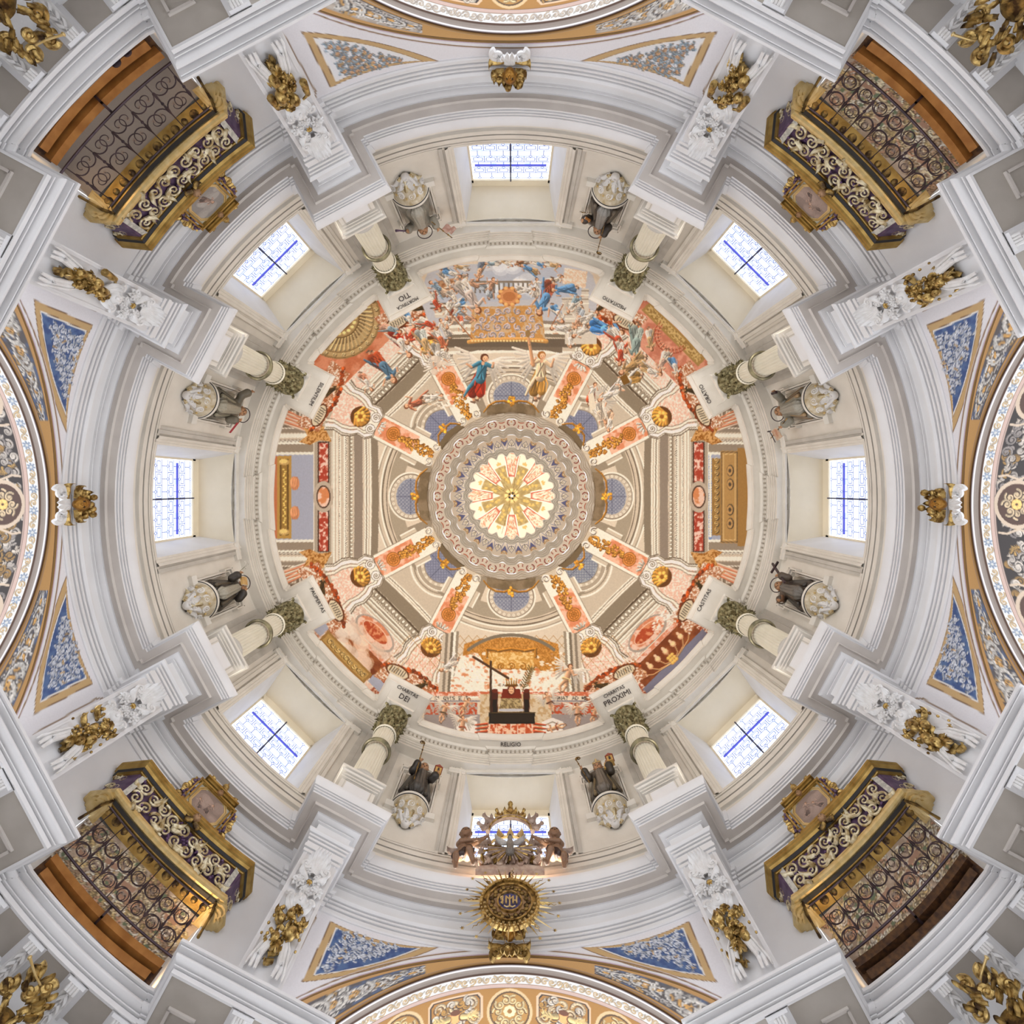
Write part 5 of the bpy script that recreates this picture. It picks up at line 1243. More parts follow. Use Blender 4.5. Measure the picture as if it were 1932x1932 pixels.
def cresc_canvas(side):
    # x = metres along the arch (cm), y = fraction across the soffit 0..100
    base = hx('35425f') if side != 0 else hx('8e7f70')
    c = Canvas(-440, 0, 440, 100, 1.6, base); c.L = np.array((0.4, 0.8))
    c.rect(-440, 440, 0, 100, base, (16, 7, hx('3a2e2a') if side != 0 else hx('a09282'), 0.4, 0.6))
    q = random.Random(side + 4)
    for i in range(120):
        x = q.uniform(120, 436) * q.choice((-1, 1)); k = min(1.0, 0.4 + (abs(x) - 120) / 220.0); c.spiral(x, q.uniform(18, 82), 12 * k, q.uniform(0, 6), q.choice((-1, 1)), 1.3, 5 * k, 2.5 * k, hx(('8d857c', 'b8b0a4', '9a7434')[i % 3]), dark=hx('241c1a'), off=1.5)
    for sg in (-1, 1):
        for i, x in enumerate(range(130, 440, 34)):
            k = min(1.0, 0.4 + (x - 130) / 220.0)
            c.spiral(sg * x, 48, 30 * k, i, 1 if i % 2 else -1, 1.5, 9 * k, 4 * k, hx('b3aba0'), dark=hx('2c2420'), off=2)
            c.spiral(sg * (x + 8), 50, 15 * k, i + 2, -1, 1.3, 6 * k, 3, hx('b5853a'), dark=hx('3a2410'), off=1.5)
            c.leafy(sg * x, 30, sg * 0.4 if sg > 0 else pi, 34, 8 * k, hx('c2bab0'), hx('2c2420'), 0.8); c.leafy(sg * x, 70, sg * -0.4 if sg > 0 else pi, 34, 8 * k, hx('a89f96'), hx('2c2420'), -0.8)
    c.rect(-440, 440, 0, 9, hx('9c6f2a')); c.rect(-440, 440, 9, 13, hx('2c1a14')); c.rect(-440, 440, 88, 100, hx('9c6f2a')); c.rect(-440, 440, 84, 88, hx('2c1a14'))
    c.rect(-150, 150, 0, 100, hx('9c6f2a')); return c
SIDE_NAME = {0: 'north', 90: 'east', 180: 'south', 270: 'west'}
for side in (0, 90, 180, 270):
    c = pend_canvas(side); X = np.linspace(-3.52, 3.52, 330); nv = 90; ca, sa = cos(side * D2R), sin(side * D2R)
    V = []; C = []
    hh = arch_h(side, X); ph = np.arcsin(X / 8.1)
    for i in range(nv):
        t = (i / (nv - 1.0)); h = hh + (9.36 - hh) * t; R = 8.1
        ang = ph + side * D2R; V.append(np.column_stack([R * np.sin(ang), -R * np.cos(ang), h])); rp = 966 * R / h; C.append(c.sample(rp * np.sin(ph), rp * np.cos(ph)))
    o = mesh_obj('wall_' + SIDE_NAME[side], np.vstack(V), grid_faces(nv, len(X)), M_PEND, None, 60, cols=np.vstack(C)); o['kind'] = 'structure'
    # crescent soffit between the round wall and the straight arch
    cc = cresc_canvas(side); YP = 8.16; nv = 24; V = []; C = []; s_along = RHO * np.arcsin(X / RHO) * 100
    for i in range(nv):
        t = i / (nv - 1.0); y = np.sqrt(8.1 ** 2 - X * X); y = y + (YP - y) * t
        V.append(np.column_stack([X * ca + y * sa, X * sa - y * ca, hh + 0 * X])); C.append(cc.sample(s_along, np.full(len(X), t * 100)))
    mesh_obj('crescent_soffit', np.vstack(V), grid_faces(nv, len(X)), M_PEND, o, 60, cols=np.vstack(C))
    ic = intrados_canvas(side); X2 = RHO * np.sin(np.linspace(-1.3, 1.3, 760)); h2 = arch_h(side, X2); s2 = RHO * np.arcsin(X2 / RHO) * 100
    # real relief of the archivolt: fillets and a round moulding, then the barrel
    prof = [(0.00, 0), (0.04, 0), (0.045, -0.02), (0.06, -0.02), (0.09, -0.02), (0.10, 0.0), (0.12, 0.035), (0.155, 0.05), (0.19, 0.035), (0.21, 0.0), (0.22, -0.015), (0.40, -0.015), (0.40, 0.0), (0.48, 0.0), (0.48, 0.02)]
    prof += [(0.48 + 0.02 * i, 0.02) for i in range(1, 42)]
    fine = []
    for (a_, b_) in zip(prof[:-1], prof[1:]):
        kk = max(1, int((b_[0] - a_[0]) / 0.0085))
        fine += [(a_[0] + (b_[0] - a_[0]) * j / kk, a_[1] + (b_[1] - a_[1]) * j / kk) for j in range(kk)]
    prof = fine + [prof[-1]]
    V = []; C = []
    nn = np.column_stack([X2 / RHO, (h2 - (8.1 * 966 / ARCH[side] - RHO)) / RHO])
    for (d, rec) in prof:
        xx = X2 + nn[:, 0] * rec; hz = h2 + nn[:, 1] * rec; y = YP + d
        V.append(np.column_stack([xx * ca + y * sa, xx * sa - y * ca, hz])); C.append(ic.sample(s2, np.full(len(X2), d * 100)))
    for j in range(8, 12): pass
    mesh_obj('barrel_soffit', np.vstack(V), grid_faces(len(prof), len(X2)), M_PEND, o, 60, cols=np.vstack(C))
# ================================================================ SDF SCULPTING (one continuous surface per body)
def surface_nets(Fv, org, hs):
    nx, ny, nz = Fv.shape; S = Fv < 0
    cs = np.zeros((nx - 1, ny - 1, nz - 1), np.int8)
    for i in (0, 1):
        for j in (0, 1):
            for k in (0, 1): cs += S[i:nx - 1 + i, j:ny - 1 + j, k:nz - 1 + k]
    act = (cs > 0) & (cs < 8); idx = -np.ones(act.shape, np.int64); ii = np.argwhere(act); idx[act] = np.arange(len(ii))
    acc = np.zeros((len(ii), 3)); cnt = np.zeros(len(ii)); I, J, K = ii.T
    for ax in range(3):
        o = [(0, 0), (0, 1), (1, 0), (1, 1)]
        for (p, q) in o:
            a = [0, 0, 0]; oth = [d for d in range(3) if d != ax]; a[oth[0]] = p; a[oth[1]] = q; b_ = list(a); b_[ax] = 1
            f0 = Fv[I + a[0], J + a[1], K + a[2]]; f1 = Fv[I + b_[0], J + b_[1], K + b_[2]]; m = (f0 < 0) != (f1 < 0)
            t = np.where(m, f0 / np.where(f0 - f1 == 0, 1, f0 - f1), 0); P = np.zeros((len(ii), 3)); P[:] = a; P[:, ax] += t
            acc += P * m[:, None]; cnt += m
    V = org + (ii + acc / np.maximum(cnt, 1)[:, None]) * hs
    Q = []
    for ax in range(3):
        o1, o2 = [(1, 2), (2, 0), (0, 1)][ax]
        sl0 = [slice(0, n) for n in Fv.shape]; A = S; 
        d = np.diff(S.astype(np.int8), axis=ax); e = np.argwhere(d != 0); sgn = d[d != 0]
        ok = (e[:, o1] > 0) & (e[:, o2] > 0) & (e[:, o1] < Fv.shape[o1] - 1) & (e[:, o2] < Fv.shape[o2] - 1); e = e[ok]; sgn = sgn[ok]
        def at(a, b_):
            f = e.copy(); f[:, o1] -= a; f[:, o2] -= b_; return idx[f[:, 0], f[:, 1], f[:, 2]]
        q = np.column_stack([at(1, 1), at(0, 1), at(0, 0), at(1, 0)]); fl = sgn > 0; q[fl] = q[fl][:, ::-1]; Q.append(q)
    Q = np.vstack(Q); Q = Q[(Q >= 0).all(1)]
    return V, Q
def sculpt(prims, res, pad=0.05, disp=None):
    """prims: dicts t=cap|ell, geometry, col, k (blend), fold=(amp, freq)"""
    lo = np.array([1e9] * 3); hi = -lo
    for p in prims:
        if p['t'] == 'cap':
            for q, r in ((p['a'], p['r0']), (p['b'], p['r1'])): lo = np.minimum(lo, np.array(q) - r); hi = np.maximum(hi, np.array(q) + r)
        else: r = max(p['r']); lo = np.minimum(lo, np.array(p['c']) - r); hi = np.maximum(hi, np.array(p['c']) + r)
    lo -= pad; hi += pad; hs = (hi - lo).max() / res; n = np.ceil((hi - lo) / hs).astype(int) + 1
    G = np.stack(np.meshgrid(*[lo[i] + np.arange(n[i]) * hs for i in range(3)], indexing='ij'), -1).astype(np.float32)
    F_ = np.full(G.shape[:3], 9.0, np.float32)
    def dist(p, X):
        if p['t'] == 'cap':
            a = np.array(p['a'], np.float32); ba = np.array(p['b'], np.float32) - a; pa = X - a; h = np.clip((pa @ ba) / (ba @ ba + 1e-9), 0, 1)
            d = np.linalg.norm(pa - h[..., None] * ba, axis=-1) - (p['r0'] + (p['r1'] - p['r0']) * h)
        else:
            c = np.array(p['c'], np.float32); r = np.array(p['r'], np.float32); q = X - c
            if 'M' in p: q = q @ np.array(p['M'], np.float32)
            l = np.linalg.norm(q / r, axis=-1); d = (l - 1) * r.min() * 1.0 if False else l * (l - 1) / (np.linalg.norm(q / (r * r), axis=-1) + 1e-5)
        if 'fold' in p:
            amp, fr, ph = p['fold']; cx, cy = p.get('cen', (0, 0)); an = np.arctan2(X[..., 1] - cy, X[..., 0] - cx); d = d + amp * np.sin(fr * an + ph + X[..., 2] * 3.0) 
        return d
    for p in prims:
        d = dist(p, G); k = p.get('k', 0.03)
        if p.get('sub'):
            F_ = np.maximum(F_, -d); continue
        h = np.clip(0.5 + 0.5 * (d - F_) / k, 0, 1); F_ = d * (1 - h) + F_ * h - k * h * (1 - h)
    V, Q = surface_nets(F_, lo, hs)
    best = np.full(len(V), 9.0); C = np.zeros((len(V), 3))
    for p in prims:
        if p.get('sub') and 'col' not in p: continue
        d = dist(p, V.astype(np.float32)); m = d < best - 0.0; best[m] = d[m]; C[m] = p['col']
    return V, Q, s2l(C)
def cap(a, b, r0, r1, col, k=0.03, **kw): return dict(t='cap', a=a, b=b, r0=r0, r1=r1, col=col, k=k, **kw)
def ell(c, r, col, k=0.03, **kw): return dict(t='ell', c=c, r=r if not np.isscalar(r) else (r, r, r), col=col, k=k, **kw)
M_CARVE = mat_col('painted_carved_wood', 0.42, bump=0.2, bscale=45, grain=0.25)
def sculpt_obj(name, prims, res, parent, m=None, pad=0.04):
    V, Q, C = sculpt(prims, res, pad); return mesh_obj(name, V, Q, m or M_CARVE, parent, 180, cols=C)
def head_prims(c, s, skin, hair, face=(-1, 0, 0), up=(0, 0, 1), beard=None):
    """head with brow, nose, lips, ears; face = looking direction"""
    f = np.array(face, float); f /= np.linalg.norm(f); u = np.array(up, float); u -= f * u.dot(f); u /= np.linalg.norm(u); r = np.cross(u, f); c = np.array(c, float)
    P = lambda a, b, d: tuple(c + (f * a + r * b + u * d) * s)
    sk = hx(skin) if isinstance(skin, str) else skin; hr = hx(hair) if isinstance(hair, str) else hair
    L = [ell(P(0, 0, 0.05), 0.50 * s, sk, 0.02 * s), ell(P(0.16, 0, -0.22), 0.33 * s, sk, 0.1 * s),
         ell(P(-0.10, 0, 0.16), 0.52 * s, hr, 0.02 * s), cap(P(0.47, 0, 0.08), P(0.60, 0, -0.12), 0.05 * s, 0.09 * s, sk, 0.05 * s),
         cap(P(0.42, -0.10, -0.28), P(0.42, 0.10, -0.28), 0.05 * s, 0.05 * s, np.clip(sk * 0.75, 0, 1), 0.03 * s), ell(P(0.34, 0, -0.46), 0.11 * s, sk, 0.06 * s)]
    for sg in (-1, 1):
        L += [ell(P(0.43, sg * 0.19, 0.07), 0.075 * s, hx('3a2a22'), 0.015 * s), cap(P(0.44, sg * 0.08, 0.17), P(0.40, sg * 0.30, 0.18), 0.045 * s, 0.035 * s, sk * 0.8, 0.04 * s), ell(P(0.0, sg * 0.50, -0.03), 0.10 * s, sk, 0.04 * s), ell(P(0.30, sg * 0.24, -0.16), 0.14 * s, sk, 0.08 * s)]
    if beard is not None: L += [ell(P(0.25, 0, -0.48), 0.26 * s, hx(beard), 0.06 * s), ell(P(0.22, 0, -0.66), 0.16 * s, hx(beard), 0.06 * s)]
    return L
def hand_prims(c, d, n, s, skin, grip=0.6):
    """palm, four unequal fingers and a side thumb; d = finger direction, n = palm normal"""
    d = np.array(d, float); d /= np.linalg.norm(d); n = np.array(n, float); n -= d * n.dot(d); n /= np.linalg.norm(n); w_ = np.cross(d, n); c = np.array(c, float); sk = skin
    L = [cap(c, c + d * s * 0.5, s * 0.24, s * 0.27, sk, 0.02)]
    for i, ln in enumerate((0.42, 0.5, 0.46, 0.34)):
        o = c + d * s * 0.55 + w_ * s * (i - 1.5) * 0.17; m1 = o + (d * (1 - grip * 0.5) + n * grip * 0.6) * s * ln * 0.6; m2 = m1 + (d * (1 - grip * 1.3) + n * grip) * s * ln * 0.6
        L += [cap(o, m1, s * 0.085, s * 0.08, sk, 0.004), cap(m1, m2, s * 0.08, s * 0.06, sk, 0.004)]
    o = c + d * s * 0.15 - w_ * s * 0.24; m1 = o + (d * 0.5 - w_ * 0.5 + n * 0.2) * s * 0.35
    L += [cap(o, m1, s * 0.1, s * 0.085, sk, 0.01), cap(m1, m1 + (d * 0.7 + n * 0.3) * s * 0.25, s * 0.085, s * 0.065, sk, 0.005)]
    return L

# ================================================================ diagonal walls, pilasters
for c in (45, 135, 225, 315):
    nm = {45: 'northeast', 135: 'southeast', 225: 'southwest', 315: 'northwest'}[c]
    b = MB(); lim = 17 - 2.2; op = math.degrees(math.asin(1.22 / 8.1))
    for (a0, a1, h0, h1) in ((-lim, -op, 6.8, 9.36), (op, lim, 6.8, 9.36), (-op, op, 8.04, 9.36)):
        aa = np.linspace(c + a0, c + a1, 9); b.add([pt(x, 8.1, h) for h in (h0, h1) for x in aa], grid_faces(2, 9))
    o = b.build('wall_' + nm, M_WHITE); o['kind'] = 'structure'
    # tribune recess behind the balcony
    tc = Canvas(-130, 0, 130, 100, 2.0, hx('a3968b')); tc.L = np.array((0.5, 0.8))
    if c != 315:
        tc.rect(-130, 130, 0, 100, hx('b09a86'), (14, c, hx('cbb8a6'), 0.4, 0.6)); q = random.Random(c)
        for i in range(230):
            x, y = q.uniform(-118, 118), q.uniform(5, 95); s_ = q.uniform(5, 13); col = [hx('f0e2c4'), hx('cfa083'), hx('e0cda6'), hx('b5987c'), hx('efe6d8')][i % 5]
            tc.spiral(x, y, s_, q.uniform(0, 6), q.choice((-1, 1)), 1.5, s_ * 0.34, s_ * 0.16, col, dark=hx('66503c'), off=1.3)
            if i % 2: tc.leafy(x, y, q.uniform(0, 6), s_ * 1.5, s_ * 0.5, hx('c4ac7c'), hx('6b553c'), 0.8)
        for i in range(7):
            x = q.uniform(-100, 100); y = q.uniform(20, 80); tc.poly([(x - 12, y - 6), (x + 12, y - 2), (x + 10, y + 7), (x - 13, y + 4)], hx('b08a74')); tc.line([(x - 12, y - 6), (x + 12, y - 2)], 1.6, hx('e0d4bc'))
            for j in range(4): tc.ell(q.uniform(-110, 110), q.uniform(5, 95), 3.5, 3.5, hx('6f7d62'))
    V = []; C = []
    U = np.linspace(-1.24, 1.24, 120); Y = np.linspace(8.02, 9.0, 50)
    for y in Y:
        V += [pl(c, y, u, 8.035) for u in U]; C.append(tc.sample(U * 100, np.full(len(U), (y - 8.02) * 100)))
    mesh_obj('tribune_ceiling', V, grid_faces(50, 120), M_PEND, o, 0, cols=np.vstack(C))
    b = MB()
    for sg in (-1, 1): b.add([pl(c, 8.05, sg * 1.22, 6.8), pl(c, 9.0, sg * 1.22, 6.8), pl(c, 9.0, sg * 1.22, 8.04), pl(c, 8.05, sg * 1.22, 8.04)], [(0, 1, 2, 3)])
    b.add([pl(c, 9.0, -1.22, 6.8), pl(c, 9.0, 1.22, 6.8), pl(c, 9.0, 1.22, 8.04), pl(c, 9.0, -1.22, 8.04)], [(0, 1, 2, 3)])
    b.add([pl(c, 7.95, -1.22, 6.84), pl(c, 7.95, 1.22, 6.84), pl(c, 9.0, 1.22, 6.84), pl(c, 9.0, -1.22, 6.84)], [(0, 1, 2, 3)])
    b.build('tribune_recess', M_WHITE, o)
for i, A in enumerate(BLK):
    b = MB(); V = []
    P = [(8.2, -0.335), (7.16, -0.335), (7.16, 0.335), (8.2, 0.335)]
    for h in (6.8, 9.30): V += [pl(A, o_, t, h) for (o_, t) in P]
    b.add(V, [(0, 1, 5, 4), (1, 2, 6, 5), (2, 3, 7, 6)])
    o = b.build('trim_%d' % (7 + i), M_WHITE, smooth=0); o['kind'] = 'structure'
    b = MB()                                             # sunk edge fillets and capital lines
    for sg in (-1, 1): b.add([pl(A, 7.145, sg * 0.30, 6.8), pl(A, 7.145, sg * 0.27, 6.8), pl(A, 7.145, sg * 0.27, 9.15), pl(A, 7.145, sg * 0.30, 9.15)], [(0, 1, 2, 3)])
    for (h0, h1, d) in ((9.10, 9.16, 0.03), (9.18, 9.25, 0.05)):
        Vb = []
        for h in (h0, h1): Vb += [pl(A, 7.16 - d, t, h) for t in (-0.335 - d, 0.335 + d)] + [pl(A, 7.3, t, h) for t in (0.335 + d, -0.335 - d)]
        b.add(Vb, [(0, 1, 5, 4), (1, 2, 6, 5), (3, 0, 4, 7), (0, 3, 2, 1), (4, 5, 6, 7)])
    b.build('capital_fillet', M_WHITE, o, smooth=0)

# ================================================================ GARLANDS
q8 = {28: 'right of the north arch', 62: 'above the east arch', 118: 'below the east arch', 152: 'right of the south arch', 208: 'left of the south arch', 242: 'below the west arch', 298: 'above the west arch', 332: 'left of the north arch'}
gl_look = {28: 'with round grape cluster and bow ends', 62: 'with blossoms and drooping gilt leaves', 118: 'with grapes and curling gilt ear of corn', 152: 'with long gilt fruit and seed pods', 208: 'with gilt roses and pods', 242: 'with gilt melons and berries', 298: 'with apples, grapes and one bright tassel', 332: 'with pears and two gilt tassels'}
def garland(A):
    q = random.Random(A); root = bay_empty('festoon', A, 7.14, 8.1, label='stucco festoon %s, %s' % (gl_look[A], q8[A]), cat='garland', group='stucco festoons on the eight pilasters')
    X = -0.02
    def n_(): return (-1, 0, 0)
    b = MB()                                             # trailing ribbons below
    for sg in (-1, 1):
        for k in range(3):
            P = [(X - 0.03, sg * (0.03 + 0.02 * k), -0.55), (X - 0.08, sg * (0.09 + 0.05 * k), -0.78), (X - 0.05, sg * (0.15 + 0.06 * k), -1.0 - 0.05 * k), (X - 0.08, sg * (0.13 + 0.07 * k), -1.22)]
            b.tube(P, [0.02, 0.035, 0.035, 0.02], 6, flat=0.5)
        b.leaf((X, sg * 0.1, -0.75), (-0.1, sg * 0.3, -1), n_(), 0.34, 0.12, 0.5)
    b.build('ribbon', M_STUC, root)
    b = MB()
    for k in range(10):
        z = -0.95 + 0.05 * k * 1.1; b.leaf((X, q.uniform(-0.1, 0.1), z), (-0.2, q.uniform(-1, 1), q.uniform(-0.6, 0.9)), n_(), 0.22, 0.11, 0.6)
    b.leaf((X - 0.05, 0, -0.72), (-0.25, 0.05, -1), n_(), 0.30, 0.17, 0.4)
    b.build('gilt_leaves', M_GOLD, root)
    kind = q.randrange(3)
    nfr = 13
    for k in range(nfr):
        z = -0.78 + 0.58 * (k / (nfr - 1.0)); w_ = 0.17 * sin(pi * (0.2 + 0.7 * k / nfr)); y = q.uniform(-w_, w_); r = q.uniform(0.055, 0.095)
        f = MB(); 
        if k % 3 == 2:
            for j in range(9): f.ball((X - 0.09 + q.uniform(-0.05, 0.02), y + q.uniform(-0.07, 0.07), z + q.uniform(-0.07, 0.07)), 0.028, 7, 5)
            f.build('grape_bunch', M_GOLD, root)['kind'] = 'stuff'
        elif k % 3 == 1: f.ball((X - 0.10, y, z), (r, r, r * 1.15), 9, 7); f.ball((X - 0.10 - r, y, z - r * 0.4), r * 0.2, 5, 4); f.build('gilt_fruit', M_GOLD, root)
        else: f.rosette((X - 0.10, y, z), (0, 1, 0), (0, 0, 1), 0.095, 6); f.build('gilt_blossom', M_GOLD, root)
    for sg in (-1, 1):                                   # tassels or corn ears
        f = MB(); z0 = -0.30 + q.uniform(-0.05, 0.1)
        if A in (332, 298, 28):
            if A == 298 and sg < 0: continue
            f.tube([(X - 0.06, sg * 0.27, z0 - 0.13), (X - 0.06, sg * 0.262, z0 - 0.02), (X - 0.06, sg * 0.26, z0 - 0.01), (X - 0.06, sg * 0.255, z0), (X - 0.06, sg * 0.25, z0 + 0.08), (X - 0.05, sg * 0.22, z0 + 0.12), (X - 0.04, sg * 0.12, z0 + 0.17), (X - 0.03, 0, z0 + 0.12)], [0.062, 0.055, 0.04, 0.055, 0.045, 0.02, 0.018, 0.018], 9)
            f.build('gilt_tassel', M_GOLD, root)
        else:
            for j in range(6): f.ball((X - 0.06, sg * (0.18 + 0.02 * j), z0 - 0.02 * j * j + 0.08), 0.035 - 0.003 * j, 7, 5)
            f.leaf((X, sg * 0.1, z0), (-0.2, sg, 0.3), n_(), 0.24, 0.12, 0.7)
            f.build('gilt_berries', M_GOLD, root)['kind'] = 'stuff'
    b = MB()                                             # white shell mask
    for k in range(7):
        a = (k - 3) * 0.28; b.leaf((X - 0.02, sin(a) * 0.04, -0.22), (-0.22, sin(a), cos(a)), n_(), 0.30, 0.11, 0.6, 2)
    b.ball((X - 0.06, 0, 0.0), (0.08, 0.13, 0.12), 10, 8); b.ball((X - 0.12, 0, -0.03), 0.04, 7, 5)
    for sg in (-1, 1): b.ball((X - 0.12, sg * 0.05, 0.03), 0.025, 6, 5); b.scroll((X - 0.04, sg * 0.17, 0.05), (0, sg, 0), (0, 0, 1), 0.07, 1.3, 0.15, 0.028, 0.014)
    b.build('white_shell', M_STUC, root)
    for j, (y, z, s) in enumerate(((-0.17, 0.30, 0.13), (0.17, 0.34, 0.13), (0.0, 0.22, 0.11), (-0.13, 0.52, 0.11), (0.14, 0.60, 0.12))):
        f = MB(); f.rosette((X - 0.05, y, z), (0, 1, 0), (0, 0, 1), s, 7, 0.03); f.build('white_blossom', M_STUC, root)
    f = MB(); f.rosette((X - 0.10, 0, 0.34), (0, 1, 0), (0, 0, 1), 0.055, 6); f.build('gilt_flower_heart', M_GOLD, root)
    b = MB()
    for sg in (-1, 1):
        b.scroll((X - 0.05, sg * 0.19, 0.70), (0, sg, 0), (0, 0, 1), 0.10, 1.4, 0.15, 0.035, 0.018, start=2.2)
        b.leaf((X, sg * 0.05, 0.45), (-0.2, sg * 0.7, 0.5), n_(), 0.30, 0.16, 0.7); b.leaf((X, sg * 0.04, 0.62), (-0.2, sg * 0.6, 0.9), n_(), 0.34, 0.15, 0.7)
    for k in range(5): a = (k - 2) * 0.22; b.leaf((X - 0.02, sin(a) * 0.06, 0.58), (-0.28, sin(a) * 0.7, 1), n_(), 0.44, 0.13, 0.6, 4)
    b.build('acanthus_leaves', M_STUC, root)
for A in BLK: garland(A)

# ================================================================ COLUMNS with pedestals
def column_proto():
    root = empty('column', (0, 0, 0))
    # origin: column axis at the ledge of the main cornice, x outwards
    b = MB(); hwp = 0.40; P = [(0.9, -hwp), (-0.27, -hwp), (-0.27, hwp), (0.9, hwp)]
    plan = [(x, y) for x, y in P]
    prof = [(0.06, 0.0), (0.06, 0.10), (0.02, 0.14), (0, 0.16), (0, 0.50), (-0.04, 0.505), (-0.04, 0.52), (0.03, 0.525), (0.03, 0.56), (-0.01, 0.565), (-0.01, 0.58), (0.055, 0.585), (0.055, 0.62), (0.02, 0.625), (0.02, 0.64), (0.08, 0.65), (0.10, 0.69), (0.06, 0.695), (0.06, 0.71), (0.13, 0.715), (0.13, 0.78), (-0.25, 0.79)]
    pp = plan[::-1]; V, Fc, _ = sweep_plan(pp, [(-d, z) for d, z in prof], closed=False)
    ped = mesh_obj('pedestal', V, Fc, M_CREAM, root, 25)
    b = MB(); b.box((-0.275, 0, 0.34), (0.012, 0.56, 0.24)); b.build('pedestal_panel', M_WHITE, ped)
    for (wd, m_) in ((0.62, M_GREY),):
        f = MB(); 
        for sg in (-1, 1): f.box((-0.276, sg * wd / 2, 0.34), (0.014, 0.015, 0.32))
        f.box((-0.276, 0, 0.50), (0.014, wd, 0.015)); f.build('panel_fillet', m_, ped)
    b = MB(); b.lathe([(0.29, 0.79), (0.40, 0.79), (0.42, 0.84), (0.40, 0.89), (0.35, 0.90), (0.34, 0.94), (0.36, 0.98), (0.32, 1.0), (0.295, 1.02)], n=32); b.build('base', M_GREY, root)
    nf = 24; na = nf * 5; A = np.arange(na) / na * 2 * pi; zs = np.linspace(1.0, 3.22, 34); V = []
    for z in zs:
        R = 0.295 - 0.03 * (z - 1.0) / 2.2
        sh = 0.0
        for (zc, s) in ((2.35, 0.10), (2.62, 0.09)): 
            if abs(z - zc) < 0.13: sh = (1 if int(z * 40) % 2 else -1) * 0.4
        fl = 0.014 * np.clip(np.cos(nf * A + sh * 2.2), -0.3, 1)
        r = R - fl; V.append(np.column_stack([r * np.cos(A), r * np.sin(A), np.full(na, z)]))
    mesh_obj('shaft', np.vstack(V), grid_faces(34, na, True), M_SHAFT, root, 40)
    b = MB(); t = np.linspace(0, 2 * pi, 33)[:-1]
    P = [(-0.045 + 0.335 * cos(x), 0.335 * sin(x), 2.28) for x in t]; rr = [0.018 + 0.030 * (0.5 - 0.5 * cos(x)) for x in t]
    b.tube(P, rr, 8, closed=True); b.build('collar', mat('olive_bronze_collar', (0.30, 0.27, 0.16), 0.4, (0.10, 0.09, 0.06), 5, metal=0.3), root)
    b = MB(); b.tube([(x * 0.93, y * 0.93, z + 0.035) for x, y, z in P], [r * 0.45 for r in rr], 6, closed=True); b.build('collar_fillet', M_BLACK, root)
    b = MB(); b.lathe([(0.285, 3.16), (0.31, 3.18), (0.31, 3.21), (0.28, 3.23)], n=28); b.build('astragal', M_SHAFT, root)
    cp = MB(); cp.lathe([(0.26, 3.2), (0.27, 3.5), (0.33, 3.95), (0.42, 4.15)], n=24); 
    q = random.Random(4)
    for row, (z, r, n, L, Wd) in enumerate(((3.24, 0.29, 10, 0.30, 0.15), (3.46, 0.285, 12, 0.32, 0.14), (3.68, 0.31, 14, 0.34, 0.12))):
        for i in range(n):
            a = 2 * pi * (i + row * 0.5) / n; e = (cos(a), sin(a), 0)
            cp.leaf((r * cos(a) * 0.92, r * sin(a) * 0.92, z), (0.20 * cos(a), 0.20 * sin(a), 1), e, L * q.uniform(0.9, 1.1), Wd, 0.9, 3)
    for i in range(4):
        a = pi / 4 + i * pi / 2; cp.scroll((0.44 * cos(a), 0.44 * sin(a), 4.02), (cos(a), sin(a), 0), (0, 0, 1), 0.10, 1.3, 0.2, 0.035, 0.02)
    for i in range(22): a = q.uniform(0, 2 * pi); cp.ball((0.38 * cos(a), 0.38 * sin(a), q.uniform(3.4, 4.0)), 0.03, 6, 4)
    cp.build('capital', M_OLIVE, root)
    b = MB(); b.box((-0.05, 0, 4.23), (0.78, 0.78, 0.10)); b.box((0.25, 0, 4.32), (1.0, 0.60, 0.1)); b.build('abacus', M_CREAM, root)
    return root
names = {28: 'right of the north window', 62: 'above the east window', 118: 'below the east window', 152: 'right of the south window', 208: 'left of the south window', 242: 'below the west window', 298: 'above the west window', 332: 'left of the north window'}
stat_nb = {28: 'beside the statue with orange book', 62: 'beside the statue in striped cloak', 118: 'beside the statue with a black cross', 152: 'beside the bishop in a mitre', 208: 'beside the monk with a church model', 242: 'beside the statue holding lilies', 298: 'beside the statue raising one hand', 332: 'beside the statue with a red banner'}
proto = column_proto()
for i, A in enumerate(BLK):
    o = proto if i == 0 else copy_tree(proto)
    o.location = pl(A, 7.10, 0, 10.34); o.rotation_euler = (0, 0, (A - 90) * D2R)
    props(o, 'cream fluted column with olive gilt capital, %s' % stat_nb[A], 'column', 'fluted columns of the drum')
    # pilaster strips behind every column
    V, Fc = relief(A, RW, [(0, 11.3), (0, 14.8)], [(-0.62, 0), (-0.62, 0.05), (-0.46, 0.05), (-0.45, 0.12), (0.45, 0.12), (0.46, 0.05), (0.62, 0.05), (0.62, 0)])
    so = mesh_obj('trim_%d' % (15 + i), V, Fc, M_GREY, smooth=20); so['kind'] = 'structure'
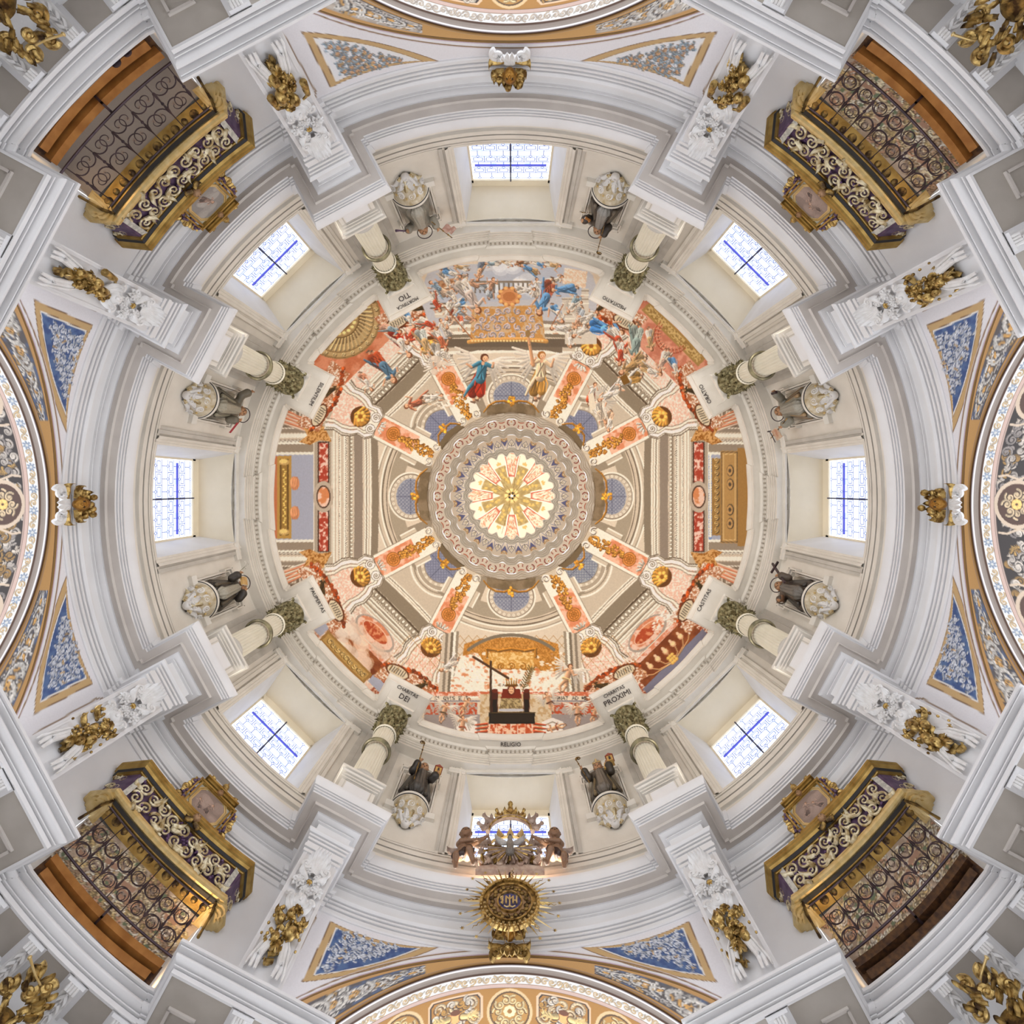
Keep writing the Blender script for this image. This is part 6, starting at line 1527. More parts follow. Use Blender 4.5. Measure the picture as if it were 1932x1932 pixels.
# lettering
M_INK = mat('dark_lettering_paint', (0.05, 0.04, 0.04), 0.7)
def letter(body, A, rho, size): 
    o = text_soffit(body, A, rho, 15.332, size, tr6, True, m=M_INK); return o
for (body, A, rho, size) in [('DEI', 208, 6.80, 0.23), ('CHARITAS', 208, 6.59, 0.15), ('PROXIMI', 152, 6.80, 0.23), ('CHARITAS', 152, 6.59, 0.15), ('PAUPERTAS', 242, 6.56, 0.16), ('CASTITAS', 118, 6.56, 0.17), ('ORATIO', 62, 6.60, 0.17), ('SILENTIUM', 298, 6.60, 0.16), ('TIO', 332, 6.80, 0.23), ('MORTIFICA', 332, 6.59, 0.14), ('MEDITATIO', 28, 6.60, 0.15), ('RELIGIO', 180, 7.40, 0.17)]: letter(body, A, rho, size)
# ================================================================ TRIBUNE BALCONIES
def balcony(c, variant):
    info = {315: ('top left', 'plain grey ceiling behind its grille'), 45: ('top right', 'orange sill and painted ceiling'), 225: ('bottom left', 'orange sill and lamplit corner'), 135: ('bottom right', 'dark walnut sill')}[c]
    root = bay_empty('tribune_balcony', c, 0, 0, label='gilded balcony with %s, in the %s pier' % (info[1], info[0]), cat='balcony', group='gilded balconies of the four piers')
    # local: x outwards, y tangential, z height
    wood = M_WOODD if c == 135 else M_WOOD
    def arcbox(name, R, dr, h0, h1, y, m, par=root, flat=0.0, n=12):
        V = []
        for h in (h0, h1):
            for rr in (R, R + dr):
                for i in range(n + 1):
                    yy = y * (2 * i / n - 1); V.append((sqrt(rr * rr - yy * yy) if not flat else rr - flat * (yy / y) ** 2, yy, h))
        k = n + 1; Fc = []
        for i in range(n): Fc += [(i, i + 1, 2 * k + i + 1, 2 * k + i), (k + i, 3 * k + i, 3 * k + i + 1, k + i + 1), (i, k + i, k + i + 1, i + 1), (2 * k + i, 2 * k + i + 1, 3 * k + i + 1, 3 * k + i)]
        for e in (0, n): Fc.append((e, k + e, 3 * k + e, 2 * k + e))
        return mesh_obj(name, V, Fc, m, par, 0)
    arcbox('sill_beam', 7.96, 0.10, 6.84, 6.955, 1.00, wood, flat=0.10)
    arcbox('sill_beam', 7.90, 0.12, 7.0, 7.10, 1.06, wood, flat=0.10)
    arcbox('sill_shadow_board', 8.02, 0.08, 6.84, 7.13, 1.1, M_WOODD, flat=0.1)
    b = MB(); b.box((7.93, 0, 6.985), (0.24, 0.035, 0.03)); b.box((7.84, 0, 7.06), (0.03, 0.035, 0.18)); b.build('iron_bracket', M_IRON, root)
    if c == 315:
        for y in (0.72, 0.52):
            b = MB(); b.lathe([(0.0, 0), (0.07, 0), (0.07, 0.02), (0, 0.02)], (7.93, y, 6.815), 14); b.build('iron_disc', M_IRON, root)
    # wrought iron grille, bowed with the ring
    RG = 7.80
    def gp(y, z, o=0.0): return (sqrt(RG * RG - y * y) + o, y, z)
    z0, z1 = 7.13, 8.02
    b = MB()
    b.tube([gp(y, z0) for y in np.linspace(-1.12, 1.12, 15)], 0.016, 6); b.build('grille_rail', M_IRON, root)
    b = MB(); b.tube([gp(y, z1 - 0.02) for y in np.linspace(-1.12, 1.12, 15)], 0.014, 6); b.build('grille_rail', M_IRON, root)
    nb = 6 if c == 315 else 8
    ys = np.linspace(-1.0, 1.0, nb)
    for i, y in enumerate(ys):
        b = MB(); P = [gp(y, z) for z in np.linspace(z0, z1, 12)]; rr = [0.008] * 12; rr[3] = 0.02; rr[4] = 0.012; rr[5] = 0.012; rr[6] = 0.028; rr[7] = 0.012
        b.tube(P, rr, 7); b.ball(gp(y, 7.50), 0.024, 7, 5); b.ball(gp(y, 7.38), 0.02, 7, 5); b.build('grille_bar', M_IRON, root)
    dy = ys[1] - ys[0]; q = random.Random(c)
    for i, y in enumerate(ys):
        for (zc, r, st, sg) in ((7.30, 0.13, 0, 1), (7.30, 0.13, 0, -1), (7.64, 0.14, 1, 1), (7.64, 0.14, 1, -1)):
            if abs(y + sg * r) > 1.12: continue
            P = []
            for t in np.linspace(0, 1, 22):
                th = (pi * 0.5 + 2 * pi * 1.15 * t) if st == 0 else (-pi * 0.5 - 2 * pi * 1.15 * t); rr = r * (1 - 0.72 * t)
                yy = y + sg * (r * 1.05 + rr * -cos(th) * 1.0) ; yy = y + sg * (r + 0.01 - rr * cos(th - pi / 2 if st == 0 else th + pi / 2)); P.append(gp(yy, zc + rr * sin(th - pi / 2 if st == 0 else th + pi / 2) * (1 if st == 0 else 1)))
            b = MB(); b.tube(P, [0.0095 - 0.004 * t for t in np.linspace(0, 1, 22)], 6); b.build('grille_scroll', M_IRON, root)
            f = MB(); f.rosette(P[-1], (0, 1, 0), (0, 0, 1), 0.032, 5, 0.012); f.build('iron_flower', mat('tin_flower', (0.35, 0.26, 0.20), 0.5, metal=0.3), root)
    # gilded soffit with studs under the upper box, eared ends
    b = MB(); n = 16; V = []
    for (R_, ) in ((7.70,), (8.02,)):
        V += [(sqrt(R_ * R_ - (1.20 * (2 * i / n - 1)) ** 2), 1.20 * (2 * i / n - 1), 8.015) for i in range(n + 1)]
    b.add(V, [(i, i + 1, n + 2 + i, n + 1 + i) for i in range(n)]); sof = b.build('gilded_soffit', M_GOLDM, root, smooth=0)
    b2 = MB(); V = []
    for R_ in (7.675, 7.745): V += [(sqrt(R_ * R_ - (1.16 * (2 * i / n - 1)) ** 2), 1.16 * (2 * i / n - 1), 8.005) for i in range(n + 1)]
    b2.add(V, [(i, i + 1, n + 2 + i, n + 1 + i) for i in range(n)]); b2.build('soffit_groove', M_BLACK, root, smooth=0)
    for i in range(12):
        y = -1.05 + 2.1 * i / 11; f = MB(); x = sqrt(7.88 ** 2 - y * y)
        f.lathe([(0.0, -0.03), (0.032, -0.025), (0.045, -0.005), (0.055, 0.005)] if i % 2 else [(0.0, -0.02), (0.045, -0.02), (0.07, 0.0), (0.075, 0.01)], (x, y, 8.0), 10); f.build('soffit_boss', M_GOLDD, sof)
    for sg in (-1, 1):
        gl = M_GOLDL
        P = [(7.60, 1.14), (7.56, 1.24), (7.58, 1.31), (7.63, 1.36), (7.70, 1.36), (7.74, 1.42), (7.80, 1.44), (7.98, 1.40), (8.05, 1.34), (8.10, 1.10), (7.72, 1.08)]
        b = MB(); pp = [(x, sg * y) for x, y in P]; b.prism(pp, 7.99, 8.06); ear = b.build('gilded_ear', gl, root, smooth=0)
        b = MB(); ctr = (7.82, sg * 1.24); b.prism([(ctr[0] + (x - ctr[0]) * 0.78, ctr[1] + (y - ctr[1]) * 0.78) for x, y in pp], 7.965, 7.99); b.prism([(ctr[0] + (x - ctr[0]) * 0.55, ctr[1] + (y - ctr[1]) * 0.5) for x, y in pp], 7.95, 7.965); b.build('ear_step', gl, ear, smooth=0)['kind'] = 'stuff'
        b = MB(); b.tube([(7.60, sg * 1.12, 7.99), (7.72, sg * 1.20, 7.93), (7.85, sg * 1.24, 7.86), (8.06, sg * 1.30, 7.80)], [0.02, 0.028, 0.02, 0.028], 8); b.build('gilded_strut', M_GOLDD, ear)
    # plan of the projecting box
    def plan(Rf, yf, xe, ye, xw=8.12, n=12):
        P = [(xw, -ye), (xe, -ye)] + [(sqrt(Rf * Rf - (yf * (2 * i / n - 1)) ** 2), yf * (2 * i / n - 1)) for i in range(n + 1)] + [(xe, ye), (xw, ye)]
        return P
    # sweep helper: left offset has to point inwards (-x): order with y rising
    def swp(name, P, prof, m, par=root, sm=25):
        V, Fc, _ = sweep_plan(P, prof, closed=False); return mesh_obj(name, V, Fc, m, par, sm)
    swp('gilded_rim', plan(7.66, 1.20, 7.86, 1.44), [(-0.1, 8.02), (0.03, 8.02), (0.055, 8.04), (0.06, 8.07), (0.05, 8.10), (0.02, 8.12), (0.02, 8.15), (-0.06, 8.17)], M_GOLDL)
    swp('carved_back', plan(7.66, 1.20, 7.86, 1.44), [(-0.03, 8.12), (-0.01, 8.62)], M_PURPLE)  # dark purple stands in for shade behind the openwork
    for sg in (-1, 1):
        b = MB(); y = 1.10; x = sqrt(7.66 ** 2 - y * y)
        b.add([(x - 0.03, sg * (y - 0.045), 8.14), (x - 0.03 + 0.015, sg * (y + 0.05), 8.14), (x - 0.01, sg * (y + 0.05), 8.62), (x - 0.03, sg * (y - 0.045), 8.62)], [(0, 1, 2, 3)]); b.build('painted_mullion', mat('pale_painted_mullion', (0.42, 0.40, 0.35), 0.6, (0.60, 0.57, 0.50), 14, contrast=(0.45, 0.55)), root, smooth=0)
    # openwork carving: scrolls and leaves, one piece each
    q = random.Random(c + 1)
    for i, y in enumerate(np.linspace(-0.94, 0.94, 9)):
        for j in range(2):
            x = sqrt(7.66 ** 2 - y * y) - 0.035; z = 8.25 + 0.22 * j; b = MB(); s = 1 if (i + j) % 2 else -1
            b.scroll((x, y, z), (0, s, 0), (0, 0, 1), 0.115, 1.5, 0.15, 0.024, 0.011, start=q.uniform(0, 6), hand=s); b.build('carved_scroll', M_PALEGOLD, root)
            b = MB(); b.leaf((x + 0.01, y + 0.02 * s, z - 0.05), (-0.05, s * q.uniform(0.4, 1), q.uniform(-1, 1)), (-1, 0, 0), 0.24, 0.10, 0.6); b.build('carved_leaf', M_PALEGOLD, root)
    b = MB()  # dark purple blobs, shade put in among the carved scrolls
    for i in range(90):
        y = q.uniform(-1.05, 1.05); b.ball((sqrt(7.66 ** 2 - y * y) - 0.03, y, q.uniform(8.16, 8.6)), q.uniform(0.012, 0.026), 6, 4)
    b.build('purple_blobs', mat('purple_blob_shade', (0.07, 0.03, 0.10), 0.35, (0.15, 0.08, 0.17), 9.0), root)['kind'] = 'stuff'
    for sg in (-1, 1):
        for k in range(6):
            b = MB(); b.scroll((7.665 + 0.035 * k, sg * (1.215 + 0.04 * k), 8.24 + 0.22 * (k % 2) + 0.02 * k), (0.75, sg * 0.65, 0), (0, 0, 1), 0.08, 1.4, 0.15, 0.018, 0.009); b.build('carved_scroll', M_PALEGOLD, root)
    swp('gilded_cornice', plan(7.66, 1.20, 7.86, 1.44), [(-0.02, 8.60), (0.02, 8.60), (0.03, 8.625), (0.05, 8.63), (0.05, 8.655), (0.07, 8.66), (0.09, 8.70), (0.115, 8.715), (0.115, 8.75), (0.13, 8.76), (0.13, 8.79), (-0.3, 8.83)], M_GOLDM)
    swp('cornice_groove', plan(7.66, 1.20, 7.86, 1.44), [(0.045, 8.615), (0.075, 8.645), (0.075, 8.65)], M_BLACK)
    # small bust over the centre
    root_b = empty('bust', (7.50, 0, 8.68)); root_b.parent = root
    sculpt_obj('bust_head', head_prims((0, 0, 0.0), 0.13, 'b08a66', '4a2f1c'), 26, root_b)
    b = MB()
    for sg in (-1, 1): b.leaf((0.03, sg * 0.03, -0.05), (0, sg, -0.4), (-1, 0, 0), 0.18, 0.11, 0.6)
    b.build('bust_collar', M_GOLDD, root_b)['kind'] = 'stuff'
    # crest with the little painting
    cr = empty('painting_crest', (7.62, 0, 8.80)); cr.parent = root; props(cr, 'octagonal gilt frame around a small sepia painting')
    tilt = 0.10
    def cp(y, z, o=0.0): return (o - 0.0 + tilt * 0, y, z)
    pc = Canvas(-40, -40, 40, 40, 3.0, hx('8f8a86') if c in (315,) else hx('8e7b72')); pc.L = np.array((-0.5, -0.8))
    cloud(pc, 0, 0, 34, hx('a9a29c') if c == 315 else hx('a58f84'), 12, c)
    for (x, y, an, s) in {315: [(2, 8, -70, 17)], 45: [(-8, 6, -60, 14), (14, -4, -130, 12)], 225: [(-4, 4, -100, 14), (14, 10, -60, 12)], 135: [(-12, 8, -70, 13), (10, -2, -110, 15)]}[c]:
        figure(pc, x, y, an, s, hx('6f5d58'), hx('9b8378'), hx('c0a08c'), seed=c)
    P = [(-0.29, -0.14), (-0.29, 0.14), (-0.20, 0.25), (0.20, 0.25), (0.29, 0.14), (0.29, -0.14), (0.20, -0.25), (-0.20, -0.25)]
    n = 60; Y, Z = np.meshgrid(np.linspace(-0.29, 0.29, n), np.linspace(-0.25, 0.25, n)); cols = pc.sample(Y.ravel() * 110 * (1 if True else 1), -Z.ravel() * 130)
    keep = []
    Fg = grid_faces(n, n); cy = Y.ravel()[Fg].mean(1); cz = Z.ravel()[Fg].mean(1); Fg = Fg[(np.abs(cy) / 0.29 * 0.45 + np.abs(cz) / 0.25 * 0.62) < 0.86]
    mesh_obj('painting', np.column_stack([np.full(n * n, -0.004), Y.ravel(), Z.ravel() + 0.34]), Fg, mat_col('small_painting', 0.4, grain=0.1), cr, 0, cols=cols)
    def oct_frame(name, k0, k1, x0, x1, m, par=cr):
        b = MB(); V = []
        for (k, x) in ((k0, 0.02), (k0, x0), (k1, x1), (k1, 0.02)):
            V += [(x, y * k, 0.34 + z * k) for y, z in P]
        b.add(V, [(j * 8 + i, j * 8 + (i + 1) % 8, (j + 1) * 8 + (i + 1) % 8, (j + 1) * 8 + i) for j in range(3) for i in range(8)]); return b.build(name, m, par, smooth=0)
    oct_frame('frame_fillet', 1.0, 1.08, -0.01, -0.01, M_GOLDL); oct_frame('frame_slip', 1.10, 1.16, -0.015, -0.015, M_GOLDL)
    b = MB(); b.box((0.02, 0, 0.34), (0.03, 0.80, 0.62)); b.build('frame_ground', mat('grey_frame_paint', (0.45, 0.45, 0.38), 0.5), cr, smooth=0)
    for (y, z, sy, sz) in ((0, 0.05, 0.86, 0.06), (0, 0.63, 0.86, 0.07), (-0.37, 0.34, 0.035, 0.6), (0.37, 0.34, 0.035, 0.6), (-0.435, 0.34, 0.03, 0.66), (0.435, 0.34, 0.03, 0.66)):
        b = MB(); b.box((0.0, y, z), (0.08, sy, sz)); b.box((-0.025, y, z), (0.06, sy * 0.96, sz * 0.5)); b.build('frame_bar', M_GOLDM, cr, smooth=0)
    b = MB(); b.box((0.0, 0, 0.70), (0.12, 0.70, 0.04)); b.box((-0.01, 0, 0.745), (0.16, 0.78, 0.04)); b.build('frame_cornice', M_GOLDM, cr, smooth=0)['kind'] = 'stuff'
    for sg in (-1, 1):
        for (y, z, r, w_) in ((0.52, 0.10, 0.12, 0.04), (0.53, 0.33, 0.09, 0.034), (0.50, 0.52, 0.075, 0.03), (0.30, 0.80, 0.08, 0.03), (0.70, 0.02, 0.09, 0.03), (0.88, 0.0, 0.06, 0.02)):
            b = MB(); b.scroll((0.0, sg * y, z), (0, sg, 0), (0, 0, 1), r, 1.3, 0.2, w_, w_ * 0.6, start=1.2); b.build('side_scroll', M_GOLD if z > 0.05 else M_PALEGOLD, cr)
    b = MB()
    for sg in (-1, 1):
        for k in range(9): b.ball((-0.02, sg * (0.44 + 0.05 * sin(k * 1.3)), 0.12 + 0.065 * k), 0.035, 7, 5)
    b.build('crest_beading', M_PURPLE, cr)['kind'] = 'stuff'
    b = MB(); b.lathe([(0.10, 0.76), (0.10, 0.80), (0.05, 0.82), (0.03, 0.85), (0.06, 0.88), (0.065, 0.92), (0.03, 0.96), (0.012, 0.98), (0.012, 1.03), (0.0, 1.04)], (0, 0, 0), 14); b.build('finial', M_GOLD, cr)
    rb = empty('cherub_head', (-0.05, 0.0, 0.66)); 
    sculpt_obj('crest_cherub_head', head_prims((-0.04, 0, 0.67), 0.12, 'a07850', '3d2818'), 24, cr)
    bpy.data.objects.remove(rb)
    return root
for i, c in enumerate((315, 45, 225, 135)): balcony(c, i)
for c in (45, 135, 225, 315):  # added fill light, brightens the tribune ceilings from the recess floor
    d = bpy.data.lights.new('tribune_ceiling_fill', 'AREA'); d.shape = 'RECTANGLE'; d.size = 1.8; d.size_y = 0.1; d.energy = 4.5 if c != 315 else 2.5; d.color = (1.0, 0.93, 0.84); o = bpy.data.objects.new('tribune_ceiling_fill', d); COL.objects.link(o)
    o.location = pl(c, 8.5, 0, 6.92); o.rotation_euler = (pi, 0, c * D2R)
# warm lamps inside the tribunes, as the glow on the gilded ends shows
for (c, t, pw) in ((315, -1.0, 6), (225, -1.05, 20), (45, 1.0, 3), (135, 1.0, 7), (315, 1.05, 3), (45, -1.05, 3)):
    d = bpy.data.lights.new('tribune_lamp', 'SPOT'); d.energy = pw * 1.6; d.color = (1.0, 0.66, 0.34); d.spot_size = radians(95); d.spot_blend = 0.8; d.shadow_soft_size = 0.05
    o = bpy.data.objects.new('tribune_lamp', d); COL.objects.link(o); o.location = pl(c, 8.45, t * 0.95, 7.0)
    o.rotation_euler = (Vector(pl(c, 7.75, t * 1.22, 8.0)) - o.location).to_track_quat('-Z', 'Y').to_euler()

# ================================================================ CONSOLES, NICHES, SAINTS
NICH = {342: 'N', 18: 'N', 72: 'E', 108: 'E', 162: 'S', 198: 'S', 252: 'W', 288: 'W'}
def console(A, desc):
    root = bay_empty('statue_console', A, 8.0, 11.85, label='carved white and gilt wall console under the %s' % desc, cat='console', group='carved consoles in the drum')
    b = MB(); b.lathe([(0.03, 0.0), (0.09, 0.05), (0.12, 0.12), (0.20, 0.20), (0.28, 0.30), (0.36, 0.42), (0.42, 0.52), (0.44, 0.57)], (-0.04, 0, 0), 20, pi / 2, 3 * pi / 2); b.build('bowl', mat('brown_gilt_shade', (0.42, 0.33, 0.19), 0.5, (0.66, 0.60, 0.48), 7), root)  # brown-gilt bowl, shade between the scrolls put into its colour
    b = MB(); b.lathe([(0.42, 0.57), (0.47, 0.575), (0.50, 0.59), (0.505, 0.61), (0.485, 0.625), (0.50, 0.64), (0.50, 0.665), (0.0, 0.67)], (0, 0, 0), 28, pi / 2, 3 * pi / 2); b.build('rim', M_CREAM, root)
    b = MB(); b.lathe([(0.475, 0.583), (0.487, 0.581), (0.497, 0.587)], (0, 0, -0.004), 28, pi / 2, 3 * pi / 2); b.build('rim_line', M_BLACK, root)
    q = random.Random(A)
    for k in range(16):
        a = pi / 2 + pi * ((k % 9) + 0.5 + 0.5 * (k // 9)) / 9; r = 0.36 if k < 9 else 0.23; z = 0.40 if k < 9 else 0.19; e = (cos(a), sin(a), 0); tn = (-sin(a), cos(a), 0)
        b = MB(); b.scroll((r * cos(a), r * sin(a), z + 0.05 * (k % 2)), tn, (0.5 * cos(a), 0.5 * sin(a), 0.86), 0.085, 1.5, 0.2, 0.028, 0.018, start=k, hand=1 if k % 2 else -1); b.build('console_scroll', M_STUC, root)
        if k % 2: b = MB(); b.ball(((r + 0.03) * cos(a), (r + 0.03) * sin(a), z + 0.03), 0.03, 7, 5); b.build('gilt_bead', M_GOLDL, root)
    for k in range(6):
        a = pi / 2 + pi * (k + 0.5) / 6; b = MB(); b.leaf((0.12 * cos(a), 0.12 * sin(a), 0.08), (0.65 * cos(a), 0.65 * sin(a), 0.7), (0.7 * cos(a), 0.7 * sin(a), -0.7), 0.36, 0.15, 0.9); b.build('console_leaf', M_STUC if k % 3 else M_PALEGOLD, root)
    b = MB(); b.ball((-0.10, 0, 0.04), (0.09, 0.11, 0.10), 10, 8); b.ball((-0.19, 0, 0.02), 0.03, 6, 5)
    for sg in (-1, 1): b.ball((-0.17, sg * 0.045, 0.07), 0.022, 6, 5)
    b.build('mask', M_STUC, root)
    for sg in (-1, 1):
        b = MB(); b.scroll((-0.10, sg * 0.13, 0.06), (0, sg, 0), (-0.3, 0, 1), 0.06, 1.3, 0.2, 0.022, 0.014); b.build('mask_scroll', M_PALEGOLD, root)
    return root
def niche(A, ix):
    sect = [(0, 0), (0, 0.10), (0.03, 0.11), (0.045, 0.04), (0.055, 0.15), (0.10, 0.15), (0.11, 0.0)]
    s = 0.43; z0 = 12.42
    path = [(-s, z0), (-s, 13.75), (-s - 0.05, 13.75), (-s - 0.05, 13.9), (-s + 0.06, 13.93)] + [(-(s - 0.1) * cos(t), 13.98 + 0.17 * sin(t)) for t in np.linspace(0.1, pi - 0.1, 9)] + [(s - 0.06, 13.93), (s + 0.05, 13.9), (s + 0.05, 13.75), (s, 13.75), (s, z0)]
    V, Fc = relief(A, RW, path, sect); o = mesh_obj('trim_%d' % ix, V, Fc, M_CREAM, smooth=20); o['kind'] = 'structure'
    path = [(-s - 0.10, 14.05), (-s + 0.02, 14.12), (-s * 0.7, 14.12), (-s * 0.5, 14.28), (0, 14.34), (s * 0.5, 14.28), (s * 0.7, 14.12), (s - 0.02, 14.12), (s + 0.10, 14.05)]
    V, Fc = relief(A, RW, path, [(0, 0), (0, 0.10), (0.03, 0.12), (0.06, 0.12), (0.07, 0)]); mesh_obj('niche_pediment', V, Fc, M_CREAM, o, 20)
    for r_ in (0.17, 0.12, 0.07):
        P = [(r_ * 1.2 * cos(t), 14.13 + r_ * 0.55 * sin(t)) for t in np.linspace(0, 2 * pi, 15)[:-1]]
        V, Fc = relief(A, RW, P, [(0, 0), (0.003, 0.035), (0.018, 0.035), (0.02, 0)], closed=True); mesh_obj('niche_oval', V, Fc, M_CREAM, o, 20)
    for sg in (-1, 1):
        V, Fc = relief(A, RW, [(sg * 0.50 - 0.13, 12.43), (sg * 0.50 + 0.13, 12.43)], [(0, 0), (0, 0.16), (-0.05, 0.14), (-0.10, 0.10), (-0.10, 0)]); mesh_obj('niche_shelf', V, Fc, M_CREAM, o, 20)
    # flat dark sheet behind the figure, stands in for a hollow's shade
    b = MB(); aa = np.linspace(A - math.degrees(s / RW) * 0.9, A + math.degrees(s / RW) * 0.9, 9)
    prof = [0.0, 0.04, 0.07, 0.09, 0.095, 0.09, 0.07, 0.04, 0.0]
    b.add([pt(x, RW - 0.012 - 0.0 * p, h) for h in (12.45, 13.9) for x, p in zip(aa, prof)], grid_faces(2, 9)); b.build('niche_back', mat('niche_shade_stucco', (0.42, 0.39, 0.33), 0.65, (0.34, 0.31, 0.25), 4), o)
    # little hooks and stains of age
    return o
GOLDC = hx('a9782c'); DKB = hx('2f2822')
def saint(A, spec):
    root = bay_empty('saint_statue', A, 7.66, 12.52, label=spec['label'], cat='statue', group='carved saints on consoles in the drum')
    hgt = spec.get('h', 1.30); sk = hx(spec.get('skin', 'b98a64')); hr = hx(spec['hair']); robe = hx(spec['robe']); inner = hx(spec['inner']); trim = GOLDC
    tl = spec.get('lean', 0.0)
    S = hgt / 1.30
    def Z(z): return z * S
    # robe: skirt, torso, sleeves, cloak folds
    R = [cap((0.02, 0, 0.27), (0.0, tl * 0.5, Z(0.60)), 0.25, 0.17, robe, 0.05, fold=(0.018, 9, A)), ell((0.0, tl * 0.7, Z(0.78)), (0.15, 0.20, 0.24), robe, 0.06), ell((0.0, tl, Z(0.94)), (0.12, 0.20, 0.09), robe, 0.05)]
    A1 = spec['arm1']; A2 = spec['arm2']                 # (elbow, hand) positions
    for (el_, hd), sg in ((A1, -1), (A2, 1)):
        sh = (-0.01, tl + sg * 0.17, Z(0.93)); R += [cap(sh, el_, 0.085, 0.085, robe, 0.04), cap(el_, tuple(np.array(el_) + (np.array(hd) - np.array(el_)) * 0.75), 0.085, 0.10, robe, 0.03, fold=(0.008, 8, 1))]
        R += [cap((0.06, sg * 0.16, Z(0.85)), (0.08, sg * 0.24, 0.16), 0.07, 0.11, robe * 0.9, 0.05)]
    sculpt_obj('robe', R, 64, root)
    # front panel of the habit
    Ft = [cap((-0.13, tl * 0.4, 0.17), (-0.11, tl * 0.8, Z(0.80)), 0.15, 0.10, inner, 0.04, fold=(0.012, 14, 2)), cap((-0.16, -0.10, 0.12), (-0.13, 0.05, Z(0.5)), 0.05, 0.04, inner * 0.85, 0.03)]
    sculpt_obj('habit_front', Ft, 44, root)
    if spec.get('cloak'):
        ck = hx(spec['cloak']); K = []
        for sg in (-1, 1):
            for j in range(5): K.append(cap((-0.04 + 0.03 * j, sg * (0.12 + 0.02 * j), Z(0.93)), (-0.08 + 0.06 * j, sg * (0.22 + 0.03 * j), 0.14 + 0.05 * j), 0.035, 0.05, ck if j % 2 else hx(spec.get('cloak2', spec['cloak'])), 0.012))
        sculpt_obj('cloak', K, 56, root)
    # neck, head, hands in one surface each
    hc = (-0.05, tl * 1.2, Z(1.12)); fd = spec.get('face', (-1, 0, -0.45))
    H = [cap((0, tl, Z(0.95)), hc, 0.06, 0.055, sk, 0.03)] + head_prims(hc, 0.215, sk, hr, fd, beard=spec.get('beard'))
    sculpt_obj('head', H, 56, root)
    for (el_, hd), sg, nm in ((A1, -1, 'hand'), (A2, 1, 'hand')):
        d = np.array(hd) - np.array(el_); d /= np.linalg.norm(d); e0 = np.array(el_) + d * 0.08
        L = [cap(tuple(e0), hd, 0.045, 0.035, sk, 0.02)] + hand_prims(np.array(hd), d, spec.get('palm', (-0.3, -sg, 0)), 0.13, sk, spec.get('grip', 0.7))
        sculpt_obj(nm, L, 40, root)
    if spec.get('halo', True):
        b = MB(); t = np.linspace(0, 2 * pi, 33)[:-1]; cx = hc[0] + 0.03; cy = hc[1] + spec.get('haloy', 0.0)
        b.tube([(cx + 0.185 * cos(x), cy + 0.185 * sin(x), hc[2] + 0.20 + 0.05 * cos(x)) for x in t], 0.011, 6, closed=True); b.build('halo', M_IRON, root)
    spec['extra'](root, Z)
    root.scale = (1.1, 1.1, 1.1)
    return root
def staff(root, p0, p1, m, r=0.012, crook=None):
    b = MB(); b.cyl(p0, p1, r, r, 7); ps = np.array(p1) - np.array(p0)
    for f in (0.3, 0.55, 0.8): b.ball(np.array(p0) + ps * f, r * 1.9, 7, 5)
    o = b.build('staff', m, root)
    if crook:
        b = MB(); b.scroll(np.array(p1) + np.array((0, crook * 0.06, 0.02)), (0, -crook, 0), tuple(ps / np.linalg.norm(ps)), 0.065, 1.25, 0.35, 0.016, 0.010, start=0, hand=1); b.ball(p1, 0.026, 8, 6); b.build('crook', m, o)
    return o
def bookx(root, c, R, m, s=(0.05, 0.17, 0.22)):
    bk = MB(); bk.box(c, s, Matrix.Rotation(R, 3, 'X')); o = bk.build('book', m, root, smooth=0)
    b = MB(); b.box((c[0] - 0.004, c[1], c[2]), (s[0] * 0.7, s[1] * 1.03, s[2] * 0.94), Matrix.Rotation(R, 3, 'X')); b.build('book_pages', M_CREAM, o, smooth=0)
def ex_flag(root, Z):
    staff(root, (-0.22, 0.25, 0.6), (-0.30, 0.62, 1.45), M_GOLDD)
    V = []; n = 8
    for i in range(n):
        for j in range(5): t = i / 7.0; V.append((-0.28 + 0.03 * sin(i * 1.4), 0.40 + 0.22 * t + 0.04 * j, 0.98 + 0.32 * t - 0.05 * j + 0.01 * sin(i * 2)))
    mesh_obj('banner', V, grid_faces(n, 5), mat('faded_red_cloth', (0.35, 0.17, 0.14), 0.7, (0.55, 0.40, 0.34), 8), root, 180)
    b = MB(); b.tube([(-0.2, -0.24, 0.62), (-0.25, -0.40, 0.58), (-0.24, -0.52, 0.50), (-0.26, -0.60, 0.42)], [0.02, 0.014, 0.02, 0.03], 7); b.build('sceptre', M_PURPLE, root)
def ex_book(root, Z):
    bookx(root, (-0.20, -0.34, 0.62), 0.5, mat('orange_leather', (0.40, 0.16, 0.04), 0.5), (0.05, 0.15, 0.17))
    staff(root, (-0.30, 0.10, 0.30), (-0.34, 0.16, 1.62), M_GOLDD, 0.010, crook=1)
    b = MB()
    for i in range(9): a = i * 0.7; b.cyl((-0.15 + 0.02 * cos(a), -0.36 + 0.06 * cos(a), 0.40), (-0.2 + 0.03 * cos(a), -0.40 + 0.14 * cos(a), 0.30 + 0.06 * sin(a)), 0.006, 0.003, 5)
    b.build('thorn_sprays', M_GOLDD, root)['kind'] = 'stuff'
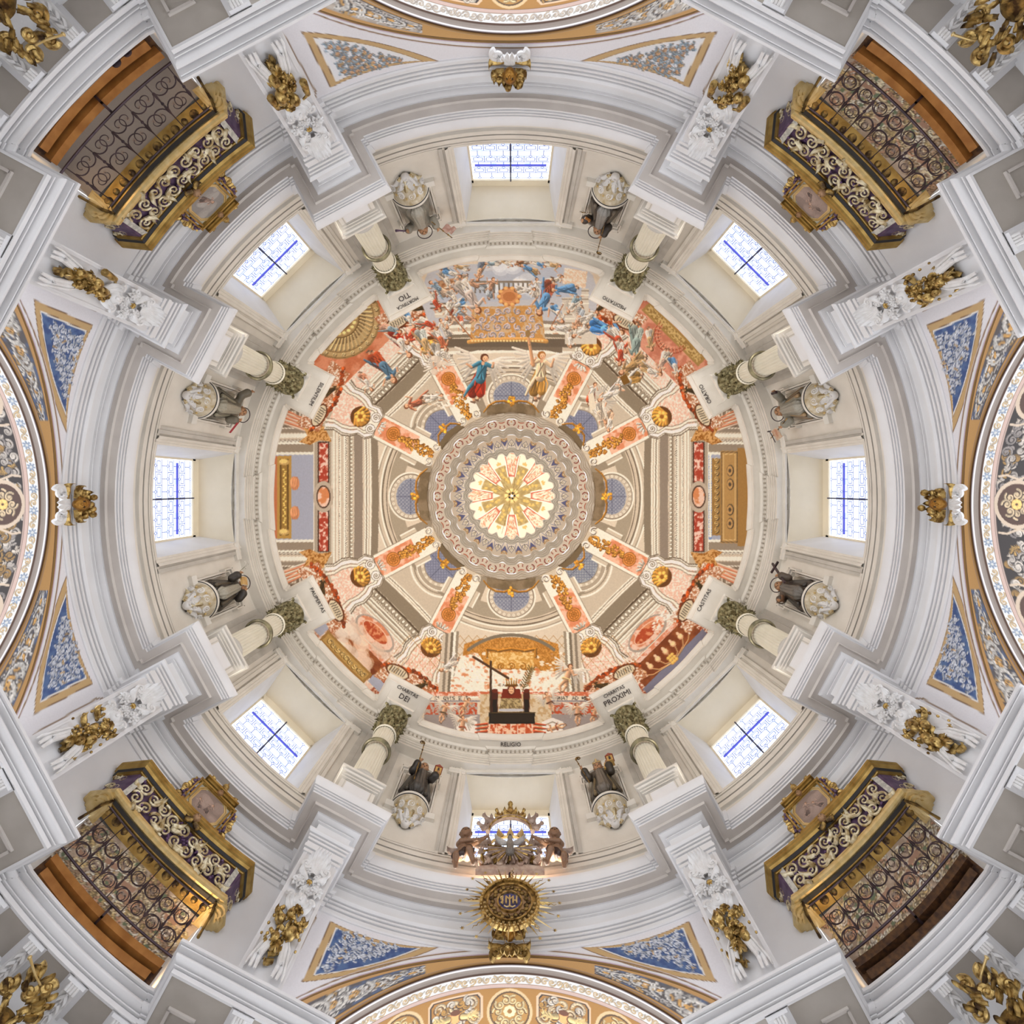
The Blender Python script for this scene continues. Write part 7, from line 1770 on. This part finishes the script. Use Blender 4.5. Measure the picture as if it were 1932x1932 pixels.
def ex_banner(root, Z):
    staff(root, (-0.28, 0.20, 0.5), (-0.32, 0.58, 1.40), M_GOLDD)
    b = MB(); b.cyl((-0.34, 0.40, 1.32), (-0.34, 0.70, 1.22), 0.012, 0.012, 6); b.cyl((-0.34, 0.40, 1.25), (-0.34, 0.40, 1.40), 0.012, 0.02, 6); b.build('crossbar', M_IRON, root)['kind'] = 'stuff'
    V = [(-0.335 + 0.01 * (i % 2), 0.42 + 0.05 * i - 0.02 * j, 1.27 - 0.03 * i - 0.07 * j) for i in range(6) for j in range(5)]
    mesh_obj('banner', V, grid_faces(6, 5), mat('painted_banner', (0.55, 0.45, 0.33), 0.6, (0.45, 0.20, 0.12), 9), root, 180)
    b = MB(); b.box((-0.24, -0.46, 0.76), (0.05, 0.06, 0.20)); b.build('small_cross', M_IRON, root, smooth=0)
def ex_cross(root, Z):
    b = MB(); b.box((-0.24, -0.30, 1.02), (0.035, 0.05, 0.85), Matrix.Rotation(0.42, 3, 'X')); b.box((-0.25, -0.40, 1.24), (0.035, 0.34, 0.05), Matrix.Rotation(0.42, 3, 'X')); b.build('black_cross', M_IRON, root, smooth=0)
    bookx(root, (-0.22, 0.28, 0.62), -0.4, mat('brown_leather', (0.16, 0.08, 0.04), 0.5))
def house(root, c, roof=M_RED):
    b = MB(); b.box(c, (0.16, 0.15, 0.20)); o = b.build('church_model', mat('ochre_model', (0.48, 0.28, 0.08), 0.5, (0.58, 0.36, 0.12), 8), root, smooth=0)
    b = MB(); b.prism([(-0.10, 0.0), (0.10, 0.0), (0.0, 0.09)], c[0] - 0.10, c[0] + 0.10, 'x', (0, c[1], c[2] + 0.10)); b.build('model_roof', mat('red_roof_paint', (0.28, 0.06, 0.04), 0.5), o, smooth=0)
    b = MB(); b.box((c[0] - 0.082, c[1], c[2] - 0.02), (0.01, 0.05, 0.09)); b.build('model_door', M_BLACK, o, smooth=0)
    b = MB(); b.lathe([(0.0, 0), (0.022, 0), (0.022, 0.012), (0, 0.012)], (0, 0, 0), 10); b.build('model_oculus', M_BLACK, o, smooth=0).matrix_local = Matrix.Translation((c[0] - 0.082, c[1], c[2] + 0.055)) @ Matrix.Rotation(pi / 2, 4, 'Y')
def ex_bishop(root, Z):
    house(root, (-0.20, -0.34, 0.98)); bookx(root, (-0.16, -0.24, 0.90), 0.2, mat('gilt_book', (0.50, 0.30, 0.08), 0.4))
    staff(root, (-0.26, 0.28, 0.3), (-0.30, 0.46, 1.32), M_GOLDD, 0.012, crook=-1)
    b = MB(); b.prism([(-0.10, 0), (0.10, 0), (0.115, 0.09), (0.0, 0.26), (-0.115, 0.09)], -0.09, 0.05, 'x', (-0.02, 0, 1.19)); b.build('mitre', mat('mitre_silver_brocade', (0.42, 0.36, 0.27), 0.45, (0.25, 0.19, 0.12), 12), root, smooth=20)
    b = MB(); b.box((-0.125, 0, 1.24), (0.01, 0.20, 0.03)); b.box((-0.125, 0, 1.32), (0.01, 0.03, 0.16)); b.build('mitre_band', M_GOLDL, root, smooth=0)['kind'] = 'stuff'
def ex_monk(root, Z):
    house(root, (-0.20, -0.36, 0.86)); staff(root, (-0.28, 0.12, 0.2), (-0.34, 0.16, 1.66), M_GOLDD, 0.013, crook=1)
def ex_lily(root, Z):
    bookx(root, (-0.26, 0.10, 0.92), 0.3, mat('golden_book', (0.48, 0.27, 0.08), 0.4, (0.60, 0.38, 0.14), 8), (0.05, 0.20, 0.20)); 
    b = MB(); b.tube([(-0.22, 0.30, 0.78), (-0.25, 0.38, 1.0), (-0.24, 0.44, 1.25)], 0.008, 6); st = b.build('lily_stem', mat('lily_green', (0.18, 0.17, 0.10), 0.6), root)
    for (dy, dz) in ((0.0, 0.0), (0.08, -0.05), (-0.06, -0.08), (0.03, 0.08)):
        f = MB(); f.rosette((-0.27, 0.44 + dy, 1.26 + dz), (0, 1, 0), (0.4, 0, 1), 0.055, 5, 0.02); f.build('lily', M_CREAM, st)
def ex_ribbon(root, Z):
    V = [(-0.28 - 0.01 * j, -0.20 - 0.05 * i, 0.72 - 0.035 * i + 0.028 * j) for i in range(8) for j in range(3)]
    mesh_obj('red_ribbon', V, grid_faces(8, 3), mat('red_ribbon_cloth', (0.30, 0.02, 0.03), 0.5), root, 180)
def arm(e, h): return (e, h)
SAINTS = {
 342: dict(label='grey robed saint holding a red banner, with a ring halo', robe='8f8a7e', inner='a8a499', hair='5a3a20', extra=ex_flag, arm1=arm((-0.1, -0.27, 0.75), (-0.22, -0.33, 0.62)), arm2=arm((-0.10, 0.30, 0.78), (-0.24, 0.33, 0.84)), haloy=0.02),
 18: dict(label='saint in black cloak and grey habit with orange book and long crook', robe='3b332d', inner='8d8b88', hair='4a2c1a', extra=ex_book, arm1=arm((-0.1, -0.30, 0.70), (-0.20, -0.38, 0.62)), arm2=arm((-0.14, 0.22, 0.74), (-0.28, 0.14, 0.86)), cloak='4c4034', cloak2='6d6255', haloy=-0.04),
 72: dict(label='saint in striped brown cloak with a painted banner', robe='8c887c', inner='a19d92', hair='4d2a1a', extra=ex_banner, cloak='5c4632', cloak2='a58a66', arm1=arm((-0.1, -0.30, 0.82), (-0.18, -0.44, 0.80)), arm2=arm((-0.12, 0.28, 0.72), (-0.25, 0.34, 0.80)), haloy=0.05),
 108: dict(label='brown habited saint holding up a black wooden cross', robe='54473c', inner='6d6862', hair='2f2018', extra=ex_cross, cloak='3c3632', beard='3a281c', arm1=arm((-0.1, -0.26, 0.80), (-0.23, -0.24, 0.92)), arm2=arm((-0.12, 0.27, 0.72), (-0.24, 0.30, 0.60)), haloy=0.0),
 162: dict(label='bishop in a mitre holding crozier and small church', robe='40382f', inner='6f665c', hair='5a4030', extra=ex_bishop, halo=False, cloak='332c27', cloak2='7a6848', beard='5a4434', arm1=arm((-0.1, -0.28, 0.74), (-0.18, -0.26, 0.92)), arm2=arm((-0.10, 0.28, 0.76), (-0.24, 0.36, 0.88))),
 198: dict(label='bald monk in dark habit with crozier and red roofed church model', robe='332e2a', inner='4a4642', hair='8a6a4c', extra=ex_monk, halo=False, cloak='25262c', cloak2='4d463c', arm1=arm((-0.1, -0.28, 0.70), (-0.20, -0.34, 0.74)), arm2=arm((-0.13, 0.22, 0.76), (-0.27, 0.13, 0.92)), lean=-0.02),
 252: dict(label='saint in black cloak and white habit with golden book and lilies', robe='38322c', inner='a8a395', hair='42291a', extra=ex_lily, cloak='2b2723', cloak2='5a5040', arm1=arm((-0.10, -0.26, 0.78), (-0.22, -0.14, 0.86)), arm2=arm((-0.12, 0.26, 0.74), (-0.24, 0.30, 0.82)), haloy=0.06),
 288: dict(label='grey draped saint raising one hand, with red ribbon', robe='6e6759', inner='a39d8c', hair='6a4a2c', extra=ex_ribbon, cloak='2c2622', cloak2='8e8874', arm1=arm((-0.1, -0.27, 0.66), (-0.24, -0.22, 0.72)), arm2=arm((-0.06, 0.36, 0.90), (-0.14, 0.50, 1.06)), haloy=-0.08, beard=None)}
for i, (A, sp) in enumerate(SAINTS.items()):
    short = {342: 'saint with the red banner', 18: 'saint with the orange book', 72: 'saint in the striped cloak', 108: 'saint with the black cross', 162: 'bishop in a mitre', 198: 'bald monk', 252: 'saint with golden book and lilies', 288: 'saint raising one hand'}[A]
    console(A, short); niche(A, 23 + i); saint(A, sp)
# ================================================================ KEYSTONE CHERUBS
def keystone(side):
    r_edge = {0: 851, 90: 838, 180: 846, 270: 838}[side]
    h = 9.22; root = bay_empty('keystone_cartouche', side, 8.02, h, cat='cartouche', group='gilt cherub keystones of the four arches', label={0: 'gilt cherub head keystone with a tall white shell, over the north arch', 90: 'gilt curly cherub keystone over the right-hand (east) arch', 180: 'dark gilt cherub keystone with fruit basket, below the sunburst', 270: 'gilt cherub keystone with spreading leaves, over the left-hand (west) arch'}[side])
    q = random.Random(side); X = -0.10; m_top = M_GOLD; m_sh = M_STUC if side != 180 else M_GOLD
    for k in range(7):
        a = (k - 3) * 0.30; b = MB(); b.leaf((X, sin(a) * 0.06, -0.02), (-0.05, sin(a), -cos(a)), (-1, 0, -0.3), 0.36 - abs(k - 3) * 0.03, 0.13, 0.6, 2); b.build('shell_leaf', m_sh, root)
    for sg in (-1, 1):
        b = MB(); b.scroll((X, sg * 0.22, -0.20), (0, sg, 0), (0, 0, 1), 0.12, 1.2, 0.25, 0.05, 0.03, start=-1.2); b.build('end_scroll', m_sh, root)
        b = MB(); b.leaf((X, sg * 0.10, -0.08), (0, sg, 0.1), (-1, 0, 0), 0.36, 0.2, 0.8); b.build('side_leaf', M_GOLD, root)
    sculpt_obj('cherub_head', head_prims((X - 0.10, 0, 0.10), 0.24, 'b98538', '9a6a26', (-1, 0, -0.5)), 34, root, M_CARVEG)
    for k in range(9):
        a = (k - 4) * 0.36; b = MB(); b.leaf((X, sin(a) * 0.10, 0.14 + 0.06 * cos(a)), (-0.15, sin(a), cos(a)), (-1, 0, -0.2), q.uniform(0.24, 0.36), 0.15, 0.9); b.build('gilt_leaf', M_GOLD, root)
    for k in range(8):
        b = MB(); b.ball((X - 0.10 + q.uniform(-0.05, 0.05), q.uniform(-0.24, 0.24), q.uniform(0.20, 0.46)), q.uniform(0.045, 0.07), 8, 6); b.build('gilt_curl', M_GOLD, root)
    for sg in (-1, 1):
        b = MB(); b.scroll((X - 0.05, sg * 0.20, 0.22), (0, sg, 0), (0, 0, 1), 0.09, 1.3, 0.2, 0.035, 0.02, start=1.0); b.build('gilt_scroll', M_GOLD, root)
def gold_attr():
    m = mat_col('gilded_sculpture', 0.35, metal=0.65, bump=0.2, bscale=40, grain=0.45); return m
M_CARVEG = gold_attr()
for s_ in (0, 90, 180, 270): keystone(s_)

# ================================================================ GILDED FRAME CRESTS IN THE CORNERS
for (c, spot) in ((315, 'top left'), (45, 'top right'), (225, 'bottom left'), (135, 'bottom right')):
    root = bay_empty('gilded_frame_crest', c, 8.12, 5.66, cat='crest', group='gilded altar crests below the corner cornices', label='dark gilded scrolling altar crest reaching up at the %s corner, by the cornice brackets' % spot)
    q = random.Random(c); flip = 1 if c in (315, 225) else -1; root.scale = (0.8, 0.8, 0.8)
    sgs = []
    b = MB(); b.lathe([(0, -0.5), (0.34, -0.45), (0.42, -0.2), (0.38, 0.05), (0.24, 0.22), (0.12, 0.30)], (0, 0, 0), 18); V = np.concatenate(b.V); V[:, 0] *= 0.35
    mesh_obj('crest_body', V, b.F, M_GOLDD, root, 40)
    for (y, z, r, w_) in ((0.16, 0.74, 0.115, 0.05), (-0.16, 0.70, 0.105, 0.05), (0.30, 0.42, 0.12, 0.05), (-0.30, 0.40, 0.12, 0.05), (0.40, 0.12, 0.12, 0.05), (-0.40, 0.10, 0.12, 0.05), (0.0, 0.52, 0.10, 0.045), (0.48, -0.18, 0.12, 0.05), (-0.48, -0.2, 0.12, 0.05)):
        s = 1 if y >= 0 else -1; b = MB(); b.scroll((-0.10, y, z), (0, s, 0), (0, 0, 1), r, 1.4, 0.2, w_, w_ * 0.5, start=q.uniform(0, 2)); b.build('gilded_scroll', M_GOLD if z > 0.3 else M_GOLDD, root)
    for k in range(44):
        z = -0.45 + 0.026 * k; y = q.uniform(-0.44, 0.44) * (1 - 0.62 * max(0, z)); b = MB(); b.leaf((-0.12, y, z), (-0.2, (1 if y > 0 else -1) * q.uniform(0.2, 1), q.uniform(0.2, 1)), (-1, 0, -0.2), q.uniform(0.16, 0.26), q.uniform(0.07, 0.11), 0.9); b.build('gilded_leaf', M_GOLD if k % 2 else M_GOLDD, root)
    b = MB(); b.tube([(-0.16, -0.05, 0.62), (-0.24, 0.12 * flip, 0.60), (-0.28, 0.34 * flip, 0.66)], [0.014, 0.014, 0.018], 7); b.ball((-0.28, 0.36 * flip, 0.665), 0.03, 7, 5); b.build('gilded_rod', M_GOLDL, root)

# ================================================================ CROWNED GROUP OVER THE SOUTH ARCH
R0 = 7.42
cr = bay_empty('crowned_crest', 180, R0, 10.36, label='carved brown and gold crest with dove of rays under a large open crown', cat='crest')
def cx_scroll(name, y, z, r, w_, m, st=1.0, par=cr, x=-0.02):
    s = 1 if y >= 0 else -1; b = MB(); b.scroll((x, y, z), (0, s, 0), (0, 0, 1), r, 1.4, 0.2, w_, w_ * 0.55, start=st); b.build(name, m, par)
PB = mat('pink_brown_carving', (0.42, 0.27, 0.20), 0.5, (0.60, 0.46, 0.36), 7.0, bump=0.15)
b = MB(); b.prism([(-0.70, 0.0), (0.70, 0.0), (0.68, 0.08), (0.40, 0.12), (0.20, 0.20), (-0.20, 0.20), (-0.40, 0.12), (-0.68, 0.08)], 0.0, 0.12, 'x'); b.build('crest_base', PB, cr, smooth=0)
b = MB(); b.prism([(-0.62, 0.1), (0.62, 0.1), (0.66, 0.3), (0.5, 0.42), (0.3, 0.52), (0.0, 0.42), (-0.3, 0.52), (-0.5, 0.42), (-0.66, 0.3)], 0.04, 0.14, 'x'); b.build('crest_panel', PB, cr, smooth=0)
for (y, z, r) in ((0.55, 0.22, 0.11), (0.40, 0.48, 0.12), (0.62, 0.45, 0.08), (0.22, 0.16, 0.08), (0.75, 0.15, 0.07), (0.28, 0.66, 0.09), (0.50, 0.72, 0.08)):
    for sg in (-1, 1): cx_scroll('crest_scroll', sg * y, z, r, 0.035, PB if z < 0.4 else M_BROWNW)
for k in range(10):
    y = -0.55 + 0.12 * k; b = MB(); b.leaf((-0.02, y, 0.12), (-0.1, y * 0.6, 1), (-1, 0, 0), 0.24, 0.11, 0.7); b.build('crest_leaf', M_GOLD if k % 2 else PB, cr)
for sg in (-1, 1):
    for k in range(5): b = MB(); b.leaf((0, sg * (0.42 + 0.06 * k), 0.62), (-0.1, sg * (0.2 + 0.2 * k), 0.8), (-1, 0, 0), 0.26, 0.12, 0.8); b.build('crest_leaf', M_BROWNW, cr)
for k in range(25):                                      # fan of rays below and beside the dove
    a = -1.75 + 3.5 * k / 24; L = 0.50 + (0.08 if k % 2 else -0.02); b = MB(); dz = -cos(a); dy = sin(a)
    b.tube([(-0.10, dy * 0.08, 0.46 + dz * 0.06), (-0.12, dy * L, 0.46 + dz * L * 0.75)], [0.012, 0.022], 5); b.build('ray', M_BROWNW if k % 3 else M_GOLD, cr)
dove = empty('dove', (-0.16, 0, 0.50)); dove.parent = cr
sculpt_obj('dove_body', [ell((0, 0, 0), (0.07, 0.08, 0.13), hx('8d857c')), ell((-0.05, 0, 0.14), 0.055, hx('8d857c'), 0.03), cap((-0.09, 0, 0.14), (-0.14, 0, 0.12), 0.022, 0.008, hx('5a4a30')), cap((0, 0, -0.08), (0.0, 0, -0.22), 0.06, 0.09, hx('7c746c'), 0.04, fold=(0.01, 10, 0))], 34, dove)
for sg in (-1, 1):
    for k in range(7):
        b = MB(); b.leaf((0, sg * 0.05, 0.02), (-0.05, sg * 1, 0.75 - 0.17 * k), (-1, 0, 0), 0.36 - 0.03 * k, 0.07, 0.15, 1); b.build('wing_feather', mat('grey_feather_paint', (0.30, 0.28, 0.27), 0.5, (0.50, 0.47, 0.44), 10), dove)
crown = empty('crown', (-0.05, 0, 1.05)); crown.parent = cr
b = MB(); t = np.linspace(0.0, pi, 17); b.tube([(0, 0.50 * cos(x), 0.50 * sin(x) * 1.0) for x in t], 0.05, 8, flat=1.3); b.build('crown_arch', M_BROWNW, crown)
b = MB(); b.tube([(-0.05, 0.47 * cos(x), 0.47 * sin(x)) for x in t], 0.018, 6); b.build('crown_beading', M_GOLD, crown)
for k in range(7):
    a = pi * (0.07 + 0.86 * k / 6); big = 1.35 if k == 3 else (1.0 if k in (1, 5) else 0.85); rt = empty('crown_fleuron', (0, 0.54 * cos(a), 0.54 * sin(a))); rt.parent = crown
    d = (0, cos(a) * 0.8, max(0.5, sin(a)))
    mm = M_GOLD if k in (2, 3, 4) else M_BROWNW
    for (da, L) in ((0, 0.30), (0.7, 0.2), (-0.7, 0.2)):
        dd = (0, d[1] * cos(da) - d[2] * sin(da), d[1] * sin(da) + d[2] * cos(da)); b = MB(); b.leaf((0, 0, 0), dd, (-1, 0, 0), L * big, 0.13 * big, 0.7, 2, th=0.02); b.build('fleuron_leaf', mm, rt)
    b = MB(); b.ball((-0.03, d[1] * 0.30 * big, d[2] * 0.30 * big), 0.05 * big, 8, 6); b.build('fleuron_ball', mm, rt)
b = MB(); t = np.linspace(0.25, pi - 0.25, 13); b.tube([(0.25, 0.42 * cos(x), 0.35 * sin(x) * 0.7 - 0.04) for x in t], 0.03, 7); b.build('crown_back_rim', M_GOLDL, crown)
for k in range(3): b = MB(); b.leaf((0.25, -0.18 + 0.18 * k, 0.16), (0, (k - 1) * 0.5, 1), (-1, 0, 0), 0.24, 0.2, 0.6); b.build('back_fleuron', M_GOLDL, crown)

def putto_statue(sg):
    root = bay_empty('cherub_figure', 180, 7.42, 10.36, label='winged wooden cherub with dark loincloth, %s of the dove crest, face turned up' % ('left' if sg > 0 else 'right'), cat='statue', group='cherubs flanking the crowned crest')
    root.location = pl(180, 7.42, sg * 0.98, 10.36); sk = hx('8d6a50'); S = 1.08
    def P(x, y, z): return (x * S, -sg * y * S, z * S)    # +y = towards the crest
    B = [ell(P(0, 0, 0.46), (0.12 * S, 0.14 * S, 0.17 * S), sk, 0.04), ell(P(-0.03, 0, 0.60), (0.11 * S, 0.14 * S, 0.11 * S), sk, 0.05), ell(P(-0.06, 0, 0.42), (0.10 * S, 0.12 * S, 0.11 * S), sk, 0.04)]
    for (hip, kn, ank, toe) in (((0, -0.08, 0.34), (-0.12, -0.12, 0.20), (-0.02, -0.12, 0.06), (-0.12, -0.16, 0.035)), ((0, 0.08, 0.34), (-0.17, 0.12, 0.28), (-0.05, 0.22, 0.10), (-0.13, 0.27, 0.06))):
        B += [cap(P(*hip), P(*kn), 0.095 * S, 0.07 * S, sk, 0.03), cap(P(*kn), P(*ank), 0.065 * S, 0.042 * S, sk, 0.02), cap(P(*ank), P(*toe), 0.042 * S, 0.03 * S, sk, 0.015)]
    h1 = (-0.20, 0.42, 0.58); h2 = (-0.22, 0.22, 0.48)
    for (sh, el_, hd) in (((-0.02, 0.12, 0.64), (-0.14, 0.28, 0.56), h1), ((-0.02, -0.12, 0.64), (-0.18, -0.06, 0.50), h2)):
        B += [cap(P(*sh), P(*el_), 0.058 * S, 0.048 * S, sk, 0.03), cap(P(*el_), P(*hd), 0.046 * S, 0.03 * S, sk, 0.02)]
    B += [cap(P(-0.03, 0, 0.68), P(-0.04, 0, 0.78), 0.05 * S, 0.05 * S, sk, 0.03)]
    hd_ = head_prims(P(-0.06, 0, 0.88), 0.235 * S, sk, hx('3a241a'), (-1, 0, -0.05))
    sculpt_obj('body', B + hd_, 84, root, pad=0.05)
    for hnd, el_ in ((h1, (-0.14, 0.28, 0.56)), (h2, (-0.18, -0.06, 0.50))):
        a = np.array(P(*hnd)); e = np.array(P(*el_)); d = a - e; d /= np.linalg.norm(d)
        sculpt_obj('hand', hand_prims(a, d, (-0.6, 0, -0.4), 0.10, sk, 0.5), 34, root)
    sculpt_obj('loincloth', [cap(P(0.02, -0.15, 0.33), P(-0.10, 0.13, 0.36), 0.085 * S, 0.085 * S, hx('3c2a28'), 0.03, fold=(0.012, 9, 1)), cap(P(-0.08, 0.02, 0.36), P(-0.14, -0.02, 0.22), 0.07 * S, 0.06 * S, hx('3c2a28'), 0.03, fold=(0.01, 10, 2))], 44, root)
    for s2 in (-1, 1):
        w_ = empty('wing', P(0.08, -0.06 if s2 < 0 else 0.04, 0.62)); w_.parent = root
        for k in range(6):
            b = MB(); d = (0.25, (-sg) * (-1.0 if s2 < 0 else 0.35), 0.35 - 0.25 * k); b.leaf((0, 0, 0), d, (-1, 0, 0.1), (0.36 - 0.03 * k) * (1 if s2 < 0 else 0.7), 0.10, 0.25, 1); b.build('feather', M_BROWNW, w_)
    b = MB()
    for k in range(7): a = k * 0.9; b.ball((root and P(-0.02 + 0.05 * cos(a), 0.09 * sin(a), 0.985 - 0.02 * (k % 3))), 0.05 * S, 7, 5)
    b.build('curls', mat('dark_brown_hair', (0.05, 0.03, 0.02), 0.5), root)['kind'] = 'stuff'
putto_statue(1); putto_statue(-1)

sb = bay_empty('sunburst_medallion', 180, 7.34, 9.42, label='round gilt sunburst medallion with blue monogram centre and star-tipped rays', cat='medallion')
def disc_ring(name, r0, r1, x0, x1, m, par=sb, n=48):
    b = MB(); V = [];
    for (r, x) in ((r0, x0), (r0, x1), (r1, x1), (r1, x0)): V += [(x, r * cos(2 * pi * i / n), r * sin(2 * pi * i / n)) for i in range(n)]
    b.add(V, [(j * n + i, j * n + (i + 1) % n, ((j + 1) % 4) * n + (i + 1) % n, ((j + 1) % 4) * n + i) for j in range(4) for i in range(n)]); return b.build(name, m, par, smooth=30)
VS = 0.93
disc_ring('outer_rim', 0.50, 0.555, 0.05, -0.04, M_GOLD); disc_ring('letter_band', 0.42, 0.50, 0.05, -0.01, M_GOLDD); disc_ring('inner_rim', 0.395, 0.425, 0.05, -0.045, M_GOLD)
disc_ring('cloud_disc', 0.215, 0.40, 0.05, -0.005, mat('brown_gilt_cloud', (0.27, 0.16, 0.09), 0.45, (0.42, 0.28, 0.15), 12, metal=0.3)); disc_ring('centre_rim', 0.205, 0.235, 0.05, -0.05, M_GOLD); disc_ring('centre_field', 0.0, 0.21, 0.05, -0.01, mat('dark_blue_enamel', (0.05, 0.05, 0.16), 0.35, (0.10, 0.09, 0.20), 10))
q = random.Random(77)
for i in range(26):
    t = 2 * pi * i / 26; r = 0.31 + 0.035 * (i % 2); b = MB(); b.ball((-0.02, r * cos(t), r * sin(t)), (0.03, 0.045, 0.04), 8, 6); b.build('cloud_puff', M_GOLDD, sb)
for i in range(44):
    t = 2 * pi * i / 44; b = MB(); b.ball((-0.045, 0.528 * cos(t), 0.528 * sin(t)), 0.016, 6, 4); b.build('rim_bead', M_GOLDL, sb)
for i in range(15):
    t = pi * (1.02 + 0.96 * i / 14); b = MB(); s = 0.02; c0 = np.array((-0.02, 0.46 * cos(t), 0.46 * sin(t))); b.box(c0, (0.02, 0.012, 0.05), Matrix.Rotation(t - pi / 2, 3, 'X')); b.box(c0 + np.array((0, 0.022 * cos(t + pi / 2), 0.022 * sin(t + pi / 2))), (0.02, 0.012, 0.04), Matrix.Rotation(t - pi / 2, 3, 'X')); b.build('raised_letter', M_GOLDL, sb, smooth=0)['kind'] = 'stuff'
def mono(pts, w_=0.018):
    b = MB(); b.tube([(-0.05, y, z) for y, z in pts], w_, 7); b.build('monogram', M_GOLDL, sb)
for y in (-0.13, -0.065, 0.065, 0.13): mono([(y, -0.07), (y + 0.004, 0.0), (y, 0.09)], 0.017)
mono([(0.0, 0.11), (0.0, 0.0), (0.0, -0.15)], 0.016); mono([(-0.065, 0.09), (0.0, 0.02), (0.065, 0.09)], 0.013); mono([(-0.13, 0.0), (-0.065, 0.0)], 0.012); mono([(0.13, 0.09), (0.17, 0.07), (0.16, 0.02), (0.12, 0.0), (0.16, -0.05), (0.12, -0.08)], 0.013); mono([(-0.10, -0.12), (-0.05, -0.15), (0.0, -0.13), (0.05, -0.15), (0.10, -0.12)], 0.012)
for i in range(40):
    t = 2 * pi * i / 40 + 0.03; L = (0.37, 0.22, 0.30, 0.19)[i % 4] * (1.0 if -0.2 > sin(t) or i % 2 else 0.8); r0 = 0.55; e = np.array((0, cos(t), sin(t))); p = np.array((-0.02, 0, 0)) + e * r0
    b = MB(); b.tube([p, p + e * L], [0.020, 0.003], 5); o = b.build('sun_ray', M_GOLD if i % 3 else M_GOLDL, sb)
    if i % 4 in (0, 2) and abs(t - pi / 2) > 0.55:
        st = MB(); c0 = p + e * (L + 0.07); 
        for k in range(6): a = k * pi / 3; st.tube([c0, c0 + np.array((0, cos(a), sin(a))) * 0.042], [0.012, 0.002], 4)
        st.ball(c0, 0.018, 6, 4); st.build('ray_star', M_GOLD, o)
    if i % 5 == 0:
        b = MB(); e2 = np.array((0, cos(t + 0.05), sin(t + 0.05))); P = [np.array((-0.02, 0, 0)) + e2 * (0.56 + 0.05 * j) + np.array((0, -sin(t), cos(t))) * 0.015 * (1 if j % 2 else -1) for j in range(7)]; b.tube(P, [0.016 - 0.002 * j for j in range(7)], 5); b.build('wavy_ray', M_GOLD, sb)
b = MB(); b.cyl((0.02, 0.0, 0.5), (0.05, 0, 0.78), 0.03, 0.03, 8); b.cyl((0.02, 0, 0), (0.40, 0, 0.0), 0.03, 0.03, 8); b.build('support_bar', M_IRON, sb)['kind'] = 'stuff'
